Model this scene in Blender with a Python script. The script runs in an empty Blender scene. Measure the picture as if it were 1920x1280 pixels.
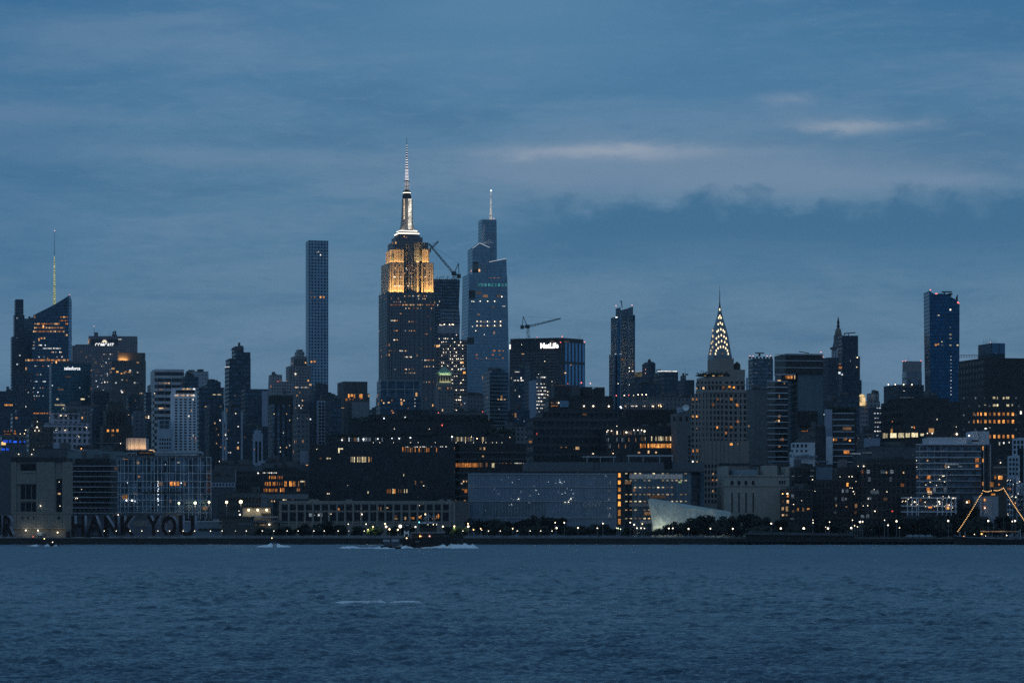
import bpy, math, random
import numpy as np
from mathutils import Vector, Matrix, noise
R = math.radians
sc = bpy.context.scene
C = sc.collection
# ---- camera model: focal length in photo pixels, optical centre column, horizon row, eye height (m)
F, HX, HY, CH = 5470.0, 960.0, 981.0, 10.0
GZ = 3.1                      # land level above the river
def PX(px, Y): return (px - HX) / F * Y
def PZ(py, Y): return CH + (HY - py) / F * Y
def W(px, py, Y): return Vector((PX(px, Y), Y, PZ(py, Y)))

# ------------------------------------------------------------------ node helpers
class NT:
    def __init__(s, tree): s.t = tree; s.n = tree.nodes; s.l = tree.links
    def new(s, kind, **kw):
        n = s.n.new(kind)
        for k, v in kw.items(): setattr(n, k, v)
        return n
    def put(s, sock, v):
        if isinstance(v, bpy.types.NodeSocket): s.l.new(v, sock)
        elif v is not None: sock.default_value = v
    def m(s, op, a, b=None, c=None, clamp=False):
        n = s.new('ShaderNodeMath', operation=op, use_clamp=clamp)
        s.put(n.inputs[0], a); s.put(n.inputs[1], b)
        if c is not None: s.put(n.inputs[2], c)
        return n.outputs[0]
    def mix(s, f, a, b, mode='MIX'):
        n = s.new('ShaderNodeMix', data_type='RGBA', blend_type=mode)
        s.put(n.inputs[0], f); s.put(n.inputs[6], a); s.put(n.inputs[7], b)
        return n.outputs[2]
    def comb(s, x, y, z):
        n = s.new('ShaderNodeCombineXYZ')
        s.put(n.inputs[0], x); s.put(n.inputs[1], y); s.put(n.inputs[2], z)
        return n.outputs[0]
    def noise(s, vec, scale=1.0, detail=4.0, rough=0.5, dist=0.0):
        n = s.new('ShaderNodeTexNoise')
        s.put(n.inputs['Vector'], vec); n.inputs['Scale'].default_value = scale
        n.inputs['Detail'].default_value = detail; n.inputs['Roughness'].default_value = rough
        n.inputs['Distortion'].default_value = dist
        return n.outputs[0]
    def smooth(s, v, a, b, to0=0.0, to1=1.0):
        n = s.new('ShaderNodeMapRange', interpolation_type='SMOOTHSTEP')
        s.put(n.inputs[0], v); s.put(n.inputs[1], a); s.put(n.inputs[2], b)
        s.put(n.inputs[3], to0); s.put(n.inputs[4], to1)
        return n.outputs[0]
def c4(c): return (c[0], c[1], c[2], 1.0)

def newmat(name):
    m = bpy.data.materials.new(name); m.use_nodes = True
    m.node_tree.nodes.clear()
    t = NT(m.node_tree)
    out = t.new('ShaderNodeOutputMaterial'); b = t.new('ShaderNodeBsdfPrincipled')
    t.l.new(b.outputs[0], out.inputs[0])
    return m, t, b
MATS = {}
def mat(name, col, rough=0.8, metal=0.0, var=0.25, scale=0.3, spec=0.5, grain=0.0):
    """plain weathered material: base colour with two octaves of procedural variation"""
    if name in MATS: return MATS[name]
    m, t, b = newmat(name)
    tc = t.new('ShaderNodeTexCoord')
    n1 = t.noise(tc.outputs['Object'], scale, 5.0, 0.6)
    mp = t.new('ShaderNodeMapping'); t.l.new(tc.outputs['Object'], mp.inputs[0]); mp.inputs['Scale'].default_value = (1.2, 1.2, 0.08)
    n2 = t.noise(mp.outputs[0], 1.0, 3.0, 0.6)
    f = t.m('ADD', t.m('MULTIPLY', t.m('SUBTRACT', n1, 0.5), 2.2 * var), t.m('MULTIPLY', t.m('SUBTRACT', n2, 0.5), 1.4 * var))
    f = t.m('ADD', f, 1.0)
    cc = t.new('ShaderNodeVectorMath', operation='SCALE'); cc.inputs[0].default_value = col; t.l.new(f, cc.inputs['Scale'])
    t.l.new(cc.outputs[0], b.inputs['Base Color'])
    b.inputs['Roughness'].default_value = rough; b.inputs['Metallic'].default_value = metal
    b.inputs['Specular IOR Level'].default_value = spec
    MATS[name] = m
    return m
def emit(name, col, s, var=True, size=1.2):
    """something that gives off light: interior glow with procedural variation from lamp to lamp"""
    if name in MATS: return MATS[name]
    m, t, b = newmat(name)
    b.inputs['Base Color'].default_value = c4([x * 0.15 for x in col]); b.inputs['Roughness'].default_value = 0.5
    b.inputs['Emission Color'].default_value = c4(col)
    if var:
        oi = t.new('ShaderNodeObjectInfo'); g = t.new('ShaderNodeNewGeometry')
        n = t.noise(g.outputs['Position'], size, 2.0, 0.6)
        k = t.m('MULTIPLY', t.m('ADD', t.m('MULTIPLY', t.m('POWER', oi.outputs['Random'], 1.6), 1.6), 0.22), t.smooth(n, 0.3, 0.68, 0.3, 1.35))
        t.l.new(t.m('MULTIPLY', k, s), b.inputs['Emission Strength'])
    else:
        b.inputs['Emission Strength'].default_value = s
    m.cycles.emission_sampling = 'NONE'
    MATS[name] = m
    return m

# facade node group: a grid of glass in a wall, every cell with its own blinds and, here and there, its own lit room
def make_facade_group():
    g = bpy.data.node_groups.new('facade_grid', 'ShaderNodeTree')
    I = g.interface
    def inp(n, k, d):
        s = I.new_socket(n, in_out='INPUT', socket_type=k); s.default_value = d
    inp('Wall', 'NodeSocketColor', (.2, .2, .2, 1)); inp('Glass', 'NodeSocketColor', (.1, .1, .1, 1))
    for n, d in (('DU', 3.), ('DV', 3.6), ('FU', .6), ('FV', .6), ('Lit', .02), ('Warm', .5), ('Strength', 1.), ('Seed', 0.), ('Mirror', .8), ('WallRough', .8), ('Vary', .5)):
        inp(n, 'NodeSocketFloat', d)
    for n, k in (('Base', 'NodeSocketColor'), ('Rough', 'NodeSocketFloat'), ('Metal', 'NodeSocketFloat'), ('ECol', 'NodeSocketColor'), ('EStr', 'NodeSocketFloat')):
        I.new_socket(n, in_out='OUTPUT', socket_type=k)
    t = NT(g); gi = t.new('NodeGroupInput'); go = t.new('NodeGroupOutput'); i = gi.outputs
    tc = t.new('ShaderNodeTexCoord'); sx = t.new('ShaderNodeSeparateXYZ'); t.l.new(tc.outputs['Object'], sx.inputs[0])
    u = t.m('DIVIDE', t.m('ADD', sx.outputs[0], sx.outputs[1]), i['DU']); v = t.m('DIVIDE', sx.outputs[2], i['DV'])
    cu, cv = t.m('FLOOR', u), t.m('FLOOR', v)
    def inside(x, f): return t.m('LESS_THAN', t.m('ABSOLUTE', t.m('SUBTRACT', t.m('FRACT', x), 0.5)), t.m('MULTIPLY', f, 0.5))
    ge = t.new('ShaderNodeNewGeometry'); sn = t.new('ShaderNodeSeparateXYZ'); t.l.new(ge.outputs['True Normal'], sn.inputs[0])
    vert = t.m('LESS_THAN', t.m('ABSOLUTE', sn.outputs[2]), 0.6)
    mask = t.m('MULTIPLY', t.m('MULTIPLY', inside(u, i['FU']), inside(v, i['FV'])), vert)
    wn = t.new('ShaderNodeTexWhiteNoise', noise_dimensions='3D'); t.l.new(t.comb(cu, cv, i['Seed']), wn.inputs['Vector'])
    sw = t.new('ShaderNodeSeparateColor'); t.l.new(wn.outputs['Color'], sw.inputs[0])
    wr = t.new('ShaderNodeTexWhiteNoise', noise_dimensions='2D'); t.l.new(t.comb(cv, i['Seed'], 0.0), wr.inputs['Vector'])
    row = t.m('POWER', wr.outputs['Value'], 3.0)
    prob = t.m('MULTIPLY', i['Lit'], t.m('ADD', t.m('MULTIPLY', row, 3.0), 0.25))
    lit = t.m('MULTIPLY', t.m('LESS_THAN', wn.outputs['Value'], prob), mask)
    ecol = t.mix(t.m('LESS_THAN', sw.outputs[0], i['Warm']), (.75, .88, 1., 1), (1., .5, .16, 1))
    stre = t.m('MULTIPLY', t.m('MULTIPLY', lit, i['Strength']), t.m('ADD', t.m('MULTIPLY', t.m('POWER', sw.outputs[1], 2.0), 1.5), 0.2))
    gvar = t.m('ADD', t.m('MULTIPLY', t.m('SUBTRACT', sw.outputs[2], 0.5), i['Vary']), 1.0)
    gv = t.new('ShaderNodeVectorMath', operation='SCALE'); t.l.new(i['Glass'], gv.inputs[0]); t.l.new(gvar, gv.inputs['Scale'])
    nz = t.noise(tc.outputs['Object'], 0.045, 4.0, 0.6)
    mp = t.new('ShaderNodeMapping'); t.l.new(tc.outputs['Object'], mp.inputs[0]); mp.inputs['Scale'].default_value = (.5, .5, .02)
    nz2 = t.noise(mp.outputs[0], 1.0, 3.0, 0.6)
    wv = t.new('ShaderNodeVectorMath', operation='SCALE'); t.l.new(i['Wall'], wv.inputs[0])
    t.l.new(t.m('ADD', t.m('MULTIPLY', t.m('ADD', nz, nz2), 0.7), 0.3), wv.inputs['Scale'])
    t.l.new(t.mix(mask, wv.outputs[0], gv.outputs[0]), go.inputs['Base'])
    t.l.new(t.m('ADD', t.m('MULTIPLY', mask, t.m('SUBTRACT', 0.18, i['WallRough'])), i['WallRough']), go.inputs['Rough'])
    t.l.new(t.m('MULTIPLY', mask, i['Mirror']), go.inputs['Metal'])
    t.l.new(ecol, go.inputs['ECol']); t.l.new(stre, go.inputs['EStr'])
    return g
FG = make_facade_group()
_seed = [1.0]
def fac(wall, glass, du=3.2, dv=3.7, fu=.6, fv=.6, lit=.01, warm=.5, st=1.0, mirror=.8, vary=.9, wr=.8, name='facade'):
    m, t, b = newmat(name)
    g = t.new('ShaderNodeGroup'); g.node_tree = FG
    _seed[0] += 7.31
    for k, v in (('Wall', c4(wall)), ('Glass', c4(glass)), ('DU', du), ('DV', dv), ('FU', fu), ('FV', fv), ('Lit', lit * .42), ('Warm', warm), ('Strength', st), ('Seed', _seed[0]), ('Mirror', mirror), ('Vary', vary), ('WallRough', wr)):
        g.inputs[k].default_value = v
    for a, k in (('Base', 'Base Color'), ('Rough', 'Roughness'), ('Metal', 'Metallic'), ('ECol', 'Emission Color'), ('EStr', 'Emission Strength')):
        t.l.new(g.outputs[a], b.inputs[k])
    m.cycles.emission_sampling = 'NONE'
    return m

# ------------------------------------------------------------------ mesh helpers
class MB:
    def __init__(s): s.v = []; s.f = []
    def add(s, vs, fs):
        o = len(s.v); s.v += [tuple(x) for x in vs]; s.f += [tuple(i + o for i in f) for f in fs]; return s
    def box(s, x0, x1, y0, y1, z0, z1, ix=0, iy=0):
        if x1 < x0: x0, x1 = x1, x0
        return s.add([(x0, y0, z0), (x1, y0, z0), (x1, y1, z0), (x0, y1, z0), (x0 + ix, y0 + iy, z1), (x1 - ix, y0 + iy, z1), (x1 - ix, y1 - iy, z1), (x0 + ix, y1 - iy, z1)],
                     [(3, 2, 1, 0), (4, 5, 6, 7), (0, 1, 5, 4), (1, 2, 6, 5), (2, 3, 7, 6), (3, 0, 4, 7)])
    def prism(s, poly, z0, z1):
        """plan polygon (counter-clockwise x,y) from z0 to z1; z1 may be a list, one height per corner"""
        n = len(poly); zt = z1 if isinstance(z1, (list, tuple)) else [z1] * n
        vs = [(x, y, z0) for x, y in poly] + [(x, y, z) for (x, y), z in zip(poly, zt)]
        return s.add(vs, [tuple(range(n - 1, -1, -1)), tuple(range(n, 2 * n))] + [(i, (i + 1) % n, n + (i + 1) % n, n + i) for i in range(n)])
    def front(s, pts, y0, y1):
        """outline in the facade plane (x,z), extruded from y0 back to y1; pts run counter-clockwise seen from the front"""
        n = len(pts)
        vs = [(x, y0, z) for x, z in pts] + [(x, y1, z) for x, z in pts]
        return s.add(vs, [tuple(range(n)), tuple(range(2 * n - 1, n - 1, -1))] + [(i, n + i, n + (i + 1) % n, (i + 1) % n) for i in range(n)])
    def lathe(s, cx, cy, prof, n=12):
        """prof: list of (radius, z) from bottom to top"""
        o = []; fs = []
        for r, z in prof:
            for k in range(n):
                a = 2 * math.pi * k / n; o.append((cx + r * math.cos(a), cy + r * math.sin(a), z))
        for j in range(len(prof) - 1):
            for k in range(n):
                fs.append((j * n + k, j * n + (k + 1) % n, (j + 1) * n + (k + 1) % n, (j + 1) * n + k))
        fs.append(tuple(range(n - 1, -1, -1))); fs.append(tuple((len(prof) - 1) * n + k for k in range(n)))
        return s.add(o, fs)
    def loft(s, cx, cy, prof):
        """square-plan loft: prof (half width x, half depth y, z)"""
        o = []; fs = []
        for a, b, z in prof: o += [(cx - a, cy - b, z), (cx + a, cy - b, z), (cx + a, cy + b, z), (cx - a, cy + b, z)]
        for j in range(len(prof) - 1):
            for k in range(4): fs.append((j * 4 + k, j * 4 + (k + 1) % 4, (j + 1) * 4 + (k + 1) % 4, (j + 1) * 4 + k))
        fs.append((3, 2, 1, 0)); L = (len(prof) - 1) * 4; fs.append((L, L + 1, L + 2, L + 3))
        return s.add(o, fs)
    def tube(s, p, q, r, n=5, r2=None):
        p, q = Vector(p), Vector(q); d = (q - p)
        if d.length < 1e-6: return s
        d.normalize(); a = d.orthogonal().normalized(); b = d.cross(a); r2 = r if r2 is None else r2
        vs = []
        for c, rr in ((p, r), (q, r2)):
            for k in range(n):
                t = 2 * math.pi * k / n; vs.append(c + (a * math.cos(t) + b * math.sin(t)) * rr)
        return s.add(vs, [tuple(range(n - 1, -1, -1)), tuple(range(n, 2 * n))] + [(k, (k + 1) % n, n + (k + 1) % n, n + k) for k in range(n)])
    def mesh(s, name, m=None):
        me = bpy.data.meshes.new(name); me.from_pydata(s.v, [], s.f)
        if m: me.materials.append(m)
        return me
def link(name, me, parent=None):
    o = bpy.data.objects.new(name, me); C.objects.link(o)
    if parent is not None: o.parent = parent
    return o
def tag(o, label=None, cat=None, group=None, kind=None):
    for k, v in (('label', label), ('category', cat), ('group', group), ('kind', kind)):
        if v: o[k] = v
    return o
_unit = {}
def unit_box(m, name):
    k = (m.name, 'b')
    if k not in _unit: _unit[k] = MB().box(-.5, .5, -.5, .5, -.5, .5).mesh(name, m)
    return _unit[k]
def unit_ball(m, name):
    k = (m.name, 's')
    if k not in _unit:
        me = MB().lathe(0, 0, [(.02, -.5), (.3, -.4), (.48, -.15), (.48, .15), (.3, .4), (.02, .5)], 8).mesh(name, m)
        _unit[k] = me
    return _unit[k]

LITS = {'o': ((1., .34, .07), .6), 'w': ((1., .62, .30), .7), 'y': ((1., .84, .5), .8), 'c': ((.82, .92, 1.), .85), 'W': ((1., .95, .86), 1.25),
        'b': ((.02, .12, 1.), .9), 'g': ((.65, .9, .45), .8), 'r': ((1., .12, .08), 1.6), 'd': ((1., .5, .22), .15), 'e': ((.6, .75, .9), .12), 't': ((.1, .55, .6), .35), 'O': ((1., .40, .09), 1.0)}
LNAME = {'o': 'orange', 'w': 'warm', 'y': 'pale_yellow', 'c': 'cool', 'W': 'white', 'b': 'blue', 'g': 'green', 'r': 'red', 'd': 'dim_warm', 'e': 'dim_cool', 't': 'teal', 'O': 'bright_orange'}
def lmat(k): return emit('lit_' + LNAME[k], LITS[k][0], LITS[k][1])
BALL = {'W': ((1., .86, .64), 6.), 'c': ((.85, .93, 1.), 4.5), 'r': ((1., .16, .12), 3.5), 'o': ((1., .42, .12), 5.), 'y': ((1., .74, .42), 5.), 'g': ((.75, 1., .5), 7.), 't': ((.2, .9, .9), 4.), 'p': ((1., .45, .38), 2.2)}
def bmat(k): return emit('bulb_' + k, BALL[k][0], BALL[k][1], var=False)

ROOFM = mat('roof_felt', (.05, .052, .055), .9)
PLANT = mat('roof_plant', (.11, .115, .12), .85)
STEEL = mat('dark_steel', (.045, .047, .05), .6, .3)
TANK = mat('tank_wood', (.06, .045, .035), .9)

class Th:
    """a thing: an Empty at the base, turned by rot degrees; x,y,z below are its own axes, y = 0 is the street front"""
    def __init__(s, name, label, cat, px, Y, rot=0., z=GZ, group=None):
        s.e = link(name, None); s.e.location = (PX(px, Y), Y, z); s.e.rotation_euler = (0, 0, R(rot))
        tag(s.e, label, cat, group)
        s.o = Vector((PX(px, Y), Y)); s.c = math.cos(R(rot)); s.s = math.sin(R(rot)); s.z = z; s.Y = Y; s.pm = F / Y
        s.cols = []
    def at(s, px, py, v=0.):
        """pixel -> (u, z) on the plane y = v of this thing"""
        k = (px - HX) / F
        # world = (k t, t); local v = -(x-ox) s + (y-oy) c
        t = (v - s.o.x * s.s + s.o.y * s.c) / (s.c - k * s.s)
        x, y = k * t - s.o.x, t - s.o.y
        return x * s.c + y * s.s, CH + (HY - py) / F * t - s.z
    def u(s, px, v=0.): return s.at(px, HY, v)[0]
    def h(s, py, px, v=0.): return s.at(px, py, v)[1]
    def span(s, x0, x1, v0, v1):
        """u range of a box between the depths v0, v1 whose outline spans the columns x0..x1"""
        a = max(s.u(x0, v0), s.u(x0, v1)); b = min(s.u(x1, v0), s.u(x1, v1))
        if b - a < .25: m = .5 * (a + b); a, b = m - .12, m + .12
        return a, b
    def part(s, name, mb, m, parent=None):
        return link(name, mb.mesh(name, m), parent or s.e)
    def pbox(s, mb, x0, x1, y0, y1, v0=0., v1=10.):
        a, b = s.span(x0, x1, v0, v1); xm = .5 * (x0 + x1)
        return mb.box(a, b, v0, v1, s.h(y1, xm, v0), s.h(y0, xm, v0))
    def lit(s, k, px, py, w, h, v=0., name='lit_window'):
        v = s.on(px, py, v)
        u, z = s.at(px, py, v)
        o = link(name, unit_box(lmat(k), name), s.e)
        q_ = .84 if k in 'oO' else 1.; o.location = (u, v - .12, z); o.scale = (w * q_ / s.pm, .3, h * q_ / s.pm)
        return o
    def on(s, px, py, v):
        """depth of the wall face of the storey tier that this row falls on (keeps an explicitly given depth)"""
        if v not in (0., -1.) or not getattr(s, 'tops', None): return v
        z = s.at(px, py, 0.)[1]
        for a, c, v0, v1, zt in s.tops:
            if z <= zt: return v0 + v
        return s.tops[-1][2] + v
    def lits(s, k, rows, v=0., name='lit_window'):
        for r in rows: s.lit(k, *r, v=v, name=name)
    def strip(s, k, x0, x1, y, h, n, v=0., p=1., seed=0, fw=.8):
        r = random.Random(seed + int(x0 * 7 + y))
        for i in range(n):
            if r.random() < p: s.lit(r.choice(k), x0 + (i + .5) * (x1 - x0) / n, y, (x1 - x0) / n * fw, h, v)
    def rand(s, k, x0, x1, y0, y1, nx, ny, p, seed=0, w=None, h=None, v=0.):
        r = random.Random(seed * 31 + int(x0 + y0)); dx, dy = (x1 - x0) / nx, (y1 - y0) / ny
        for j in range(ny):
            q = p * .48 * (.2 + 1.6 * r.random() ** 1.6)
            for i in range(nx):
                if r.random() < q:
                    s.lit(r.choice(k), x0 + (i + .5) * dx, y0 + (j + .5) * dy, w or dx * .55, h or dy * .5, v)
    def bulb(s, k, px, py, r, v=-1., name='lamp'):
        v = s.on(px, py, v)
        u, z = s.at(px, py, v)
        o = link(name, unit_ball(bmat(k), name), s.e); d = 1.7 * r / s.pm
        o.location = (u, v, z); o.scale = (d, d, d); return o
    def bulbs(s, k, rows, v=-1., name='lamp'):
        for px, py, r in rows: s.bulb(k, px, py, r, v, name)
    def windows(s, x0, x1, y0, y1, nx, ny, fu=.6, fv=.6, m=None, v=0., skip=None, seed=0, litk=None, litp=0.):
        """one object per window; past a hundred on this thing the rest go into one part"""
        m = m or GLASS; r = random.Random(seed); dx, dy = (x1 - x0) / nx, (y1 - y0) / ny
        rest = MB()
        for j in range(ny):
            for i in range(nx):
                px, py = x0 + (i + .5) * dx, y0 + (j + .5) * dy
                if skip and skip(i, j): continue
                if litk and r.random() < litp:
                    s.lit(r.choice(litk), px, py, dx * fu, dy * fv, v); continue
                u, z = s.at(px, py, v); w, h = dx * fu / s.pm, dy * fv / s.pm
                if len(s.cols) < 100:
                    o = link('window', unit_box(m, 'window'), s.e); o.location = (u, v - .03, z); o.scale = (w, .2, h); s.cols.append(o)
                else: rest.box(u - w / 2, u + w / 2, v - .13, v + .07, z - h / 2, z + h / 2)
        if rest.v: tag(s.part('further_windows', rest, m), kind='stuff')
    def tank(s, px, ytop, r, v=8.):
        u, z = s.at(px, ytop, v); r = r / s.pm; mb = MB()
        mb.lathe(u, v, [(r, z - 3.6 * r), (r * 1.04, z - 2.2 * r), (r, z - .8 * r), (.06 * r, z)], 10)
        o = s.part('water_tank', mb, TANK); lg = MB()
        for a, b in ((-1, -1), (1, -1), (1, 1), (-1, 1)): lg.tube((u + a * r * .6, v + b * r * .6, z - 6 * r), (u + a * r * .6, v + b * r * .6, z - 3.5 * r), r * .12)
        s.part('tank_stand', lg, STEEL, o)
    def mast(s, px, y0, y1, r=.35, v=6.):
        """thin mast from row y0 (foot) up to row y1"""
        a, z0 = s.at(px, y0, v); b, z1 = s.at(px, y1, v); k = 1 / s.pm
        s.part('antenna', MB().tube((a, v, z0), (b, v, z1), r * k, 5, r * k * .4), STEEL)

def B(name, label, Y, tiers, m, d=35., rot=13., cat='building', roof=1, seed=0, inset=1.2, group=None, pm=None):
    """tiers bottom to top: (x0, x1, ytop[, front inset]); body = one wall mesh, roof clutter = parts"""
    t0 = tiers[0]
    b = Th(name, label, cat, .5 * (t0[0] + t0[1]), Y, rot, group=group)
    mb = MB(); z = -.5; b.tops = []
    for i, t in enumerate(tiers):
        v0 = t[3] if len(t) > 3 else i * inset
        v1 = max(d - i * inset, v0 + 6)
        a, c = b.span(t[0], t[1], v0, v1); xm = .5 * (t[0] + t[1]); zt = b.h(t[2], xm, v0)
        if zt <= z + .05: zt = z + .3
        mb.box(a, c, v0, v1, z, zt); z = zt; b.tops.append((a, c, v0, v1, zt))
    b.wall = b.part('wall', mb, m)
    r = random.Random(seed * 13 + int(t0[0]) * 3 + int(Y))
    a, c, v0, v1, zt = b.tops[-1]
    if roof:
        cap = MB().box(a + .4, c - .4, v0 + .4, v1 - .4, zt, zt + .6); b.part('roof', cap, ROOFM)
        for _ in range(roof):
            w = (c - a) * r.uniform(.15, .38); x = r.uniform(a + 1, max(a + 1.1, c - w - 1)); hh = r.uniform(2., 4.5)
            y = r.uniform(v0 + 2, max(v0 + 2.1, v1 - 9))
            b.part('bulkhead', MB().box(x, x + w, y, y + min(8., (v1 - v0) * .5), zt + .6, zt + .6 + hh), pm or PLANT)
        for _ in range(3 if Y < 3000 else 1):
            w = r.uniform(2, 4.5); x = r.uniform(a + .6, max(a + .7, c - w - .6)); y = r.uniform(v0 + .8, v0 + 6); b.part('roof_unit', MB().box(x, x + w, y, y + 2.4, zt + .6, zt + .6 + r.uniform(.9, 2.2)), r.choice((PLANT, STEEL, ROOFM)))
    return b
def TXT(s, body, px0, px1, ybase, ytop, m, v=-.3, name='sign_lettering', bold=.0, ext=.25, parent=None):
    """raised lettering fitted to a box of the facade"""
    cu = bpy.data.curves.new('lettering', 'FONT'); cu.body = body; cu.extrude = .06; cu.offset = bold; cu.resolution_u = 3
    ob = bpy.data.objects.new('lettering', cu); C.objects.link(ob)
    dg = bpy.context.evaluated_depsgraph_get(); me = bpy.data.meshes.new_from_object(ob.evaluated_get(dg))
    bpy.data.objects.remove(ob); bpy.data.curves.remove(cu)
    co = np.empty(len(me.vertices) * 3); me.vertices.foreach_get('co', co); co = co.reshape(-1, 3)
    lo, hi = co.min(0), co.max(0)
    u0, z0 = s.at(px0, ybase, v); u1, z1 = s.at(px1, ytop, v)
    q = np.empty_like(co)
    q[:, 0] = u0 + (co[:, 0] - lo[0]) / (hi[0] - lo[0]) * (u1 - u0)
    q[:, 2] = z0 + (co[:, 1] - lo[1]) / (hi[1] - lo[1]) * (z1 - z0)
    q[:, 1] = v - (co[:, 2] - lo[2]) / (hi[2] - lo[2]) * ext
    me.vertices.foreach_set('co', q.ravel()); me.materials.clear()
    for x in (m if isinstance(m, (list, tuple)) else [m]): me.materials.append(x)
    me.update()
    o = link(name, me, parent or s.e)
    return o
GLASS = mat('window_glass', (.010, .013, .018), .15, 0., .3, .5, spec=.22)
ORD = 'first second third fourth fifth sixth seventh eighth ninth tenth eleventh twelfth thirteenth fourteenth fifteenth sixteenth seventeenth eighteenth nineteenth twentieth twenty-first twenty-second twenty-third twenty-fourth twenty-fifth twenty-sixth twenty-seventh twenty-eighth twenty-ninth thirtieth thirty-first thirty-second thirty-third thirty-fourth thirty-fifth thirty-sixth thirty-seventh thirty-eighth thirty-ninth fortieth'.split()
# ================================================================== BACK ROWS (midtown, 2.6 - 5 km)
def navy(**k): return fac((.042, .054, .072), (.05, .085, .125), **{**dict(du=3., dv=3.8, fu=.72, fv=.55, lit=.012), **k})
def stone(c=(.2, .19, .18), **k): return fac(tuple(x * 1.35 for x in c), (.035, .05, .065), **{**dict(du=3.2, dv=3.8, fu=.42, fv=.5, lit=.012, mirror=.5), **k})
def glassy(c=(.2, .25, .3), **k): return fac((c[0] * .22, c[1] * .26, c[2] * .28), (c[0] * .62, c[1] * .78, c[2] * .92), **{**dict(du=1.8, dv=4.0, fu=.9, fv=.84, lit=.008, mirror=.95, vary=.5), **k})

# --- far left
b = B('slab_tower', 'slim dark flat-topped slab tower with one stepped shoulder, first tower at the left end', 3900, [(20, 46, 631), (25, 46, 590, 2), (27, 44, 561, 4)], navy(lit=.004), d=30, roof=0)
b.rand('ce', 30, 44, 590, 730, 3, 34, .05, 1)
b = B('office_tower', 'short dark glass tower squeezed between the slim slab tower and the yellow spired one', 3960, [(42, 66, 598)], glassy((.12, .16, .2)), d=30)
b.rand('cwe', 44, 62, 640, 770, 4, 24, .08, 2)
# the crystalline tower with the lit spire
b = Th('spire_tower', 'glass tower with a slanted roofline, bands of orange floors and a yellow-green lit spire', 'skyscraper', 96, 3700, 8)
mb = MB(); v1 = 42.
pt = lambda x, y: b.at(x, y, 0)
mb.front([pt(*p) for p in ((47, 1010), (134, 1010), (134, 562), (131, 553), (100, 572), (72, 586), (62, 591), (60, 676), (47, 677))], 0, v1)
b.part('wall', mb, glassy((.085, .13, .165), lit=.006, dv=4.1))
mb = MB(); mb.front([pt(*p) for p in ((128.5, 700), (133.5, 700), (133.3, 562), (131, 555), (128.8, 556.5))], -.6, 0); b.part('corner_panel', mb, glassy((.42, .5, .56), dv=4.1))
u, z = b.at(102, 580, 16); k = 1 / b.pm
sp = MB(); prof = [(2.5, 585), (2.2, 560), (1.7, 530), (1.3, 500), (.7, 480)]
sp.lathe(u, 16, [(r * k * 1.1, b.h(y, 102, 16)) for r, y in prof], 6)
g = b.part('spire', sp, emit('spire_glow', (.74, .86, .45), .85, size=.5))
for i in range(22):
    ring = MB()
    y = 576 - i * 4.4; r = 2.3 - 1.5 * i / 22
    ring.lathe(u, 16, [(r * k * 1.25, b.h(y, 102, 16)), (r * k * 1.25, b.h(y - .9, 102, 16))], 6)
    b.part('spire_ring', ring, STEEL, g)
b.part('mast', MB().tube((u, 16, b.h(481, 102, 16)), (u, 16, b.h(433, 102, 16)), .55 * k, 5, .2 * k), mat('spire_steel', (.2, .24, .26), .4, .6), g)
b.bulb('p', 102.3, 432.5, .9, v=15); b.bulb('p', 130.5, 552.6, .7, v=1)
for x0, x1, y, p in ((64, 112, 607, 1), (122, 127.5, 607, 1), (113, 127, 594.3, 1), (64, 121, 614.3, 1), (62, 121, 621.2, 1), (108, 119, 601, .8), (121, 127, 601, 1), (121, 127, 628, 1), (76, 85, 634, 1)):
    b.strip('owo', x0, x1, y, 2.9, max(2, int((x1 - x0) / 2.6)), p=p)
b.strip('oow', 47, 130, 675, 3.4, 34, p=.93); b.strip('O', 96, 125, 680.5, 2, 9, p=.6)
for y, x0, x1, p in ((653, 60, 122, .5), (647, 62, 86, .5), (660, 96, 116, .4), (669, 60, 120, .12), (641, 62, 66, .6), (686, 62, 92, .2), (694, 60, 78, .4), (702, 56, 80, .35), (708, 54, 90, .3), (715, 58, 70, .7), (715, 80, 86, .8), (727, 52, 84, .5), (742, 58, 82, .3), (748, 58, 66, .5), (754, 56, 66, .6), (735, 60, 80, .2)):
    b.strip('cWwoc', x0, x1, y, 1.8, int((x1 - x0) / 2.4), p=p)
b.strip('o', 49, 92, 774.5, 2.6, 18, p=.95)
# teal block with the lit name
b = B('office_block', 'dark teal glass office block with a small white lit name near its roof', 3500, [(92, 170, 682)], glassy((.06, .13, .15), lit=.004), d=40, roof=1)
TXT(b, 'salesforce', 120.5, 150.5, 693.2, 687.2, emit('sign_white', (.95, .97, 1.), 1.5, var=False), bold=.01)
for x, y, w in ((128, 706, 10), (114, 730, 10), (107, 759, 9), (116, 759, 11), (155, 748, 7), (154, 765, 5), (154, 771, 6), (108, 748, 4), (119, 765, 3)): b.lit('y' if y > 740 else 'd', x, y, w, 2.4)
b.rand('ce', 94, 168, 700, 790, 26, 22, .05, 3)
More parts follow.
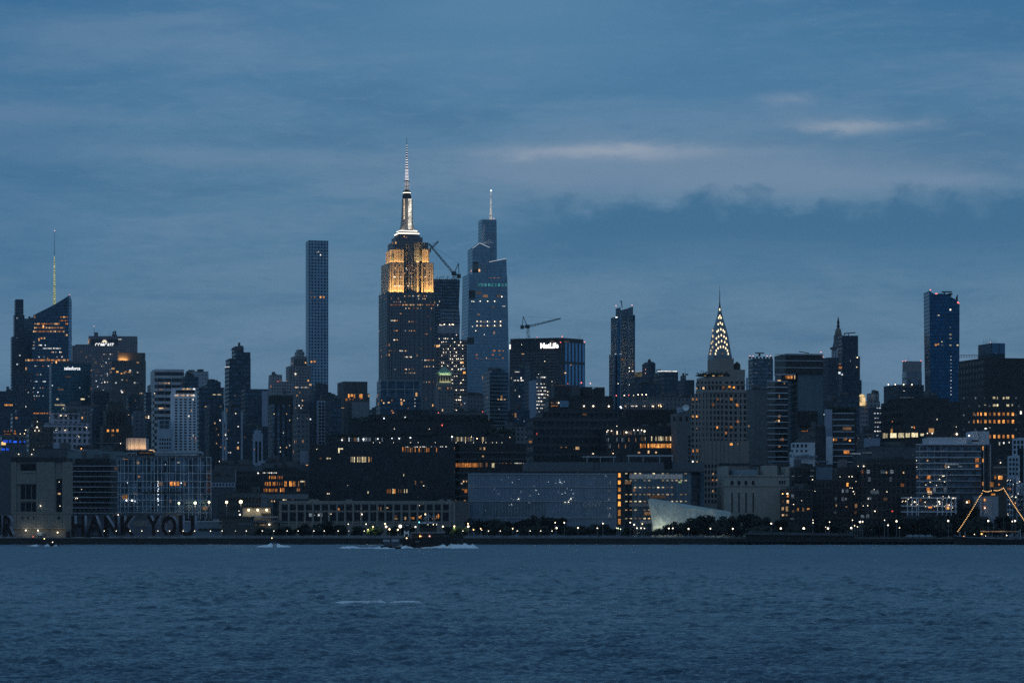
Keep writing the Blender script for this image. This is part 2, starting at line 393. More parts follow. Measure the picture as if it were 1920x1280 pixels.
# long slab with a fan emblem
b = B('office_slab', 'wide grey ribbed office slab with a white lit name and fan emblem below its roof', 4300, [(135, 258, 648), (166, 258, 630, 6)], fac((.2, .19, .215), (.05, .055, .075), du=3.6, dv=3.9, fu=.45, fv=.5, lit=.05, warm=.4, st=.3, mirror=.5), d=40, roof=0, rot=6)
b.part('crown_panel', MB().box(b.u(171, 5.4), b.u(221, 5.4), 5.3, 5.9, b.h(657, 190, 5), b.h(636, 190, 5)), mat('sign_panel', (.03, .035, .045), .6))
TXT(b, 'COMCAST', 178.5, 213.5, 649.9, 643.2, emit('sign_white', (.95, .97, 1.), 1.5, var=False), v=5., bold=.01)
em = MB(); u0, z0 = b.at(196, 642.2, 5); k = 1 / b.pm                         # fan emblem: six feather wedges over the name
for i in range(6):
    a0, a1 = math.pi * (i + .08) / 6, math.pi * (i + .92) / 6
    em.front([(u0 + math.cos(a) * r * k, z0 + math.sin(a) * r * k * 1.15) for a, r in ((a1, 1.2), (a0, 1.2), (a0, 4.3), (.5 * (a0 + a1), 4.9), (a1, 4.3))], 4.6, 5.0)
b.part('fan_emblem', em, emit('sign_cream', (1., .86, .66), 1.2, var=False))
for x0, x1, y1, y0, nm in ((176.5, 184, 623, 631, 'roof_tank'), (209.5, 219.5, 627, 631, 'bulkhead'), (211, 214, 621, 627, 'roof_fan'), (214.5, 218, 620, 626.5, 'roof_fan'), (141, 166, 645.5, 648.5, 'bulkhead')):
    m_ = MB(); b.pbox(m_, x0, x1, y0, y1, 12, 20); b.part(nm, m_, PLANT)
b.mast(176.4, 625, 612, .35); b.bulb('p', 176.4, 611.5, .7); b.mast(205, 630, 619, .25)
b.lit('w', 166, 640.5, 2.6, 6, v=5.5); b.strip('dW', 172, 218, 653.5, .9, 30, v=5, p=.8)
b.strip('odr', 222, 250, 652, 4, 16, v=5, p=.8); b.lit('o', 252, 651, 2, 5, v=5.5); b.lit('W', 225, 636, 6, 1, v=5.5)
b.rand('dec', 166, 208, 664, 740, 16, 22, .3, 5); b.strip('dW', 186, 212, 664, 1.2, 13, p=.6); b.strip('Wd', 192, 206, 716, 2, 8, p=.8)
# brown stepped block in front of it
b = B('apartment_tower', 'dark apartment tower with a brown crown and one glowing amber patch on its setback', 3300, [(205, 273.5, 676), (219, 272.5, 661, 7)], fac((.11, .105, .1), (.05, .07, .09), du=4.6, dv=3.6, fu=.55, fv=.5, lit=.09, warm=.5, mirror=.6), d=30, roof=0)
b.part('crown', MB().box(b.u(221, 6.6), b.u(266, 6.6), 6.2, 7.0, b.h(676, 240, 6.6), b.h(661, 240, 6.6)), mat('brown_stone', (.15, .12, .1), .9))
L = bpy.data.lights.new('crown_flood', 'AREA'); L.energy = 1500; L.color = (1, .55, .18); L.size = 10; L.size_y = 1.0; L.shape = 'RECTANGLE'
lo = link('crown_flood', L, b.e); lo.location = (b.u(231, 3), 4.4, b.h(675, 231, 4)); lo.rotation_euler = (R(180 - 22), 0, 0)
b.rand('WceoE'.replace('E', 'd'), 210, 270, 690, 760, 12, 14, .17, 7)
for x, y, k_ in ((228, 700, 'O'), (233, 699, 'w'), (258, 698, 'W'), (244, 694, 'c'), (265, 737, 'W'), (229, 712, 'W'), (263, 737, 'w'), (229, 735, 'W')): b.lit(k_, x, y, 3, 2.2)
# the dim front rows of the left
b = B('office_block', 'low plain dark block at the left edge with one orange window band', 3000, [(-12, 26, 733), (8, 26, 752, 2)], navy(lit=.004), d=30)
b.strip('O', 8, 24, 759, 3.4, 5)
b = B('loft_building', 'dark low block below the orange window band, between blue-lit hotel and orange strip', 2700, [(20, 60, 775), (28, 52, 768, 4)], navy(lit=.02), d=30)
b = B('hotel', 'small hotel with a blue-lit facade and an orange glowing roof terrace', 2300, [(0, 50, 815)], fac((.1, .12, .14), (.05, .06, .08), du=5, dv=4, fu=.6, fv=.6, lit=.02), d=25, roof=1)
b.lits('b', [(10, 827, 8, 5), (19, 827, 4, 5), (28, 828, 6, 3), (38, 828, 3, 3), (6, 842, 6, 4), (14, 842, 5, 4), (46, 828, 2, 3)])
b.lits('o', [(8.5, 808, 3, 3), (15, 808, 3, 3), (20.5, 807, 2.4, 5), (14, 813.5, 15, 1.6), (28, 808, 3, 3), (28, 812.5, 5, 1.5)], v=-.3, name='terrace_light')
b.bulbs('y', [(38, 813, .7), (46, 812.5, .9), (48, 806, .9)])
b = B('loft_building', 'brown loft building with a tall white rooftop light, in front of the orange strip', 2350, [(50, 100, 800), (58, 80, 790, 5)], fac((.08, .075, .07), (.04, .05, .06), du=3.5, dv=4, fu=.5, fv=.5, lit=.03), d=30)
b.bulbs('W', [(69.5, 800.5, 1.5), (65.5, 807, .9), (73, 807, .9), (70, 790, .7), (79.5, 838, .8), (63, 842.5, .6)])
b = B('civic_building', 'pale lavender grey ornate building with rows of columns and tall windows', 2600, [(82, 170, 793), (96, 150, 774, 3)], fac((.44, .43, .50), (.04, .045, .06), du=4.4, dv=5.2, fu=.5, fv=.62, lit=.03, mirror=.4), d=30, roof=1)
cor = MB()
for y in (775, 793.5, 799, 812): b.pbox(cor, 84 if y > 780 else 97, 169 if y > 780 else 149, y + 1, y, -.8, 3)
b.part('cornice', cor, mat('pale_stone', (.55, .54, .6), .85))
b.bulbs('W', [(114, 779, 1.), (124, 779, .6), (162, 801, .8), (122, 806, .9), (105, 806, .6), (148, 818, .6)])
b = B('loft_building', 'dark blocky building with two dim upper windows, right of the pale ornate building', 2500, [(168, 192, 775), (170, 188, 764, 3)], navy(lit=.01), d=25)
b = B('gothic_tower', 'dark brown setback tower with three glowing orange windows halfway up', 2450, [(188, 250, 797), (194, 240, 768, 2), (198, 232, 757, 5)], fac((.075, .065, .06), (.04, .045, .055), du=4.5, dv=5, fu=.35, fv=.6, lit=.01, mirror=.4), d=30, roof=2)
b.lits('O', [(202.5, 807, 4.6, 5.5), (211.5, 807, 4, 5), (220.3, 807, 4.6, 5.5), (211, 815.5, 4, 4)])
pil = MB()
for x in range(192, 246, 6): b.pbox(pil, x, x + 1.3, 870, 771 if 197 < x < 236 else 799, -.7, 1)
b.part('pilaster', pil, mat('brown_dark', (.1, .085, .075), .9))
b = B('apartment_tower', 'blue grey apartment tower with plain dark windows, behind the lit white roof box', 2550, [(246, 276, 775), (250, 268, 770, 3)], fac((.15, .17, .2), (.05, .06, .08), du=4.2, dv=3.5, fu=.5, fv=.5, lit=.02), d=22)
b = B('apartment_tower', 'thin dark tower in the gap beside the banded office building, white light on its edge', 2900, [(270, 284, 735)], navy(lit=.02), d=18, roof=0)
b.bulbs('W', [(274.5, 777, .8), (278.5, 783, 1.2), (279, 780, .8)])
# banded office building
b = B('office_building', 'broad grey office building with horizontal bands of dark windows and a blank top storey', 2900, [(282, 345, 709), (282, 345, 694, -.5), (284, 345, 692, 3)], fac((.52, .51, .53), (.03, .04, .055), du=40., dv=6.35, fu=1., fv=.56, lit=.0, mirror=.4, vary=.2), d=40, roof=0)
mul = MB()
for x in (285.5, 294, 308.5, 321): b.pbox(mul, x, x + .8, 830, 709, -.35, .5)
b.part('mullion', mul, mat('pale_concrete', (.5, .49, .5), .85))
b.strip('dw', 298, 320, 718, 1.8, 11, p=.8); b.lits('w', [(302, 765, 8, 1.8), (311, 765, 3, 1.6), (302, 730, 7, 1.5)]); b.bulb('W', 290, 737, .7)
b = B('office_building', 'pale grey blank-topped office wing with two small roof humps, behind the white apartment tower', 3050, [(345, 392, 715), (346, 391, 697, 0)], fac((.36, .41, .46), (.06, .08, .1), du=4, dv=4, fu=.3, fv=.3, lit=.0), d=40, roof=3)
b = B('office_block', 'dark box with a penthouse step directly above the white apartment tower', 2800, [(338, 372, 706), (346, 364, 703, 3)], navy(lit=.0), d=25)
# white apartment tower
b = B('apartment_tower', 'white apartment tower with a neat grid of small square windows and lamps along its crown', 2100, [(319.5, 369.5, 737), (321, 368, 727, .6)], mat('white_brick', (.74, .75, .80), .85, 0, .12), d=20, roof=0, rot=4)
b.windows(326, 352, 746, 850, 3, 20, .52, .5); b.windows(352.5, 368.5, 746, 850, 2, 20, .5, .5)
b.part('recess', MB().box(b.u(330), b.u(365), -.25, .1, b.h(737, 345), b.h(731, 345)), mat('dark_recess', (.03, .03, .035), .9))
b.strip('Ww', 327, 365, 741, 1.6, 10, v=-.3, p=.9); b.strip('Ww', 342, 366, 729, 1.5, 6, v=.3, p=.9); b.lits('w', [(346, 732, 3, 2)], v=.2)
b.rand('wocW', 352.5, 368.5, 746, 850, 4, 20, .2, 4, w=1.8, h=2)
b = B('apartment_house', 'small pale blue building with a four-pane attic window, left of the white apartment tower', 2080, [(294, 322, 803), (296, 320, 786, .5)], mat('blue_stucco', (.36, .43, .5), .85), d=18, roof=0, rot=4)
at_ = b.part('attic_window', MB().box(b.u(299.5), b.u(317), -.1, .3, b.h(803, 308), b.h(788, 308)), mat('attic_glass', (.03, .05, .065), .2))
fr = MB(); b.pbox(fr, 307.7, 308.7, 803, 788, -.3, .1); b.pbox(fr, 299, 317.5, 795.9, 795, -.3, .1); b.part('window_frame', fr, mat('blue_stucco', (.36, .43, .5)), at_)
b.windows(298, 321, 820, 850, 5, 4, .55, .55, litk='cW', litp=.12)
# dark group behind the glass grid building
b = B('office_tower', 'dark navy office tower with a bright orange window strip near its roof', 2500, [(364, 421, 726), (380, 414, 716, 3)], navy(lit=.006), d=35)
b.lits('y', [(402, 739.5, 6, 1.6), (411, 739.5, 7, 1.6)]); b.rand('wcd', 384, 416, 745, 840, 7, 20, .1, 5); b.lits('w', [(386, 762, 4, 1.5), (386, 767, 4, 1.5), (386, 772, 3, 1.4)])
b.part('edge_strip', MB().box(b.u(418.2), b.u(419.4), -.5, 0, b.h(757, 419), b.h(728, 419)), mat('pale_concrete', (.5, .49, .5)))
b = B('office_block', 'black windowless block below the orange strip tower', 2350, [(384, 412, 760)], navy(lit=.0, fu=.3), d=30, roof=0); b.rand('wWd', 398, 414, 785, 850, 5, 12, .2, 8)
b = B('stepped_tower', 'tall dark stepped tower standing alone left of the grey setback tower, small white ledge light', 3100, [(421.5, 470, 687), (423, 470, 672, 1), (434.5, 469.5, 660, 1.5), (434.5, 457, 650, 2)], navy(lit=.006, dv=4.4, fu=.9), d=34, roof=1)
b.lits('W', [(426, 687.5, 9, 1)]); b.rand('cwd', 424, 466, 720, 800, 10, 16, .05, 6); b.lits('w', [(464, 741, 2, 2), (467, 770, 2, 2), (441, 742, 2, 1.5), (466, 741, 2, 1.5)])
b.part('chamfer', MB().front([b.at(434.5, 655, 1), b.at(457, 655, 1), b.at(455, 647.5, 1), b.at(440, 650.5, 1)], 1.2, 14), PLANT)
b = B('apartment_tower', 'dark apartment tower with scattered window lights between two thin pale strips', 2300, [(416, 455, 790), (425, 452, 762, 2)], navy(lit=.05, fu=.5), d=26, roof=1)
for x0, x1, y in ((416.5, 420, 770), (421.5, 425.5, 772), (451.5, 455, 770)): b.part('edge_strip', MB().box(b.u(x0), b.u(x1), -.6, 0, b.h(868, x0), b.h(y, x0)), mat('pale_blue_concrete', (.32, .36, .44), .85))
b.rand('wWcd', 423, 452, 790, 850, 8, 16, .2, 9); b.bulbs('W', [(412, 864.5, 1.2), (416, 864.5, .9), (442, 775, .8), (423, 815, .9)])
b = B('office_tower', 'flat topped dark blue office tower just right of the tall stepped tower', 2800, [(452, 503, 729)], navy(lit=.01, fu=.9), d=30, roof=0)
b.part('edge_strip', MB().box(b.u(491), b.u(502), -.6, 0, b.h(870, 495), b.h(733, 495)), mat('pale_blue_concrete', (.32, .36, .44), .85))
b.rand('wdc', 456, 490, 735, 830, 8, 20, .05, 3)
b = B('loft_building', 'narrow pale pilastered building standing in front of the flat topped dark blue tower', 2150, [(474, 493, 812), (476, 490, 806, 1)], mat('pale_blue_concrete', (.32, .36, .44)), d=20, roof=1)
b.windows(477, 491, 826, 868, 2, 1, .55, .95); b.rand('wo', 474, 480, 825, 865, 1, 6, .4, 3, w=1.5, h=1.8)
b = B('apartment_house', 'small grey building with a stepped roof in the low gap before the setback tower', 3600, [(503, 552, 715), (503.5, 529, 703, 2)], stone((.22, .215, .23), lit=.05), d=26, roof=1)
b.lits('o', [(508, 724, 2, 4), (525, 713, 1.5, 2)]); b.bulbs('r', [(521, 715, .6)])
b = B('apartment_tower', 'black glass apartment tower with vertical ribs and columns of tiny lit windows', 2400, [(503, 550.5, 741), (527, 536, 737, 4)], fac((.03, .035, .045), (.10, .14, .19), du=4.2, dv=3.4, fu=.45, fv=.85, lit=.03, warm=.7), d=26, roof=1)
b.part('crown', MB().box(b.u(504, -.2), b.u(549.5, -.2), -.3, 0, b.h(758, 527), b.h(741.5, 527)), mat('black_metal', (.02, .022, .025), .5))
b.rand('wWy', 511, 546, 758, 868, 6, 28, .16, 11, w=1.2, h=2.2)
b = B('setback_tower', 'grey stone setback tower with a domed cap, its floors stepping back towards the top', 3700, [(536, 583, 686), (545, 576, 668, 3), (552.5, 571, 659, 6), (555, 568, 655, 8)], stone((.2, .195, .205), du=3.6, lit=.06, warm=.5, st=.9), d=30, roof=0)
pil = MB()
for x in (539, 545, 551, 557, 563, 569, 575, 581): b.pbox(pil, x - .5, x + .5, 800, 688 if not 545 < x < 576 else 670, -.7, 3.2)
b.part('pier', pil, mat('grey_stone', (.25, .24, .25), .85))
b.strip('Wcw', 547, 572, 690, 1.6, 6, v=2, p=.9); b.bulb('W', 554, 701, 1.2); b.strip('Wwc', 553, 582, 726, 2, 8, p=.7); b.rand('Wwc', 553, 575, 748, 772, 7, 5, .5, 3); b.lit('w', 582, 721, 4, 3)
# pencil tower with the square grid
b = B('pencil_tower', 'very tall slender square tower with an even white grid of square windows', 4900, [(573.2, 615.6, 451)], fac((.30, .43, .54), (.018, .06, .105), du=5.25, dv=5.25, fu=.64, fv=.64, lit=.0, mirror=.9, vary=.9), d=31, roof=0)
b.lits('O', [(601, 557, 3.4, 3.6), (607, 557, 3.4, 3.6), (584, 678, 3.4, 3.6), (590, 677.5, 3.8, 4)]); b.lits('d', [(590, 557, 3, 3), (584, 549, 4, 1.5), (584, 557, 2, 2)])
b.lits('W', [(597, 472, 2, 2), (594.5, 473.5, 1.5, 1.5), (601, 478, 1.8, 2.4)]); b.lits('e', [(608, 484, 2, 2), (613, 484, 2, 2), (591, 484, 2, 2)])
b = B('office_block', 'dark block with a slightly domed roof at the foot of the very slender tower', 2700, [(578, 621, 735), (583, 615, 723, 2)], navy(lit=.004, fu=.3), d=35, roof=1)
b = B('apartment_tower', 'dark tower carrying one pale strip of paired windows, in front of the slender tower', 2350, [(568, 612, 752), (594, 612, 750, .5)], navy(lit=.01, fu=.3), d=26, roof=1)
b.part('bay', MB().box(b.u(594), b.u(611), -.7, 0, b.h(834, 600), b.h(751, 600)), mat('pale_blue_concrete', (.32, .36, .44)))
b.windows(596.5, 609, 753, 833, 2, 13, .7, .62, v=-.7)
b.rand('wdc', 572, 592, 770, 850, 5, 18, .08, 3)
b = B('office_block', 'dark building with a plain blue side wall and sparse lights beside the pale strip tower', 2320, [(610, 640, 750)], navy(lit=.02), d=26)
b = B('loft_building', 'dark loft block with a glowing orange penthouse below a tall black roof box', 2500, [(632, 693, 737), (632.5, 689, 715, 3)], fac((.085, .085, .09), (.05, .06, .07), du=2.2, dv=30, fu=.25, fv=1., lit=0), d=36, roof=0)
b.lits('O', [(654, 742, 3, 8), (659.5, 741, 5, 5), (664.5, 742.5, 3, 9), (676.5, 741.5, 7, 7)], v=-.1); b.lits('o', [(649.5, 749, 4, 5), (656, 748, 3, 4), (662, 749, 3, 3), (677, 746, 6, 3)]); b.lit('w', 691.5, 741.5, 3, 5)
b.part('wing', MB().box(b.u(659), b.u(689.5), -6, 0, -.5, b.h(754, 675)), mat('plaster_grey', (.2, .21, .23), .85))
b.lits('w', [(642.5, 764.5, 5, 1), (636, 770, 6, 1.6)], v=-.4, name='canopy_light')

# --- the great stepped tower with the floodlit crown
b = Th('spired_skyscraper', 'tall stepped stone skyscraper with amber floodlit upper tiers and a white lit mast', 'skyscraper', 762, 3250, 13)
esb = b; ew = fac((.15, .165, .185), (.015, .03, .05), du=2.6, dv=3.7, fu=.42, fv=.62, lit=.05, warm=.75, st=.8, mirror=.4, vary=.7)
elw = fac((.46, .39, .3), (.05, .04, .035), du=2.6, dv=3.7, fu=.36, fv=.55, lit=.03, warm=.6, st=1.2, mirror=.3)  # floodlit tiers: part of the light put into a paler, warmer wall colour
def tier(x0, x1, y0, y1, v0, v1, m=None, nm='tier'):
    mb = MB(); b.pbox(mb, x0, x1, y0, y1, v0, v1); return b.part(nm, mb, m or ew)
D_ = 52.
tier(710, 815.5, 1008, 548, 0, D_, nm='wall')
core = tier(752, 786, 548, 455, 5.2, D_ - 5, nm='core_bay')
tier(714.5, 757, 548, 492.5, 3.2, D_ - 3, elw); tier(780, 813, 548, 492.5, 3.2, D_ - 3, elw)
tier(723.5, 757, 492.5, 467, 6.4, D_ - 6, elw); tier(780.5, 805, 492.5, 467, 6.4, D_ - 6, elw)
tier(727, 803, 467, 454, 9, D_ - 9, nm='upper_block'); tier(734, 792.5, 454, 444.5, 12, D_ - 12, nm='deck_block')
tier(739, 787.5, 444.5, 440.5, 14, D_ - 14, nm='observation_deck')
pr = MB()                                                              # stone piers up the shaft and the lit tiers
for x in (712, 717, 722, 727.5): b.pbox(pr, x, x + 1, 1000, 549, -.2, 1)
for x in (731, 736.5, 747.5, 756, 764, 772, 780, 789, 797.5, 806, 813): b.pbox(pr, x, x + 1.7, 1000, 549, -.7, .4)
b.part('pier', pr, mat('esb_stone', (.19, .205, .225), .85))
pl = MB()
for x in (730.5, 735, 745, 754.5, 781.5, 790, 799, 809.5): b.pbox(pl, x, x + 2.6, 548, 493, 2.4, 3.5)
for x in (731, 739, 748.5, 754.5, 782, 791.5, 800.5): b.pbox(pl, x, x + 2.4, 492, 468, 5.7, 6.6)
b.part('lit_pier', pl, mat('esb_stone_lit', (.44, .38, .3), .85))  # same stone as the shaft, floodlight warmth put into its colour
pc = MB()
for x in (761, 766, 771, 776): b.pbox(pc, x, x + 1.1, 560, 458, 4.5, 5.4)
b.part('core_pier', pc, mat('esb_stone', (.19, .205, .225)))
cu_, _ = b.at(762.8, 440, D_ / 2); k = 1 / b.pm; cvy = D_ / 2
hz = lambda y: b.h(y, 763, cvy)
gl = emit('crown_line', (1., .93, .76), 2.2, var=False)
for w, y in ((20.2, 439.6), (17., 434.6)):
    b.part('light_band', MB().loft(cu_, cvy, [(w * k, w * k, hz(y + .8)), (w * k, w * k, hz(y - .8))]), gl)
b.part('mast_base', MB().loft(cu_, cvy, [(19 * k, 19 * k, hz(441)), (19 * k, 19 * k, hz(436)), (15.5 * k, 15.5 * k, hz(436)), (15 * k, 15 * k, hz(433))]), mat('esb_stone', (.19, .205, .225)))
mast = b.part('mooring_mast', MB().loft(cu_, cvy, [(13.4 * k, 13.4 * k, hz(433)), (10.5 * k, 10.5 * k, hz(424)), (8.9 * k, 8.9 * k, hz(408)), (8.2 * k, 8.2 * k, hz(390)), (7.9 * k, 7.9 * k, hz(373))]), mat('mast_metal', (.30, .29, .28), .6, .1))
wg = MB()
for sx in (-1, 1):
    for f0 in (0,): wg.loft(cu_ + sx * 8.6 * k, cvy - 6 * k, [(2.2 * k, 2.5 * k, hz(433)), (1.2 * k, 2 * k, hz(420)), (.8 * k, 1.5 * k, hz(375))])
b.part('wing_buttress', wg, mat('mast_metal', (.30, .29, .28)), mast)
gp = MB()
for i in range(13): gp.box(cu_ + .2 * k, cu_ + 6.2 * k, cvy - 14.2 * k, cvy - 13.6 * k, hz(431 - i * 4.4), hz(431 - i * 4.4 - 3.9))
b.part('lit_glazing', gp, emit('mast_glow', (1., .93, .8), 1.7, size=.3), mast)
gp = MB()
for i in range(12): gp.box(cu_ - 8.6 * k, cu_ - 6.4 * k, cvy - 13.2 * k, cvy - 12.6 * k, hz(412 - i * 3.2), hz(412 - i * 3.2 - 2.2))
b.part('lit_glazing', gp, emit('mast_glow_dim', (1., .8, .55), .9, size=.3), mast)
b.part('drum', MB().lathe(cu_, cvy, [(8.3 * k, hz(373)), (8.6 * k, hz(368)), (7.6 * k, hz(364.5)), (7.2 * k, hz(362.6))], 14), STEEL)
b.part('light_band', MB().lathe(cu_, cvy, [(7.6 * k, hz(362.6)), (7.6 * k, hz(361.4))], 14), gl)
b.part('drum', MB().lathe(cu_, cvy, [(7.4 * k, hz(361)), (7.4 * k, hz(358.5)), (4. * k, hz(358)), (3.9 * k, hz(341)), (5.4 * k, hz(341)), (5.2 * k, hz(339.4))], 12), STEEL)
for i in range(6): b.part('light_ring', MB().lathe(cu_, cvy, [(4.1 * k, hz(355.5 - i * 2.6)), (4.1 * k, hz(354.6 - i * 2.6))], 8), emit('ring_white', (.95, .93, 1.), 1.1, var=False))
ant = b.part('antenna', MB().lathe(cu_, cvy, [(3.1 * k, hz(339)), (2.4 * k, hz(318)), (1.5 * k, hz(300)), (1.1 * k, hz(284)), (.55 * k, hz(272)), (.2 * k, hz(258))], 8), STEEL)
y = 338.
for i in range(24):
    r = 3.1 * (1 - (338 - y) / 80) + .35; st = 2.7 if y > 320 else 4.6
    if y < 273: break
    b.part('light_ring', MB().lathe(cu_, cvy, [(r * k, hz(y)), (r * k, hz(y - (1.25 if y > 320 else 1.5 if y > 298 else .8)))], 8), emit('ring_white', (.95, .93, 1.), 1.1, var=False), ant); y -= st
def flood(th, x0, x1, y, v, e, col=(1., .56, .17), tilt=16, yaw=0., sz=1.2):
    """floodlight bar on a ledge, washing the wall behind it"""
    u0, z = th.at(x0, y, v); u1, _ = th.at(x1, y, v)
    L = bpy.data.lights.new('floodlight', 'AREA'); L.shape = 'RECTANGLE'; L.size = abs(u1 - u0); L.size_y = sz; L.energy = e; L.color = col; L.spread = R(130)
    o = link('floodlight', L, th.e); o.location = ((u0 + u1) / 2, v, z); o.rotation_euler = (R(180 - tilt), 0, R(yaw)); return o
EF = 1.25
flood(b, 730, 757, 547.4, 1.7, 60000 * EF, tilt=4); flood(b, 781, 813, 547.4, 1.7, 70000 * EF, tilt=4)
flood(b, 730, 757, 491.8, 4.7, 42000 * EF, tilt=8); flood(b, 781, 804, 491.8, 4.7, 38000 * EF, tilt=8)
for (xa, vv, y_, e_) in ((713.2, 27, 547.4, 60000), (722, 27, 491.6, 30000)):                          # side ledge
    u0, z = b.at(xa, y_, vv); u0 = b.u(714.5, D_ - 3) - 1.7 if y_ > 500 else b.u(723.5, D_ - 6) - 2.
    L = bpy.data.lights.new('floodlight', 'AREA'); L.shape = 'RECTANGLE'; L.size = 1.2; L.size_y = 42 if y_ > 500 else 36; L.energy = e_ * EF; L.color = (1., .56, .17); L.spread = R(130)
    o = link('floodlight', L, b.e); o.location = (u0, cvy, b.h(y_, 720, 0)); o.rotation_euler = (0, R(180 + 5), 0)
for sx in (-1, 1):
    L = bpy.data.lights.new('mast_light', 'AREA'); L.size = 3; L.energy = 2600; L.color = (1, .82, .55)
    o = link('mast_light', L, b.e); o.location = (cu_ + sx * 12 * k, cvy - 14 * k, hz(434)); o.rotation_euler = (R(180 - 25), 0, 0)
b.strip('oow', 732, 814, 571.5, 2.2, 36, p=.85)
for y, x0, x1, p in ((555, 758, 812, .45), (560, 770, 800, .2), (578, 758, 812, .25), (588, 750, 753, 1), (601, 729, 746, .8), (620, 738, 780, .35), (637, 738, 748, .7), (657.5, 729, 763, .7), (669, 758, 772, .7), (675, 790, 814, .7), (687, 795, 814, .5), (692, 738, 776, .45), (699, 760, 780, .6), (716, 790, 814, .6), (626, 796, 806, .6), (593, 794, 806, .5), (603, 766, 782, .6), (566, 738, 764, .3)):
    b.strip('wWwo', x0, x1, y, 1.8, max(2, int((x1 - x0) / 1.9)), p=p)
for y, x0, x1, v in ((498, 731, 810, 3), (503, 738, 806, 3), (506, 762, 778, 5), (519, 735, 806, 3), (529, 791, 806, 3), (531, 755, 780, 5), (536, 737, 806, 3), (541, 758, 806, 5), (512, 738, 780, 5)): b.strip('wWwo', x0, x1, y, 1.5, int((x1 - x0) / 2.2), v=v, p=.32)
for x, y in ((735, 480), (749, 482), (787.5, 483)): b.part('dark_window', MB().box(b.u(x, 6) - 1, b.u(x + 3, 6) + .6, 6.2, 6.45, b.h(489, x, 6), b.h(478, x, 6)), GLASS)
# two-tier glass block at its foot
b = B('glass_block', 'blue black glass block with a white two-row grid, before the stepped stone skyscraper', 2600, [(705, 789.5, 743), (706.5, 788.5, 712.5, 1)], glassy((.09, .12, .15), lit=.012), d=40, roof=0, rot=8)
fr = MB()
for x in (709, 725.5, 742, 758.5, 775, 787.2): b.pbox(fr, x, x + .9, 743, 712.5, .6, 1.2)
for y in (713.4, 729.5, 743.5): b.pbox(fr, 708, 788, y, y - .8, .5, 1.2)
b.part('frame', fr, mat('pale_metal', (.42, .45, .48), .5))
b.rand('wco', 710, 786, 748, 772, 20, 5, .1, 2); b.lits('w', [(729, 754.5, 4, 2), (752, 749, 2, 3)]); b.lits('W', [(778, y, 1.6, 1.6) for y in (748, 755, 761)])
# tower under construction
b = Th('unfinished_tower', 'dark tower under construction with bare columns on top and work lights on its lower floors', 'skyscraper', 838, 3700, 12)
b.part('wall', MB().front([b.at(*p, 0) for p in ((792, 640), (861, 640), (862.6, 600), (860.5, 575), (862.5, 524), (792, 523))], 0, 36), fac((.035, .04, .05), (.09, .13, .18), du=3, dv=4, fu=.8, fv=.5, lit=.0, mirror=.8))
b.part('lower_floors', MB().front([b.at(*p, 0) for p in ((792, 1008), (876, 1008), (876, 637), (862, 637), (861.5, 610), (792, 610))], .6, 42), fac((.17, .155, .165), (.02, .022, .03), du=4.5, dv=4.1, fu=.85, fv=.6, lit=.05, warm=.15, st=1.2, mirror=.2))
cl = MB(); r = random.Random(4)
for i in range(15):
    x = 818 + i * 3; u, z = b.at(x, 524, 6); cl.tube((u, 6 + r.random() * 20, z), (u, 6, z + r.uniform(1, 5) * (2.4 if i in (1, 4, 5) else 1)), .3)
b.part('column_stub', cl, STEEL)
sl = MB()
for i in range(5): b.pbox(sl, 818, 861.5, 583 + i * 6.6, 581.2 + i * 6.6, -.8, 30)
b.part('floor_slab', sl, mat('raw_concrete', (.3, .3, .33), .9)); b.part('screen', MB().box(b.u(820), b.u(861), -1, -.2, b.h(625, 840), b.h(611, 840)), mat('screen_net', (.3, .3, .34), .9))
for j in range(26):
    y = 609 + j * 6.4
    for x in range(824, 872, 4):
        if r.random() < (.42 if 640 < y < 700 else .22) and not (y < 636 and x > 860) and not (y > 690 and x < 848): b.bulb('W', x + r.uniform(-.6, .6), y + r.uniform(-.5, .5), r.uniform(.5, 1.0), v=-.4)
b.lits('c', [(870, 691, 4, 2), (866, 691, 4, 1)]); b.lit('O', 870.5, 698.5, 5, 4)
b.bulbs('W', [(843, 608.5, 1.2), (848, 608, 1), (850, 608.5, .9), (833, 608, 1.2), (825, 609, .9), (824, 565, .6), (821, 572, .6)])
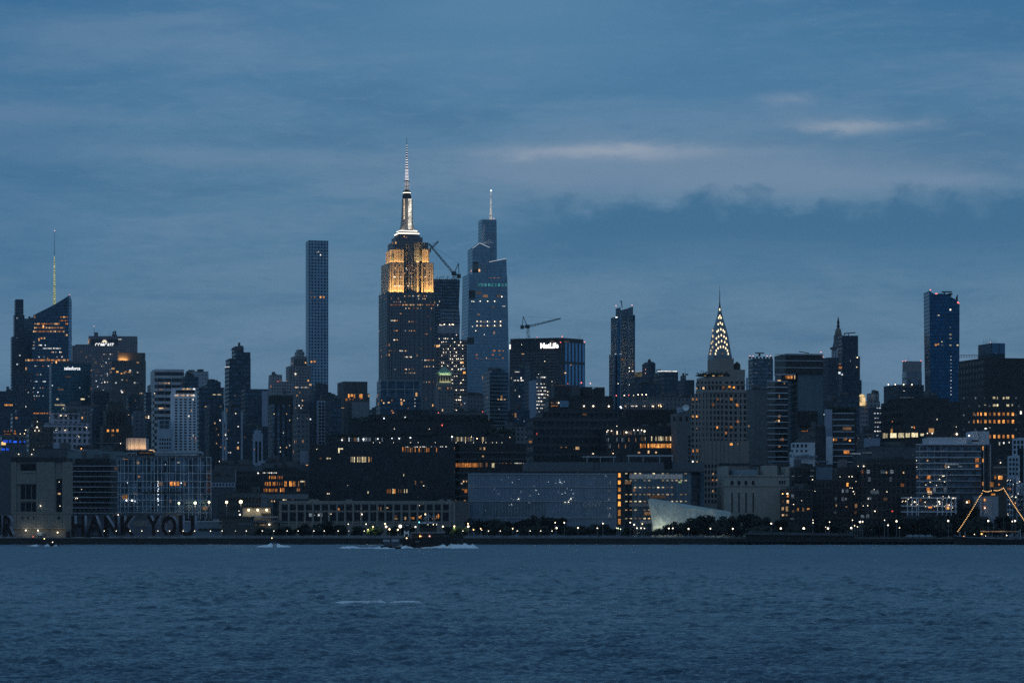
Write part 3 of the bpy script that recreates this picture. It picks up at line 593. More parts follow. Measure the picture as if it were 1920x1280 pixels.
def crane(name, label, pts, Y, foot, r=.9, rot=0, mastw=4.):
    """pts: dict of pixel points; luffing tower crane built from lattice tubes"""
    c = Th(name, label, 'crane', foot[0], Y, 0, z=PZ(foot[1], Y)); q = lambda p, v=0: (c.u(p[0], v), v, c.h(p[1], p[0], v))
    def lat(p, q_, w, nm):
        m_ = MB(); p, q_ = Vector(p), Vector(q_); d = (q_ - p); n = max(3, int(d.length / (w * 1.6))); sd = d.cross(Vector((0, 1, 0))).normalized() * w * .5
        yy = Vector((0, w * .5, 0))
        for o_ in (sd - yy, -sd - yy, yy): m_.tube(p + o_, q_ + o_ * .5, r * .28)
        for i in range(n):
            a, b_ = p + d * (i / n), p + d * ((i + 1) / n); s_ = 1 if i % 2 else -1
            m_.tube(a + sd * s_ - yy, b_ - sd * s_ - yy, r * .16); m_.tube(a + sd * s_, b_ + yy, r * .16)
        c.part(nm, m_, STEEL)
    lat(q(foot), q(pts['top']), mastw, 'tower_mast'); lat(q(pts['top']), q(pts['tip']), 2.6, 'jib'); lat(q(pts['top']), q(pts['back']), 3., 'counter_jib')
    m_ = MB(); a = Vector(q(pts['back'])); m_.box(a.x - 2.4, a.x + 2.4, -2, 2, a.z - 3, a.z + 2); c.part('counterweight', m_, STEEL)
    m_ = MB(); a = Vector(q(pts['top'])); m_.box(a.x - 3, a.x + 3, -2, 2, a.z - 2, a.z + 2.6); c.part('cab', m_, STEEL)
    m_ = MB(); ap = q(pts['apex']); m_.tube(q(pts['top']), ap, r * .5); m_.tube(q(pts['back']), ap, r * .4); m_.tube(ap, q(pts['tip']), r * .1); c.part('stay_frame', m_, STEEL)
    if 'hook' in pts: m_ = MB(); m_.tube(q(pts['tip']), q(pts['hook']), r * .12); c.part('hook_line', m_, STEEL)
    return c
crane('tower_crane', 'luffing crane with a long raised jib, on the tower under construction beside the floodlit skyscraper', dict(top=(851, 513), tip=(804, 457), back=(860.5, 517), apex=(860, 494)), 3690, (853, 526), 1.1, mastw=4.5)
crane('lattice_boom', 'second crane boom crossing behind the floodlit skyscraper, pointing up to the right', dict(top=(803.5, 470), tip=(822, 452.5), back=(800, 474), apex=(802, 462)), 3712, (803.5, 526), 1.0, mastw=2.4)
# copper roofed building
b = Th('copper_roofed_tower', 'stone tower with a green lit copper pyramid roof beside the stepped stone skyscraper', 'building', 833, 3100, 13)
b.part('wall', (lambda m_: (b.pbox(m_, 815, 851, 1008, 722, 0, 20), m_)[1])(MB()), stone((.14, .135, .14), lit=.05, st=.7))
b.part('upper_wall', (lambda m_: (b.pbox(m_, 818.5, 847, 722, 701, 1.5, 18), m_)[1])(MB()), mat('sand_stone', (.3, .28, .22), .85))
u, z = b.at(832.5, 701, 9.5); k = 1 / b.pm; b.part('roof', MB().loft(u, 9.7, [(14.6 * k, 9, z), (13 * k, 8, z + 1.5 * k * 1.5), (.6 * k, .5, b.h(686.5, 832, 9.5))]), mat('copper_green', (.2, .30, .22), .7))
b.windows(821, 845, 704, 716, 5, 1, .5, .8, v=1.5)
flood(b, 821, 845, 701.8, -.6, 1100, (.75, 1., .6), 40); flood(b, 821, 845, 717.5, .4, 330, (1., .95, .55), 12)
b.rand('wWo', 818, 848, 724, 772, 9, 7, .22, 5)

# --- tapering glass supertall
b = Th('tapered_glass_tower', 'tapering blue glass supertall with slanted crystal tops and a white lit needle', 'skyscraper', 914, 3900, 12)
og = fac((.20, .265, .32), (.175, .27, .35), du=2.6, dv=4.4, fu=.86, fv=.8, lit=.002, warm=.4, st=.8, mirror=.92, vary=.35)
q = lambda pts, v=0: [b.at(x, y, v) for x, y in pts]
b.part('wall', MB().front(q(((872, 1008), (958, 1008), (956, 760), (954.3, 690), (951.2, 517), (886, 515), (879.5, 514), (876, 690), (873, 760))), 0, 46), og)
b.part('left_crystal', MB().front(q(((886, 520), (918, 520), (918, 464.5), (899.5, 455.5), (886, 466)), 6), 6, 40), og)
b.part('top_crystal', MB().front(q(((903.5, 520), (932, 520), (931, 412), (904, 411.5)), 10), 10, 36), og)
b.part('right_crystal', MB().front(q(((913, 518.5), (950.4, 518.5), (949.3, 484.8), (917, 491.2)), 4), 4, 42), og)
ld = emit('edge_light', (.85, .93, 1.), .75, var=False); k = 1 / b.pm
el_ = MB()
for p0, p1, v in (((886, 465.5), (899, 456), 5.7), ((899.5, 455.6), (918, 464), 5.7), ((917, 491), (949, 484.8), 3.7)):
    a, c = b.at(*p0, v), b.at(*p1, v); el_.tube((a[0], v, a[1]), (c[0], v, c[1]), .35 * k)
b.part('edge_light', el_, ld)
el_ = MB(); r = random.Random(2)
for i in range(5):
    a, c = b.at(903 + i * .4, 458 - i * 6, 9.6), b.at(908.6, 452 - i * 7.4, 9.6); el_.tube((a[0], 9.6, a[1]), (c[0], 9.6, c[1]), .16 * k)
for i in range(3):
    a, c = b.at(904, 457.5 - i * .4, 9.6), b.at(925 - i * 3, 455 - i * 3, 9.6); el_.tube((a[0], 9.6, a[1]), (c[0], 9.6, c[1]), .14 * k)
b.part('edge_light', el_, emit('edge_light_dim', (.85, .93, 1.), .3, var=False))
lv = MB()
for i in range(19):
    y = 494 + i * 1.25 if i < 10 else 414 + (i - 10) * 8
    b.pbox(lv, 887 if i < 10 else 904.5, 912 if i < 10 else 931, y + .35, y, 5.5 if i < 10 else 9.6, 6 if i < 10 else 10)
b.part('spandrel', lv, mat('pale_metal', (.42, .45, .48)))
u, z = b.at(920.2, 413, 22); sp = MB().lathe(u, 22, [(2.6 * k, z), (1.6 * k, b.h(392, 920, 22)), (.8 * k, b.h(372, 920, 22)), (.5 * k, b.h(358, 920, 22))], 6)
b.part('needle', sp, emit('needle_white', (1., .95, .93), .8, size=.4)); b.bulb('c', 920.9, 357.5, 1.5, v=22); b.bulb('p', 926, 410, .8, v=12)
b.lits('t', [(898 + i * 6.3, 534, 3.4, 5.4) for i in range(9)]); b.rand('te', 892, 946, 528, 540, 16, 4, .4, 2, w=1.6, h=1.6)
b.strip('ow', 913, 941, 521, 1, 9, p=.6)
for y, k_, x0, x1, n in ((603.3, 'y', 892, 941, 20), (611.3, 'y', 892, 941, 20)): b.strip('ee' + 'd', x0, x1, y, 2.8, n, p=.95)
for y in (602.5, 610.3): b.bulbs('W', [(894.5, y, .9), (901.5, y, .8), (914, y, 1), (927.5, y, 1), (938.5, y, 1.1)], v=-.4)
b.bulbs('W', [(900.5, 564.5, .9), (914.5, 564.5, 1), (927.5, 564.5, 1), (885, 565, .7), (888.5, 565.5, .7), (941, 556, 1.1), (892, 620, .8), (886, 612, .6), (908, 627, .6)], v=-.4)
b.lits('W', [(944.5, 574, 6, 1.6)]); b.lits('w', [(897.5, 589.5, 5, 2.6), (912, 671, 1.5, 1.5)]); b.lits('d', [(910, 555, 9, 5), (925, 576, 6, 1.3), (935, 555, 6, 4), (898, 549, 10, 4)])
b.lits('o', [(926.5, 657.5, 5, 3), (936.5, 657.5, 4, 2.4), (943.5, 657.5, 2, 2), (924, 665, 4, 2), (937, 665, 4, 2), (894, 665, 3, 2), (894, 670.5, 4, 2.5), (943, 671, 2, 2.4)]); b.strip('ed', 895, 947, 672.5, 1.2, 22, p=.7)
b.part('dark_panel', MB().box(b.u(886.5, 5), b.u(897, 5), 5.6, 5.9, b.h(511, 890, 5), b.h(491, 890, 5)), STEEL)
b.part('dark_panel', MB().box(b.u(879, -.3), b.u(891, -.3), -.35, 0, b.h(560, 890, 0), b.h(544, 890, 0)), STEEL)
b.part('dark_panel', MB().box(b.u(876, -.3), b.u(889, -.3), -.35, 0, b.h(645, 880, 0), b.h(633, 880, 0)), STEEL)
for y0, x0, x1 in ((735, 874, 892), (737, 892, 902)): b.part('mechanical_panel', MB().box(b.u(x0), b.u(x1), -.4, 0, b.h(y0 + 12, x0), b.h(y0, x0)), STEEL)
fl = MB()
for i in range(58): b.pbox(fl, 879.8 - i * .1, 951.4 + i * .06, 524 + i * 4.3 + .4, 524 + i * 4.3, -.2, .1)
b.part('floor_band', fl, mat('blue_metal', (.20, .29, .36), .5, .3))
# striped tower in front of it
b = B('striped_office_tower', 'dark office tower with thin pale horizontal floor lines, standing before the tapering glass supertall', 2900, [(904.5, 953, 698), (910, 946, 694, 3)], glassy((.09, .115, .14), lit=.02, dv=4.2), d=34, roof=1)
bd = MB()
for i in range(16): b.pbox(bd, 905.5, 952.5, 704 + i * 7.1 + 1.1, 704 + i * 7.1, -.35, .2)
b.part('floor_band', bd, mat('pale_band', (.26, .3, .34), .6)); b.rand('wcdW', 908, 950, 702, 812, 16, 16, .07, 6); b.lits('w', [(940, 748.5, 4, 2), (946, 748.5, 3, 2), (934, 748.5, 2, 2)]); b.strip('y', 910, 927, 787.5, 2, 7, p=.7)

# --- broad octagonal slab with the lit name
b = Th('broad_office_slab', 'broad dark slab tower with a white lit name and pale blue vertical stripes', 'skyscraper', 1026, 4000, 0)
def plan(pts): return [(b.u(px, v), v) for px, v in pts]
zt = b.h(640, 1026, 0)
pts = plan(((955, 24), (1047, 0), (1058, 4), (1097, 34), (1092, 62), (975, 62)))
b.part('wall', MB().prism(pts, -.5, zt), fac((.055, .055, .065), (.04, .045, .06), du=4., dv=4.2, fu=.5, fv=.42, lit=.015, warm=.4, mirror=.5))
b.part('roof_cornice', MB().prism(plan(((957, 24), (1047, -.8), (1058, 3), (1094, 34), (1090, 60), (976, 60))), zt, b.h(633, 1026, 0)), mat('black_metal', (.02, .022, .025)))
nb = MB(); a = Vector((b.u(1047, 0), 0)); c = Vector((b.u(955, 24), 24))
for i in range(24):
    z1 = b.h(662 + i * 5.6, 1000, 10); d = (c - a); n = Vector((d.y, -d.x)).normalized() * .35
    if n.y > 0: n = -n
    p0, p1 = a + n, c + n; nb.prism([tuple(c + n), tuple(a + n), tuple(a), tuple(c)], z1 - .8, z1 + .8)
b.part('floor_band', nb, mat('slate_band', (.15, .14, .16), .8))
st = MB(); a = Vector((b.u(1058, 4), 4.)); c = Vector((b.u(1097, 34), 34.))
for i in range(6):
    f0, f1 = (i + .22) / 6, (i + .74) / 6; n = Vector((.5, -.6)).normalized() * .4
    p0, p1 = a + (c - a) * f0, a + (c - a) * f1
    for y0, y1 in ((678, 643), (760, 683)): st.prism([tuple(p0 + n), tuple(p1 + n), tuple(p1), tuple(p0)], b.h(y0, 1075, 15), b.h(y1, 1075, 15))
b.part('stripe_glazing', st, mat('stripe_glass', (.16, .36, .58), .3, .7))
dd = Vector((b.u(1047, 0) - b.u(955, 24), -24)); ang = math.atan2(dd.y, dd.x)
sub = Th.__new__(Th); sub.__dict__.update(b.__dict__)
pl_ = MB(); pv = Vector((b.u(1047, 0), 0)); nn = Vector((math.sin(ang), -math.cos(ang)))
def on(f): return pv - Vector((math.cos(ang), math.sin(ang))) * f
L0 = dd.length
sg = TXT(b, 'MetLife', 1012.5, 1048, 652.4, 642.2, emit('sign_white_strong', (1., .97, .98), 2.2, var=False), v=0, bold=.03, ext=.4)
me = sg.data
for vtx in me.vertices:
    f = b.u(1047, 0) + .6 - vtx.co.x; off = -vtx.co.y + .35
    p = on(f) + nn * off; vtx.co.x, vtx.co.y = p.x, p.y
b.lit('W', 956.2, 650, 2.4, 9, v=22.5); b.strip('r', 1050, 1051, 641, 1.2, 1, v=-1); b.lits('w', [(1035, 640, 9, .9)], v=-1.2, name='sign_lamp'); b.lits('w', [(1062, 640.4, 10, .8)], v=4, name='sign_lamp')
b.bulbs('r', [(1051, 641.5, .9), (1096, 641, 1), (1007, 632, .6), (1054, 631, 1.)], v=-1.5)
b.lits('w', [(980.5, 663.5, 5, 1.6), (1060, 699, 3, 1.8)], v=-2); b.bulbs('W', [(978, 646, .6), (1021.5, 677, .8), (1035, 715, .6)], v=-2)
for x in (966, 970, 974, 1084, 1087): b.mast(x, 634, 628 - (x % 3), .25, v=30)
crane('tower_crane', 'dark tower crane with a low slanting jib on the roof of the broad slab tower', dict(top=(989, 612.5), tip=(1051, 597), back=(979, 612.5), apex=(981, 593), hook=(1052, 604)), 4010, (991, 634), 1.0, mastw=4.2)
b = B('hotel_tower', 'dark grey tower dotted with rows of white window lights, left of the pale windowless slab', 3000, [(955, 992, 715), (960, 990, 690, 4)], navy(lit=.04, warm=.1), d=26, roof=2)
b.strip('W', 965, 975, 697, 1.2, 4, p=.9); b.strip('W', 963, 982, 713, 2, 8, p=.7); b.rand('Wce', 957, 990, 700, 780, 9, 14, .1, 4)
b.bulbs('W', [(988, 715 + i * 6.5, .75) for i in range(1, 13) if i not in (2, 3, 8)], v=-.4)
b = B('apartment_block', 'dark tower top shaped like two black boxes in front of the broad slab tower', 2800, [(983, 1024, 700), (985, 999, 680, 3), (1010, 1023, 685, 3)][:2], navy(lit=.0, fu=.3), d=24, roof=0)
m_ = MB(); b.pbox(m_, 1010, 1023, 712, 685, 2, 16); b.part('roof_box', m_, STEEL)
b = B('windowless_slab', 'pale blue grey blank wall slab, narrow and windowless, between two lit towers', 2500, [(991.5, 1006, 712)], mat('blank_wall', (.27, .32, .42), .85, 0, .15), d=22, roof=0)
b = B('apartment_tower', 'tower with rows of very bright white windows right of the pale windowless slab', 2700, [(1004, 1032, 713), (1006, 1028, 703, 2)], fac((.11, .10, .11), (.03, .035, .045), du=3, dv=4, fu=.6, fv=.5, lit=.05, warm=.4), d=24, roof=1)
r = random.Random(9)
for j in range(10):
    for x in (1007, 1010.5, 1014.5, 1017, 1020.5, 1022.5):
        if r.random() < .66: b.lit('W', x + r.uniform(-.5, .5), 707 + j * 6.5 + (6 if j else 0), r.uniform(1.4, 2.6), 1.7)
b.bulbs('W', [(1027, 734, .8), (1027, 740, .8), (1010, 701, .6)], v=-.5)
b = B('apartment_tower', 'faint dark blue tower below the dotted grey tower, with a thin antenna', 2350, [(952, 993, 768), (966, 982, 758, 2)], glassy((.1, .14, .18), lit=.02), d=26, roof=0); b.mast(973, 758, 733, .3); b.rand('ced', 954, 990, 770, 830, 12, 14, .06, 2)
# --- faceted blue tower with notched crown
b = Th('faceted_glass_tower', 'tall dark blue glass tower with a notched crown and two red roof lights', 'skyscraper', 1168, 3300, 13)
fg = glassy((.09, .19, .27), lit=.003, dv=3.9, du=2.2)
for x0, x1, yt, v0, v1 in ((1142, 1154, 663, 4, 28), (1145.3, 1164, 593, 2, 30), (1163, 1178, 578, -.6, 32), (1177, 1190.8, 590, .8, 30), (1154.5, 1164, 576, 3, 24), (1178.5, 1186, 574.5, 3, 24)):
    m_ = MB(); a, c = b.span(x0, x1, v0, v1); zt = b.h(yt, (x0 + x1) / 2, v0)
    if yt in (576, 574.5): m_.front([(a, b.h(600, x0, v0)), (c, b.h(600, x0, v0)), (c, zt - (5 if yt == 576 else 0)), (a, zt - (0 if yt == 576 else 7))], v0, v1)
    else: m_.box(a, c, v0, v1, -.5, zt)
    b.part('wall' if yt > 577 else 'crown_fin', m_, fg)
ml = MB()
for x in (1163.3, 1177.4): b.pbox(ml, x, x + .6, 1000, 590, -1.1, -.6)
b.part('mullion', ml, mat('pale_metal', (.42, .45, .48)))
m_ = MB(); a = b.at(1166.5, 577, 8); c = b.at(1165, 565, 8); m_.tube((a[0], 8, a[1]), (c[0], 8, c[1]), .5); m_.tube((c[0] - 1.5, 8, c[1]), (c[0] + 1, 8, c[1]), .6); b.part('roof_hoist', m_, STEEL)
b.bulbs('p', [(1155, 573, 1.), (1185, 572, 1.)], v=2); b.lits('W', [(1156, 594.7, 4, 1.6)], v=1.8); b.lits('d', [(1167.5, 674, 7, 4), (1186, 683, 2, 3)], v=-.7); b.lits('c', [(1154, 663.5, 3, 1.6), (1164, 663.3, 3, 1)], v=-.7); b.bulbs('W', [(1180, 689.5, 1.), (1180, 695.7, .8), (1159, 719, .8)]); b.rand('ed', 1148, 1188, 640, 735, 12, 20, .06, 3)
# --- group right of it
b = B('apartment_block', 'dark block with a tan glowing patch under a bright white roof edge', 2700, [(1178, 1208, 706), (1190, 1208, 696.5, 1)], navy(lit=.02), d=24, roof=0)
b.part('lit_wall', MB().box(b.u(1190), b.u(1206), .3, .9, b.h(708, 1198), b.h(698, 1198)), emit('tan_glow', (.45, .36, .2), .32, size=.2)); b.lit('W', 1198.5, 695.8, 11, 1, v=.5); b.strip('dW', 1180, 1190, 695.5, 1.4, 4, p=.8)  # wall patch glows itself, lamplight put in as emission
b.bulb('g', 1199, 728, 1.2); b.lit('g', 1199, 726, 5, 3); b.bulbs('W', [(1213, 725.5, .9), (1225.5, 732, .8), (1180, 721, .6)])
b = B('apartment_block', 'stout dark tower with a rounded water tank on the roof, below the faceted blue tower', 2600, [(1204, 1229, 680), (1207, 1226, 678, 3)], navy(lit=.02, fu=.4), d=22, roof=0)
b.tank(1217.5, 672.5, 3.2, 6); b.bulbs('p', [(1210.5, 692.5, .7), (1210, 699.5, .8)])
b = B('office_block', 'flat dark blue office block with a glowing white line along its roof edge', 2500, [(1226, 1271.5, 696.5)], navy(lit=.008), d=30, roof=0)
b.lits('W', [(1251, 695.8, 38, 1.1)], v=-.3); m_ = MB()
for x in (1231, 1234, 1237): b.pbox(m_, x, x + 2, 696, 692, 6, 9)
b.part('roof_fan', m_, STEEL)
b = B('apartment_block', 'low hazy blue block with roof hut and mast, left of the brick apartment tower', 3000, [(1270, 1302, 712), (1276, 1286, 704, 3)], navy(lit=.01, fu=.4), d=24, roof=1); b.mast(1285, 704, 688, .3)
# --- art deco tower with the sunburst crown
b = Th('sunburst_tower', 'art deco tower with arches of glowing triangular windows on its steel crown and needle spire', 'skyscraper', 1349.5, 4200, 13)
k = 1 / b.pm; u, _ = b.at(1349.5, 668, 11); cv = 11.
chz = lambda y: b.h(y, 1349.5, cv); cm = mat('crown_steel', (.17, .19, .21), .35, .8, .2)
prof = [(21, 700), (21, 668), (19.2, 660), (18.6, 655), (16.7, 642), (14.8, 630), (11.7, 617), (8.4, 606), (5.2, 594), (3.3, 584), (2.1, 577), (.9, 566), (.45, 545), (.15, 534)]
b.part('crown', MB().loft(u, cv, [(w * k * .86, w * k * .86, chz(y)) for w, y in prof[:11]]), cm)
b.part('spire', MB().lathe(u, cv, [(w * k, chz(y)) for w, y in prof[10:]], 6), STEEL)
b.part('wall', MB().box(u - 17.5 * k, u + 17.5 * k, cv - 17.5 * k, cv + 17.5 * k, -.5, chz(690)), stone((.25, .25, .26)))
arc = MB()
for cy, w, hh in ((668, 15.5, 17), (660, 15.5, 20), (650, 14, 19), (638, 12.5, 17), (626, 9.6, 15), (615, 7, 14), (603, 4.6, 13)):
    for i in range(10):
        p = []
        for j in (i, i + 1):
            a = math.pi * j / 10; f = cv - (w + 2.5) * k * .86 - .3
            p.append((u + 2 * k + math.cos(a) * w * .72 * k, cv - (w + 1.6 - 1.6 * math.sin(a)) * k * .86 - .25, chz(cy) + math.sin(a) * hh * k))
        arc.tube(p[0], p[1], .35 * k, 4)
b.part('arch_rib', arc, mat('arch_steel', (.28, .3, .32), .35, .8))
tri = MB().front([(-.5, -.5), (.5, -.5), (.22, .5), (-.22, .5)], -.5, .5).mesh('crown_window', emit('crown_window', (1., .78, .48), 2.1, var=False))
def crown_halfdepth(y):
    ys = [p[1] for p in prof]; ws = [p[0] for p in prof]
    return float(np.interp(-y, [-v for v in ys], ws)) * k * .86
for x, y in ((1349.5, 580), (1349.7, 592), (1347.6, 595.5), (1352, 595.5), (1346.6, 607.5), (1350.6, 605), (1354.2, 607.5), (1344.6, 621.3), (1347, 619), (1351.6, 617), (1356, 619), (1358.5, 622), (1343.3, 634), (1347.3, 630.5), (1352.5, 628), (1357.5, 630.5), (1361.5, 634), (1343, 645.5), (1347.5, 641), (1353, 638.8), (1359, 641), (1363, 645.5), (1346.4, 652.5), (1351, 649.8), (1356.4, 649.8), (1360.8, 652.5), (1343, 657), (1364, 657), (1341.6, 662.8), (1365.5, 662.8)):
    vv = cv - crown_halfdepth(y) - .7; a, z = b.at(x, y, vv)
    o = link('crown_window', tri, b.e); o.location = (a, vv, z); o.scale = (2.1 * k, .8, 3.9 * k)
dm = emit('crown_window_side', (1., .7, .4), .8, var=False); tri2 = MB().front([(-.5, -.5), (.5, -.5), (.22, .5), (-.22, .5)], -.5, .5).mesh('crown_window', dm)
for x, y in ((1340, 619), (1338, 629), (1337, 631), (1336.5, 640), (1338.5, 643), (1335, 651), (1338, 657), (1338, 663)):
    u2 = u - crown_halfdepth(y) - .4; o = link('crown_window', tri2, b.e); o.location = (u2, cv + (x - 1337) * k * 3, b.h(y, 1337, cv)); o.scale = (.8, 5 * k, 3.4 * k)
b.lit('d', 1355, 663, 3, 2.5, v=cv - 19.6 * k)
# --- right-hand back row
b = B('glass_tower', 'dark blue tower with a crenellated top, right of the brick apartment tower', 2900, [(1403, 1449.5, 672)], fac((.05, .06, .075), (.10, .14, .19), du=1.6, dv=3.6, fu=.7, fv=.7, lit=.003), d=24, roof=0, rot=6)
m_ = MB()
for i in range(7): b.pbox(m_, 1404 + i * 6.6, 1408.4 + i * 6.6, 672, 668 + (i % 2), 0, 6)
b.part('parapet_block', m_, STEEL)
m_ = MB(); b.pbox(m_, 1422, 1426, 668, 662, 4, 7); b.pbox(m_, 1416, 1433, 662.5, 660.6, 4, 7); b.part('cleaning_crane', m_, STEEL)
b.bulbs('p', [(1406, 667, .9), (1412, 667, .9), (1438.5, 667, .9), (1445, 667, .9)], v=1); b.lits('e', [(1408, 681.5, 5, 1.2), (1417, 681.5, 4, 1.4), (1442.5, 681.5, 4, 1.4), (1416.5, 699, 4, 1.2), (1442.5, 699, 4, 1.2), (1408, 699, 4, 1.)])
b.part('pale_edge', MB().box(b.u(1399.5), b.u(1402.5), -.3, 2, -.5, b.h(708, 1401)), mat('pale_blue_concrete', (.32, .36, .44)))
b = B('apartment_block', 'broad blank grey blue wall building under the crenellated blue tower', 2150, [(1393, 1440, 731)], fac((.13, .135, .14), (.10, .12, .14), du=3.4, dv=3.6, fu=.3, fv=.4, lit=.0), d=26, roof=1)
b = B('clock_tower', 'slim white tower with a tapering roof, gilded cupola and dark lantern tip', 3100, [(1555, 1586, 683), (1559, 1582, 652.5, 1.2)], mat('white_marble', (.46, .47, .52), .85, 0, .12), d=22, roof=0)
k = 1 / b.pm; u, z = b.at(1571.7, 652, 11); hz2 = lambda y: b.h(y, 1571.7, 11)
b.part('cornice', MB().loft(u, 11, [(11.6 * k, 11.6 * k, hz2(655)), (12.4 * k, 12.4 * k, hz2(651)), (9.6 * k, 9.6 * k, hz2(650))]), mat('marble_dark', (.13, .14, .16), .85))  # cornice and roof in a darker tone than the shaft
b.part('roof', MB().loft(u, 11, [(8.6 * k, 8.6 * k, hz2(650)), (6.8 * k, 6.8 * k, hz2(640)), (6.4 * k, 6.4 * k, hz2(628))]), mat('marble_dark', (.13, .14, .16)))
b.part('cupola', MB().lathe(u, 11, [(6.6 * k, hz2(628)), (6.8 * k, hz2(625)), (5.6 * k, hz2(619)), (3.6 * k, hz2(615.5)), (1.6 * k, hz2(614))], 10), mat('gilded_copper', (.2, .17, .13), .6, .3))
b.part('lantern', MB().lathe(u, 11, [(1.7 * k, hz2(614)), (4 * k, hz2(611.8)), (1.9 * k, hz2(609)), (2.6 * k, hz2(603.5)), (1.6 * k, hz2(600)), (.3 * k, hz2(593.5))], 8), STEEL)
b.windows(1560, 1578, 660, 680, 4, 4, .3, .5, v=1.2)
b = B('office_block', 'plain dark blue block between the black capped building and the slim white clock tower', 2900, [(1538, 1572, 670)], navy(lit=.004, fu=.3), d=24, roof=0)
b = B('apartment_tower', 'slender black tower stepping out on one side, with a flat crane arm on top', 2950, [(1571, 1612.5, 668), (1571.5, 1609, 629, .3)], navy(lit=.004, du=2.4), d=22, roof=0, rot=5)
m_ = MB(); a, c = b.at(1583, 625, 8), b.at(1604, 623.4, 8); m_.tube((a[0], 8, a[1]), (c[0], 8, c[1]), .55); a2 = b.at(1591, 629, 8); m_.tube((a2[0], 8, a2[1]), (a2[0], 8, a[1]), .4); a3 = b.at(1583, 628, 8); m_.tube((a3[0], 8, a3[1]), (a[0], 8, a[1]), .6); b.part('cleaning_crane', m_, STEEL)
b.bulbs('y', [(1607.5, 670, 1.1), (1606.5, 688, .7)]); b.lits('c', [(1594.5, 676.5, 1.2, 4)]); b.lits('o', [(1575.5, 689, 7, 5), (1574.5, 682, 3, 3)]); b.lits('c', [(1574, 699, 4, 4), (1579, 702, 3, 2)])
m_ = MB()
for x, y0, y1 in ((1609, 690, 668), (1612, 742, 712)): b.pbox(m_, x, x + 2.6, y0, y1, 1, 12)
b.part('projecting_bay', m_, navy(lit=0))
b = B('apartment_block', 'dark lower block filling the space under the slender black tower', 2500, [(1556, 1612, 742)], navy(lit=.01), d=24, roof=1)
b = B('church_tower', 'grey stone building with one warm glowing round turret, left of the rows of white windows', 2700, [(1609, 1650, 752), (1625, 1648.5, 737, 2)], stone((.19, .19, .21), du=4), d=24, roof=1)
k = 1 / b.pm; u, z = b.at(1617, 754, 2); b.part('turret', MB().lathe(u, 3, [(6.5 * k, z - 3), (6.5 * k, b.h(743, 1617, 2)), (4.5 * k, b.h(740, 1617, 2)), (1 * k, b.h(738.5, 1617, 2))], 10), emit('turret_glow', (.95, .66, .32), .62, size=.25))  # light on the turret put in as its own glow
b.windows(1612, 1627, 762, 812, 3, 6, .35, .45); b.windows(1628, 1647, 747, 757, 4, 1, .4, .8, v=2)
b = B('office_block', 'dark block with rows of cold white office lights below the church turret', 2200, [(1628, 1668, 762)], navy(lit=.005), d=24, roof=0)
r = random.Random(5)
for y, xs in ((764.5, (1645, 1650, 1655, 1661)), (774.5, (1640, 1646, 1651, 1656.5, 1662)), (783.5, (1641, 1646)), (791.5, (1641, 1645.5, 1650)), (800, (1641, 1646)), (808, (1641, 1646, 1650)), (816, (1645,))):
    for x in xs: b.lit('W' if r.random() < .5 else 'c', x, y, 3, 1.6)
b = B('hotel_tower', 'grey tower with a pale windowless top half and red corner lamps', 3300, [(1691.5, 1728.5, 699), (1692, 1728, 677, .3)], fac((.2, .21, .23), (.13, .16, .2), du=6, dv=9, fu=.7, fv=.75, lit=0, mirror=.8), d=24, roof=0, rot=4)
b.part('crown', MB().box(b.u(1692.5), b.u(1727.5), -.2, .4, b.h(697, 1710), b.h(678, 1710)), mat('pale_louver', (.24, .235, .25), .85))
b.bulbs('r', [(1692.5, 676.5, .8), (1698, 676, .8), (1727, 676, .8)]); b.strip('d', 1700, 1724, 694, 1, 6, p=.6)
b = B('office_block', 'wide dark blue flat block with four lamps on its roof edge', 2600, [(1657, 1732.5, 721)], navy(lit=.004), d=34, roof=0)
b.bulbs('W', [(1665.5, 720.6, 1.2), (1678.5, 720.6, 1.2), (1694.5, 720.6, 1.2), (1710, 720.6, 1.2), (1695, 732.5, .6)]); b.lits('e', [(1700, 745, 28, 1)])
b = Th('curved_blue_tower', 'tall deep blue glass tower with a slanted roofline and a vertical row of lights', 'skyscraper', 1770, 2700, 2)
b.part('wall', MB().front([b.at(*p, 0) for p in ((1747, 1008), (1797, 1008), (1798.5, 760), (1799.2, 568), (1795, 563), (1775, 552), (1764, 550), (1752, 551.5), (1742.4, 545), (1743.5, 640), (1745.5, 760))], 0, 30), glassy((.035, .125, .21), dv=3.4, du=1.5, lit=.001))
m_ = MB(); b.pbox(m_, 1762, 1781, 553, 551, 6, 18); b.pbox(m_, 1770, 1784, 555, 551.5, 6, 18); b.pbox(m_, 1765, 1785, 548, 546, 8, 11); b.pbox(m_, 1778, 1786, 552, 549.5, 8, 11); b.pbox(m_, 1769, 1772, 552, 547, 8, 11); b.part('cleaning_crane', m_, STEEL)
b.part('roof_fin', MB().front([b.at(*p, 4) for p in ((1793, 566), (1796, 566), (1796, 552), (1793.5, 558))], 4, 8), STEEL)
b.bulbs('r', [(1744.5, 543.5, 1.2), (1755, 550.5, 1.1), (1757, 550.5, .9), (1796, 567, 1.5), (1798, 568.5, .9)], v=-.6)
b.lits('W', [(1782, 580.5, 3, 3)]); b.lits('y', [(1760, 591, 3, 1.4), (1782, 627, 3.4, 3.4), (1782, 634, 3, 1.2), (1782, 647, 3.4, 2.4), (1795.5, 647, 3, 2.6), (1766, 640.5, 2, 1.6)]); b.lits('O', [(1754.5, 646.5, 4, 4), (1759, 645, 4, 2.6)])
b.lits('e', [(1766, 647, 2, 3), (1769, 647, 2, 3), (1782, 613.5, 2, 2.4)]); b.lits('c', [(1783, 668 + i * 6.5, 2.2, 1.1) for i in range(12)])
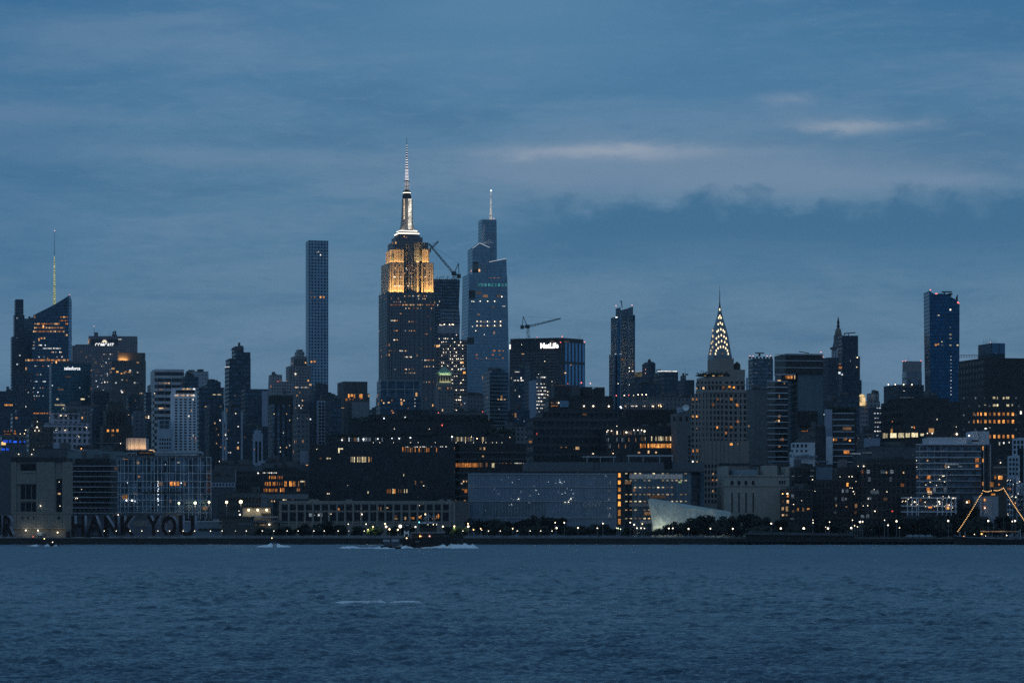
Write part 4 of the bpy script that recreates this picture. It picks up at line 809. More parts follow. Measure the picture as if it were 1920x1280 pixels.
b = B('blue_roof_block', 'square blue block with a cluster of antennas on top, at the right end', 2500, [(1834, 1884.5, 643)], glassy((.09, .15, .2), lit=0, du=7, dv=30), d=30, roof=0)
for i, x in enumerate((1844, 1847, 1850, 1855, 1859, 1862, 1866)): b.mast(x, 644, 636 - (i * 5 % 4), .3, v=6)
b.bulb('p', 1857, 642, .6)
b = B('warehouse', 'huge black flat roofed warehouse with rows of amber windows low on its front', 2000, [(1796, 1965, 752), (1797, 1965, 671, .5)], fac((.035, .035, .037), (.02, .022, .026), du=5.5, dv=4.6, fu=.5, fv=.45, lit=.0, mirror=.2), d=50, roof=0)
for y, hh in ((776, 6.6), (790, 7.2), (818, 7.4)):
    for i, x in enumerate((1826, 1833.5, 1839.5, 1847.5, 1856, 1864.5, 1873, 1881.5, 1890, 1899)):
        if y == 818 and x < 1855: continue
        b.lit('O' if (i + int(y)) % 3 else 'o', x, y, 4.6 if i > 2 else 3, hh)
b.lits('y', [(1864, 745.5, 5, 4), (1889, 745.5, 6, 4), (1881.5, 746, 3, 4), (1870, 746, 1.5, 5), (1864, 759.5, 5, 4), (1870, 759.5, 3, 4), (1889.5, 759.5, 5, 4), (1847, 759, 4, 1.6), (1898, 759, 2, 3)]); b.lits('e', [(x, y, 2.4, 3) for x in (1807, 1817, 1829, 1836, 1846, 1855, 1905, 1910) for y in (746, 761, 778, 791, 805)][::2])
b.lits('W', [(1848, 803, 4, 1.5), (1855.5, 801.5, 3, 1.4), (1874, 831.5, 2, 6), (1882, 830, 2, 3), (1892, 829, 2, 2), (1914, 773, 3, 6)])
tr = MB()
for i in range(12): u0, z0 = b.at(1800 + i * 3, 671, 4); tr.tube((u0, 4, z0), (u0, 4, z0 + 2), .15); tr.tube((u0, 4, z0 + 2), (b.u(1803 + i * 3, 4), 4, z0 + 2), .15)
b.part('roof_rail', tr, STEEL)
b = B('industrial_block', 'long black factory block with one row of big pale yellow windows along its base', 1900, [(1652, 1800, 752), (1664, 1780, 745.5, 3)], fac((.04, .04, .042), (.02, .022, .026), du=5, dv=5, fu=.7, fv=.55, lit=.012, mirror=.4), d=40, roof=0)
b.lits('y', [(1657.5, 816.5, 4.5, 9.5), (1662.5, 816.5, 4, 8.5), (1675, 816, 12, 8.6), (1689.5, 815.8, 11, 8.6), (1702, 815.5, 8, 8), (1715, 815, 12, 8), (1729, 814.5, 6, 4)]); b.lits('o', [(1714, 801, 2.6, 5), (1673, 801.5, 2, 2.4), (1673, 790, 2, 3)]); b.bulbs('W', [(1739, 812, .9), (1748, 812, 1.3), (1794, 813.5, 2.), (1710, 800.5, .7), (1757, 786, .7), (1793, 800, .6)])
# ================================================================== MIDDLE ROW (1.6 - 2.2 km)
DK = lambda **k: fac((.032, .034, .037), (.03, .035, .042), **{**dict(du=1.9, dv=5.2, fu=.66, fv=.74, lit=.0, mirror=.6, vary=.6), **k})
# the block-long dark office building with roof gardens
b = B('terraced_office', 'block-long dark office building with planted roof terraces, lamps and a few amber window groups', 1760, [(580, 852, 833)], DK(), d=60, roof=0, rot=4)
m_ = MB(); b.pbox(m_, 852.6, 987, 936, 832, 3, 60); b.part('side_wing', m_, mat('black_brick', (.03, .031, .033), .9))
fl = MB()
for y in (846, 858.5, 884.5, 897, 913, 928): b.pbox(fl, 853, 986.5, y + 3.6, y, 2.3, 5)
b.part('floor_band', fl, mat('dark_band', (.055, .06, .065), .7))
m_ = MB(); b.pbox(m_, 611, 967, 833, 818, 14, 55); b.part('set_back_storey', m_, DK(du=2.4, lit=.0))
m_ = MB(); b.pbox(m_, 652, 922, 818, 790, 24, 55); b.pbox(m_, 690, 915, 790, 777, 30, 55); b.pbox(m_, 743, 806, 777, 768, 32, 50); b.part('upper_storey', m_, DK(du=2.4))
m_ = MB(); b.pbox(m_, 815, 912, 778, 773, 31, 45); b.part('bulkhead', m_, PLANT)
def shrubs(th, x0, x1, y, v, n, hgt, seed, name='terrace_planting'):
    r = random.Random(seed); m_ = MB()
    for i in range(n):
        u0, z0 = th.at(r.uniform(x0, x1), y, v); s = hgt * r.uniform(.5, 1.2)
        for _ in range(14):
            c = Vector((u0 + r.gauss(0, s * .5), v + r.gauss(0, s * .4), z0 + abs(r.gauss(0, s * .5)))); a = Vector((r.gauss(0, 1), r.gauss(0, 1), r.gauss(0, 1))).normalized() * s * .4; q_ = a.orthogonal().normalized() * s * .3
            m_.add([c - a, c + q_, c + a, c - q_], [(0, 1, 2, 3)])
    return th.part(name, m_, LEAF)
LEAF = mat('leaf', (.022, .03, .02), .8, 0, .6, 1.5)
shrubs(b, 615, 965, 818.5, 15, 60, 2.2, 1); shrubs(b, 655, 920, 790.5, 26, 40, 2.6, 2); shrubs(b, 915, 965, 812, 20, 16, 3.5, 3)
b.strip('eedc', 641, 700, 823.5, 7, 24, v=14, p=.55, fw=.5); b.strip('eyd', 846, 912, 823, 8, 26, v=14, p=.7, fw=.5); b.strip('ed', 700, 790, 824, 7, 30, v=14, p=.25, fw=.5)
b.bulbs('c', [(641, 824.5, 1.4), (681.5, 823.2, 1.7), (708.5, 822.3, 1.2), (735, 821.3, 1.), (748.5, 821.5, 1.4), (769.5, 820.3, 1.4), (847.5, 818.3, 1.5)], v=13); b.bulbs('y', [(894.5, 821.8, 1.2), (884, 818.5, .7), (956, 819.5, .7)], v=13)
b.bulbs('c', [(720, 784, 1.3), (760, 782.5, 1.5)], v=29); b.bulb('r', 829, 797, 1.1, v=23); b.lit('r', 829, 796, 2, 4, v=23.5); b.bulbs('r', [(822, 773.5, .8), (905, 771.5, .7)], v=30); b.lit('O', 737, 773.5, 4, 2, v=30); b.bulbs('W', [(739.5, 803.5, .6), (805, 804, .6)], v=23)
b.strip('y', 657, 693, 861, 10, 12, p=.85, fw=.5); b.strip('Oo', 753, 762, 842, 10, 2, p=1, fw=.3); b.strip('dOo', 762, 780, 843, 9, 6, p=.8, fw=.4); b.strip('do', 784, 835, 843, 9, 14, p=.4, fw=.35); b.strip('W', 757, 800, 837.5, 1, 16, p=.5, fw=.6); b.strip('W', 790, 838, 837, 1, 14, p=.6, fw=.6)
b.lits('y', [(635.5, 844, 2.2, 9), (640, 841, 6, 2), (614, 859, 3.4, 2.6), (619, 859, 2, 2), (757, 890, 1, 4), (690, 922.5, 1.6, 4.4)]); b.strip('do', 690, 697, 861, 9, 4, p=.7, fw=.4); b.strip('O', 669, 684, 861, 8, 4, p=.8, fw=.3); b.strip('yOo', 725, 742, 920.5, 9, 8, p=.8, fw=.5); b.strip('dy', 744, 764, 920, 7, 9, p=.6, fw=.4)
b.lits('d', [(779, 904.5, 2, 7), (790, 903, 5, 3), (601, 859, 4, 1.5)]); b.bulbs('W', [(794.5, 910.3, .8), (614, 925, .7), (617, 925, .7), (652, 910, .4), (594, 842, .6)])
b.strip('o', 854, 896, 871.5, 9, 26, v=3, p=.95, fw=.75); b.strip('dd', 896, 918, 871, 8, 12, v=3, p=.8, fw=.5); b.strip('y', 921, 927, 872, 8, 3, v=3, p=1, fw=.6); b.strip('W', 965, 978, 868, 1.4, 6, v=3, p=1); b.lit('y', 981.5, 872, 1.5, 9, v=3); b.lits('w', [(901, 840.5, 3, 4), (908, 840.5, 3, 5), (905.5, 855, 3, 2.4)], v=3); b.strip('de', 927, 962, 868, 1.2, 12, v=3, p=.5)
b.lits('o', [(873.5, 919.5, 6, 9), (868, 917, 4, 3)], v=3); b.lits('W', [(866, 906, 3, 2.4)], v=2.5); b.strip('dw', 868, 876, 902, 3, 3, v=3, p=.8); b.bulbs('W', [(x, 829.3, .55) for x in (700, 712, 738, 770, 784, 816, 855, 873, 888, 905, 911, 923, 931, 941)], v=2)
# banded dark block right of it
bm = mat('band_concrete', (.065, .07, .08), .8)
b = B('banded_office', 'dark office building with broad horizontal concrete bands and a few single lit windows', 1850, [(987, 1176, 782), (1004, 1166, 771, 2)], DK(du=3), d=60, roof=0, rot=4)
fl = MB()
for y in (784, 799.5, 815, 831.5, 849, 866): b.pbox(fl, 987.5, 1160 - (0 if y < 800 else 36), y + 5.6, y, -.8, 1)
b.part('floor_band', fl, bm); m_ = MB(); b.pbox(m_, 1013, 1160, 774, 771.5, -.2, 2); b.part('parapet', m_, bm)
b.lits('O', [(994.5, 827.8, 6, 5)], v=-.3); b.lits('w', [(1082.5, 838.8, 7, 7)], v=-.3); b.lits('r', [(1006.5, 813.5, 1.8, 4)], v=-.3); b.lits('d', [(1096.5, 776.5, 8, 4), (1099, 777.8, 4, 1.4), (1098, 814, 3, 3), (1077, 849.5, 3, 2)], v=1.8); b.strip('d', 1050, 1068, 837, 4, 4, p=.4); b.lits('W', [(1112, 850, 3, 2)], v=-.9)
b = B('office_block', 'dark stacked roof blocks with a glass penthouse and lit blinds, above the banded office building', 2050, [(1017, 1172, 768), (1020, 1150, 746, 3), (1033, 1148, 742, 5)], DK(du=3.), d=45, roof=0, rot=4)
m_ = MB(); b.pbox(m_, 1036, 1069, 740, 724, 6, 30); b.part('black_box', m_, STEEL)
m_ = MB(); b.pbox(m_, 1033.5, 1088, 745, 722, 7, 30); b.part('stair_core', m_, mat('slate_grey', (.09, .1, .115), .85))
m_ = MB(); b.pbox(m_, 1087, 1111, 745, 725, 5, 28); b.pbox(m_, 1111, 1134, 747, 726.5, 6, 28); b.part('roof_block', m_, mat('black_metal', (.02, .022, .025)))
m_ = MB()
for i in range(6): b.pbox(m_, 1112 + i * 3.8, 1114.6 + i * 3.8, 726.6, 725.2, 6, 8)
b.part('parapet_block', m_, PLANT)
b.part('penthouse_glass', MB().box(b.u(1050, 2), b.u(1066, 2), 2.2, 3, b.h(763, 1058, 2), b.h(751, 1058, 2)), mat('blue_glass', (.16, .27, .36), .25, .6)); b.strip('dw', 1033, 1046, 755, 2, 7, v=2.5, p=.9); b.strip('do', 1033, 1045, 760.5, 2.4, 7, v=2.5, p=.9); b.bulb('W', 1047.5, 755, 1.3, v=2); b.strip('d', 1034, 1067, 722, .8, 16, v=6.8, p=.6)
b.bulbs('r', [(1090, 717.5, 1.3), (1064.5, 719, .6)], v=4); b.bulb('p', 1107, 718.5, 1.3, v=4); b.bulbs('W', [(1095, 761, 1.5), (1112.5, 761, 1.7), (1141.5, 761.3, 1.7)], v=-1)
b = B('theatre_block', 'black windowless box with a pale ornate roof gallery and warm lamps along it', 2000, [(1160, 1282, 768)], mat('black_render', (.03, .03, .032), .9), d=45, roof=0, rot=4)
m_ = MB(); b.pbox(m_, 1172, 1246, 768, 755, 4, 12); b.pbox(m_, 1184, 1232, 755, 744, 5, 12); b.part('gallery', m_, fac((.2, .2, .21), (.03, .035, .04), du=1.6, dv=9, fu=.5, fv=.6, lit=.0))
b.bulbs('c', [(1163.5, 762.5, 1.6), (1165, 764.3, 1.4)], v=-.6); b.strip('wWo', 1168, 1240, 761, 1.5, 24, v=3.8, p=.45); b.bulbs('y', [(1225, 761.5, 1.1), (1235, 760, .9), (1239.5, 761.5, 1.1), (1238, 758.5, .7)], v=3)
b.bulbs('W', [(1171, 741, .9), (1170, 741, .7), (1188, 741, .7), (1196.5, 739.6, 1.2), (1204, 739.6, 1.1), (1211.5, 739.6, 1.3)], v=4.4); b.bulbs('r', [(1155.5, 741.3, 1.), (1179, 740.5, .9)], v=4)
b = B('glass_office', 'dark glass office building with one glowing orange floor below cool white lights', 1800, [(1125, 1282, 800)], DK(du=1.7, dv=5.6, lit=.004), d=50, roof=1, rot=4)
b.strip('O', 1214, 1275, 835.3, 9, 22, p=1, fw=.86); b.strip('oO', 1200, 1211, 835.3, 9, 4, p=1, fw=.8); b.strip('yd', 1215, 1275, 821.8, 8, 22, p=.8, fw=.55); b.strip('yd', 1201, 1211, 822.5, 7, 4, p=.9, fw=.5); b.strip('eded', 1136, 1212, 811, 7, 26, p=.5, fw=.5); b.strip('de', 1136, 1200, 824, 7, 20, p=.35, fw=.4); b.strip('ed', 1136, 1200, 836, 7, 20, p=.25, fw=.4)
b.bulbs('W', [(1138, 809, .9), (1140, 806.5, .9), (1146.5, 807.5, 1.1), (1157, 809, 1), (1157, 812.5, 1), (1174.5, 810.2, 1.8), (1188.5, 806, 1.1), (1196, 806, 1.1), (1203, 806, 1.1), (1208.5, 808, 1.8), (1156.5, 798.5, .7)]); b.lits('dw'[1], [(1198, 848, 4, 2.5), (1216, 847, 3, 5), (1230, 848, 3, 3)]); b.bulb('w' if 0 else 'y', 1149.5, 849.7, .9)
b = B('loft_building', 'grey loft tower carrying a white satellite dish on its roof', 1780, [(1257, 1296, 774), (1275, 1294, 770, 1)], mat('grey_render', (.14, .14, .145), .85), d=24, roof=0, rot=6)
b.windows(1258, 1294, 778, 792, 3, 1, .34, .6, v=0); b.windows(1288, 1297, 815, 875, 1, 8, .5, .5)
u, z = b.at(1286, 764, 3); k = 1 / b.pm; ds = MB().lathe(0, 0, [(.2 * k, -1.2 * k), (3.4 * k, -.6 * k), (5.6 * k, .8 * k), (6.2 * k, 1.6 * k), (5.6 * k, 1.2 * k), (.2 * k, -.6 * k)], 16)
dsh = b.part('satellite_dish', ds, mat('dish_white', (.75, .76, .78), .5, 0, .1)); dsh.location = (u, 3, z); dsh.rotation_euler = (R(82), 0, R(-12))
b.part('dish_mount', MB().tube((u, 3.6, z - 10 * k), (u, 3.6, z), 1 * k), STEEL); m_ = MB(); b.pbox(m_, 1269, 1284, 773, 763, 4, 14); b.part('bulkhead', m_, mat('pale_blue_concrete', (.32, .36, .44)))
# rooftop frame building behind the glass museum block
b = B('low_plant_building', 'low grey blue building with white roof canopies, behind the mesh glass block', 1650, [(980, 1320, 866)], mat('slate_wall', (.12, .135, .155), .85), d=40, roof=0, rot=3)
m_ = MB(); b.pbox(m_, 1091, 1155, 857, 855, 2, 8); b.pbox(m_, 1175, 1262, 855.5, 852.5, 2, 8)
for x in (1100, 1125, 1150, 1178, 1205, 1236, 1260): b.pbox(m_, x, x + 1.4, 866, 856, 2, 3)
b.part('roof_canopy', m_, mat('pale_metal', (.42, .45, .48)))
for x, y0 in ((1114.5, 849), (1123, 852)): b.mast(x, 880, y0, .6, v=-.6)
b.bulb('y', 1112, 850, .8, v=-.6); m_ = MB(); b.pbox(m_, 1245, 1260, 878, 862, -1, 1); b.part('opening', m_, GLASS)
# the big brick apartment house
bk = mat('brown_brick', (.31, .265, .24), .9, 0, .2, .5)
b = B('brick_apartment_tower', 'massive brown brick apartment tower with a regular grid of windows, some glowing orange', 1950, [(1290, 1404.5, 826), (1295.5, 1400, 735, .4), (1305, 1397, 712, 1.6), (1306, 1396.5, 705, 2.2), (1326.5, 1397, 692.5, 4), (1326.5, 1376, 671, 5)], bk, d=40, roof=0, rot=10)
gr = MB()                                                               # brick piers and spandrels standing proud of the window bays
for x in (1304, 1313, 1320, 1327, 1335, 1342.5, 1350.5, 1357, 1366, 1376, 1386): b.pbox(gr, x - 1, x + 1, 873, 737, 0, .8)
b.part('pier', gr, bk)
def grid(nx, x0, x1, ny, y0, y1, v=.4, fu=.52, fv=.62): b.windows(x0, x1, y0, y1, nx, ny, fu, fv, v=v, seed=int(x0))
grid(7, 1305.5, 1354, 1, 713.5, 720.5, 1.6); grid(4, 1358, 1396, 1, 713.5, 720.5, 1.6, .6); grid(7, 1305.5, 1354, 1, 722, 732, 1.6); grid(5, 1354, 1397, 1, 722, 732, 1.6)
grid(9, 1295.5, 1357, 16, 736, 904, .4); grid(5, 1357.5, 1401, 12, 736, 864, .4, .5)
b.windows(1320, 1345, 868, 945, 4, 7, .56, .58, v=0)
for k_, x, y, w, h in (('O', 1299, 748.5, 3.2, 5), ('o', 1306, 748.5, 2.4, 4), ('o', 1345.5, 748.5, 3, 4), ('O', 1371.5, 748, 5, 6), ('o', 1337, 758.5, 4.4, 5.6), ('O', 1382, 759, 5.4, 5.6), ('w', 1306.5, 727.8, 3, 2), ('w', 1319, 727.5, 3.4, 3.6), ('o', 1356.5, 726, 4, 5), ('O', 1367.5, 725, 5, 4), ('O', 1376, 726, 4, 4), ('O', 1299, 780.5, 4, 4), ('O', 1306.5, 780.3, 4, 4), ('w', 1306.5, 803, 2.4, 2.4), ('O', 1344.5, 801, 3.4, 5), ('O', 1371, 800.5, 5.6, 5), ('d', 1362, 800.5, 3, 5), ('w', 1404, 798.5, 2.6, 3.6), ('o', 1383.5, 790, 4, 4.4), ('o', 1361, 811.5, 2.6, 5), ('O', 1371, 832.5, 6, 4.6), ('w', 1383.5, 832, 2.4, 2.4), ('o', 1299.5, 845, 2.4, 6), ('O', 1307.5, 844.5, 4.6, 6.5), ('W', 1299, 866, 2.6, 5), ('w', 1307, 866.5, 2, 4.5), ('e', 1380, 759, 3, 4), ('e', 1371, 759, 3, 4), ('e', 1351, 748, 2, 5), ('e', 1362, 748, 3, 5), ('d', 1329, 900, 2, 4), ('o', 1336.5, 899.5, 2.4, 4), ('w', 1344, 899.5, 2.4, 3), ('w', 1336.5, 920, 1.6, 3), ('w', 1337, 888, 1.8, 3)):
    b.lit(k_, x, y, w, h, v=(1.45 if y < 735 else .25 if x > 1295 and y < 866 else -.2))
b.strip('w', 1309, 1356, 704.2, 1.2, 9, v=1.9, p=.7); b.tank(1382, 677.5, 6.3, 10)
shrubs(b, 1308, 1362, 705.5, 3.4, 26, 2.2, 5)
m_ = MB(); b.pbox(m_, 1304, 1400, 735.5, 733.6, -.2, 2); b.pbox(m_, 1304, 1398, 722, 720.6, .9, 3); b.part('cornice', m_, mat('brick_trim', (.3, .27, .25), .85))
# black capped tower with balconies
b = Th('black_capped_tower', 'grey blue tower with a black cap crossed by white lines and balconies on one side', 'building', 1495, 1980, 8)
m_ = MB(); b.pbox(m_, 1476.5, 1543, 1008, 700, 1.5, 32); b.part('wall', m_, fac((.12, .165, .20), (.08, .12, .15), du=4.2, dv=4., fu=.25, fv=.3, lit=0, vary=.3))
m_ = MB(); b.pbox(m_, 1452, 1543.5, 700, 663, 0, 33); b.part('cap', m_, mat('black_metal', (.02, .022, .025)))
m_ = MB(); b.pbox(m_, 1437.5, 1477.5, 1008, 713, .8, 26); b.part('balcony_wing', m_, DK(du=3.))
m_ = MB(); b.pbox(m_, 1453, 1493, 712, 702, 1.2, 20); b.part('loggia', m_, DK(du=3.))
ln = MB()
for y in (664, 675.5, 688.5): b.pbox(ln, 1452.2, 1543.2, y + 1., y, -.4, .5)
b.part('white_line', ln, mat('white_paint', (.6, .62, .64), .6))
ln = MB()
for i in range(14): b.pbox(ln, 1438, 1477, 714 + i * 10.9 + 1.4, 714 + i * 10.9, -.8, 1.5)
ln2 = MB(); b.pbox(ln, 1452.5, 1492, 702.5, 701, .1, 2)
b.part('balcony_slab', ln, mat('balcony_white', (.66, .69, .74), .7))
b.strip('Oo', 1472, 1486, 706.8, 7, 5, v=1.2, p=1, fw=.7); b.lit('w', 1490, 707, 1.4, 6, v=1.2); b.lits('w', [(1461, 713, 7, 1.4), (1470.5, 718.5, 2, 2.6), (1453.5, 790.5, 2.4, 2), (1457, 788, 3, 2), (1460.5, 789, 2.6, 4), (1461, 743, 1.4, 6)], v=.6); b.lits('O', [(1467.5, 823.5, 4, 5.4)], v=.6); b.lits('d', [(1461, 780, 4, 5), (1461, 836, 4, 4), (1464, 824, 3, 4)], v=.6)
m_ = MB(); b.pbox(m_, 1495, 1533, 798, 770, -5, 1); b.part('black_annex', m_, mat('black_render', (.03, .03, .032)))
b.lits('o', [(1512, 808, 22, 1.8), (1516, 807, 6, 3)], v=-5); b.bulb('p', 1539.5, 660, 1., v=2); b.bulb('p', 1543, 668.5, .8, v=-1); m_ = MB(); u0, z0 = b.at(1509, 663, 5); m_.tube((u0 - 4, 5, z0 + 1.4), (u0 + 3, 5, z0 + .4), .3); b.part('roof_hoist', m_, STEEL)
# second balcony tower and the blocks around it
b = B('balcony_apartments', 'apartment building with white balcony edges and planted roof, right of the black capped tower', 1900, [(1548, 1606, 772)], DK(du=3.), d=30, roof=0, rot=6)
ln = MB()
for i in range(9): b.pbox(ln, 1560.5, 1602, 774 + i * 11.4 + 1.3, 774 + i * 11.4, -.9, 1.5)
b.part('balcony_slab', ln, mat('balcony_white', (.66, .69, .74)))
b.part('side_wall', MB().box(b.u(1546), b.u(1559.5), -1.4, .5, -.5, b.h(767, 1553)), mat('pale_blue_concrete', (.32, .36, .44)))
b.lits('O', [(1563, 824, 2, 5), (1567.5, 824, 4.4, 5), (1593.5, 825.5, 4, 3.6), (1586, 823, 4, 4)], v=-.2); b.lits('o', [(1587, 847, 12, 7)], v=-.2); b.lits('d', [(1583, 823, 5, 5), (1594, 823, 4, 5), (1588, 803, 16, 5)], v=-.2)
shrubs(b, 1552, 1600, 771, 4, 34, 2.6, 7)
b = B('loft_building', 'black loft block with a low lit loggia, standing before the black capped tower', 1880, [(1514, 1548, 800)], DK(lit=.0), d=28, roof=1, rot=5)
b = B('white_house', 'small white building with one row of square black windows and roof machines below it', 1700, [(1480, 1528, 846), (1483, 1528, 829, .3)], mat('white_wall', (.58, .6, .64), .85), d=20, roof=1, rot=4)
b.windows(1484, 1515, 831, 840, 4, 1, .5, .65, v=.3); b.windows(1481, 1516, 842, 848, 4, 1, .4, .6); m_ = MB()
for i in range(7): b.pbox(m_, 1479 + i * 8, 1485 + i * 8, 857, 851 + (i * 3 % 4), -3, -.5)
b.part('roof_fan', m_, mat('fan_grey', (.2, .23, .28), .6))
b = B('apartment_block', 'white side wall and roof deck building with a pale blue gable, under the balcony apartments', 1720, [(1440, 1560, 864), (1548, 1562, 817, .2)], mat('dark_wall', (.09, .1, .115), .85), d=24, roof=0, rot=4)  # wall in an even dark grey
b.part('white_gable', MB().box(b.u(1549), b.u(1561), -.3, .2, b.h(870, 1555), b.h(818, 1555)), mat('white_wall', (.58, .6, .64))); m_ = MB(); b.pbox(m_, 1440, 1552, 866, 863, -.8, 4); b.part('roof_deck', m_, mat('deck_blue', (.2, .25, .32), .7)); b.part('blue_gable', MB().box(b.u(1529), b.u(1561), -2.4, -.4, b.h(899, 1545), b.h(876, 1545)), mat('blue_gable', (.24, .29, .36), .85)); b.bulb('W', 1526, 869.5, 1., v=-2)
b = B('low_apartments', 'low dark roofscape with pale vents between the balcony apartments and the white condominium', 1700, [(1598, 1722, 846), (1610, 1720, 838, 2)], mat('dark_wall', (.09, .1, .115)), d=40, roof=3, rot=3)
m_ = MB(); b.pbox(m_, 1620, 1650, 838, 821, 4, 14); b.part('white_bulkhead', m_, mat('blue_gable', (.24, .29, .36)))
b.lits('e', [(1604, 850, 20, 2), (1626, 848.5, 18, 2)], v=-.3)
# left half, behind the shore
b = B('brick_lofts', 'dark loft building with tall orange lit windows and small white lamps at its cornice', 1700, [(442, 577, 883), (492, 562, 878, 3)], fac((.05, .052, .055), (.03, .035, .04), du=1.6, dv=5, fu=.6, fv=.7, lit=.0), d=40, roof=1, rot=3)
b.strip('Oo', 500, 530, 894.5, 6, 14, p=.75, fw=.5); b.strip('Oo', 494, 530, 906.5, 8, 16, p=.8, fw=.5); b.strip('Oo', 494, 520, 918.5, 7, 12, p=.8, fw=.5); b.strip('O', 533, 538, 906.5, 11, 2, p=1, fw=.7); b.strip('O', 542.5, 554, 906.5, 11, 5, p=1, fw=.8); b.strip('Oo', 525, 536, 918, 8, 5, p=.9, fw=.6); b.strip('od', 556, 563, 917.5, 6, 2, p=1); b.lit('y', 567, 902, 8, 2); b.lits('d', [(560, 907, 2, 10), (571.5, 906, 1.5, 9)])
b.strip('W', 500, 521, 886, 1.4, 10, p=.9); b.lits('W', [(495, 886, 5, 1.6), (484, 886.5, 2.4, 2)]); b.part('edge_strip', MB().box(b.u(441.5), b.u(442.6), -.6, 0, b.h(925, 442), b.h(881, 442)), mat('pale_concrete', (.5, .49, .5)))
b = B('row_houses', 'low pale terrace with a row of six little square windows, beside the glass grid building', 1660, [(396, 442, 904), (396, 441, 893, 4)], mat('dark_wall', (.09, .1, .115)), d=30, roof=1, rot=3)
b.part('pale_band', MB().box(b.u(397), b.u(441), -.4, 0, b.h(913, 420), b.h(904.5, 420)), mat('pale_blue_concrete', (.32, .36, .44))); b.windows(398, 440, 905, 911, 7, 1, .4, .62, v=-.4)
b = B('low_warehouse', 'dim low roofs with white skylights in front of the dark apartment towers', 1900, [(396, 500, 880), (402, 480, 872, 3)], mat('dark_wall', (.09, .1, .115)), d=40, roof=4, rot=3)
b = B('low_warehouse', 'flat pale roofed low building behind the dark loft with orange windows', 1800, [(480, 582, 872), (490, 565, 868, 3)], mat('slate_wall', (.12, .135, .155)), d=40, roof=4, rot=3)
m_ = MB(); b.pbox(m_, 563, 579, 868, 845, 3, 14); b.pbox(m_, 483, 498, 872, 863, 3, 14); b.part('stair_house', m_, mat('pale_blue_concrete', (.32, .36, .44)))
b = B('low_warehouse', 'dark low rooftops spread beneath the hotel with blue lights at the left edge', 1900, [(-20, 140, 848), (70, 142, 842, 3)], mat('dark_wall', (.09, .1, .115)), d=60, roof=4, rot=3)
b.bulbs('W', [(35, 851, .9), (59.5, 851.5, .9), (152, 842, .6)]); m_ = MB(); b.pbox(m_, 100, 112, 848, 832, 4, 14); b.part('stair_house', m_, mat('pale_blue_concrete', (.32, .36, .44)))
b = B('low_warehouse', 'pale roofed low warehouse with a curved roof edge, behind the black banded building', 1650, [(126, 240, 846), (140, 190, 842, 3)], mat('teal_roof', (.16, .21, .23), .8), d=40, roof=2, rot=3)
m_ = MB(); b.pbox(m_, 180, 238, 831.5, 829.5, 20, 30); b.pbox(m_, 192, 212, 846, 832, 22, 30); b.part('roof_canopy', m_, mat('slate_wall', (.12, .135, .155))); b.bulb('o', 152.5, 840.5, 1., v=2); b.bulb('W', 226, 831, .8, v=18)
# filler city blocks between the named buildings, each its own building
FILL = [  # x0, x1, ytop, Y, label
 (172, 208, 735, 3400, 'dark slab with a few lights right of the teal office block'),
 (276, 298, 722, 3500, 'faint tower top in the gap left of the banded office building'),
 (236, 262, 742, 3100, 'dark narrow tower under the brown crowned apartment tower'),
 (366, 402, 735, 3300, 'dim tower wedged between the white apartment tower and the orange strip tower'),
 (548, 580, 775, 2250, 'dark block between the ribbed black tower and the pale strip tower'),
 (606, 634, 742, 2900, 'hazy blue block just below the slender tower on its right'),
 (688, 712, 768, 2900, 'short hazy block in the sky gap left of the stepped stone skyscraper'),
 (866, 908, 742, 2700, 'grey block at the foot of the tapering glass supertall'),
 (790, 826, 770, 2450, 'pale roofed block below the floodlit skyscraper, beside the copper pyramid tower'),
 (845, 905, 772, 2300, 'dark low block under the tower with the work lights'),
 (930, 990, 800, 2200, 'dark block between the striped tower and the pale windowless slab'),
 (1030, 1060, 735, 2500, 'dim block right of the tower with the very bright windows'),
 (1096, 1150, 752, 2700, 'dark low block in the gap left of the faceted blue tower'),
 (1225, 1300, 745, 2300, 'dark low block below the white roof edge line'),
 (1180, 1240, 720, 2400, 'dark block below the stout tower with the water tank'),
 (1540, 1562, 752, 2200, 'pale blue small block seen between the black capped tower and the clock tower'),
 (1600, 1640, 812, 2000, 'dark block under the rows of cold white office lights'),
 (1725, 1760, 742, 2300, 'dark block at the foot of the curved deep blue tower'),
 (20, 62, 700, 3300, 'dark tower base in front of the slim slab tower'),
 (120, 182, 760, 2800, 'dark block behind the pale ornate building'),
 (420, 520, 800, 2600, 'dark mass of flats behind the ribbed black tower'),
]
for i, (x0, x1, yt, Y, lb) in enumerate(FILL):
    b = B('city_block', lb, Y, [(x0, x1, yt)], [navy(lit=.03, fu=.5), stone((.12, .12, .13), lit=.04), navy(lit=.02, fu=.4, du=4)][i % 3], d=26, roof=2, seed=i)
    b.rand('wWcde', x0 + 3, x1 - 2, yt + 6, yt + 70, max(3, int((x1 - x0) / 5)), 12, .1, i, w=1.6, h=1.6)
# ================================================================== WATERFRONT (1.4 - 1.6 km)
st_ = mat('vent_stone', (.23, .225, .20), .9, 0, .25, .4); DR = mat('dark_recess', (.03, .03, .035), .9)
def ledge(b, rows, m, name, v0=-.5, v1=.6):
    m_ = MB()
    for x0, x1, y0, y1 in rows: b.pbox(m_, x0, x1, y0, y1, v0, v1)
    return b.part(name, m_, m)
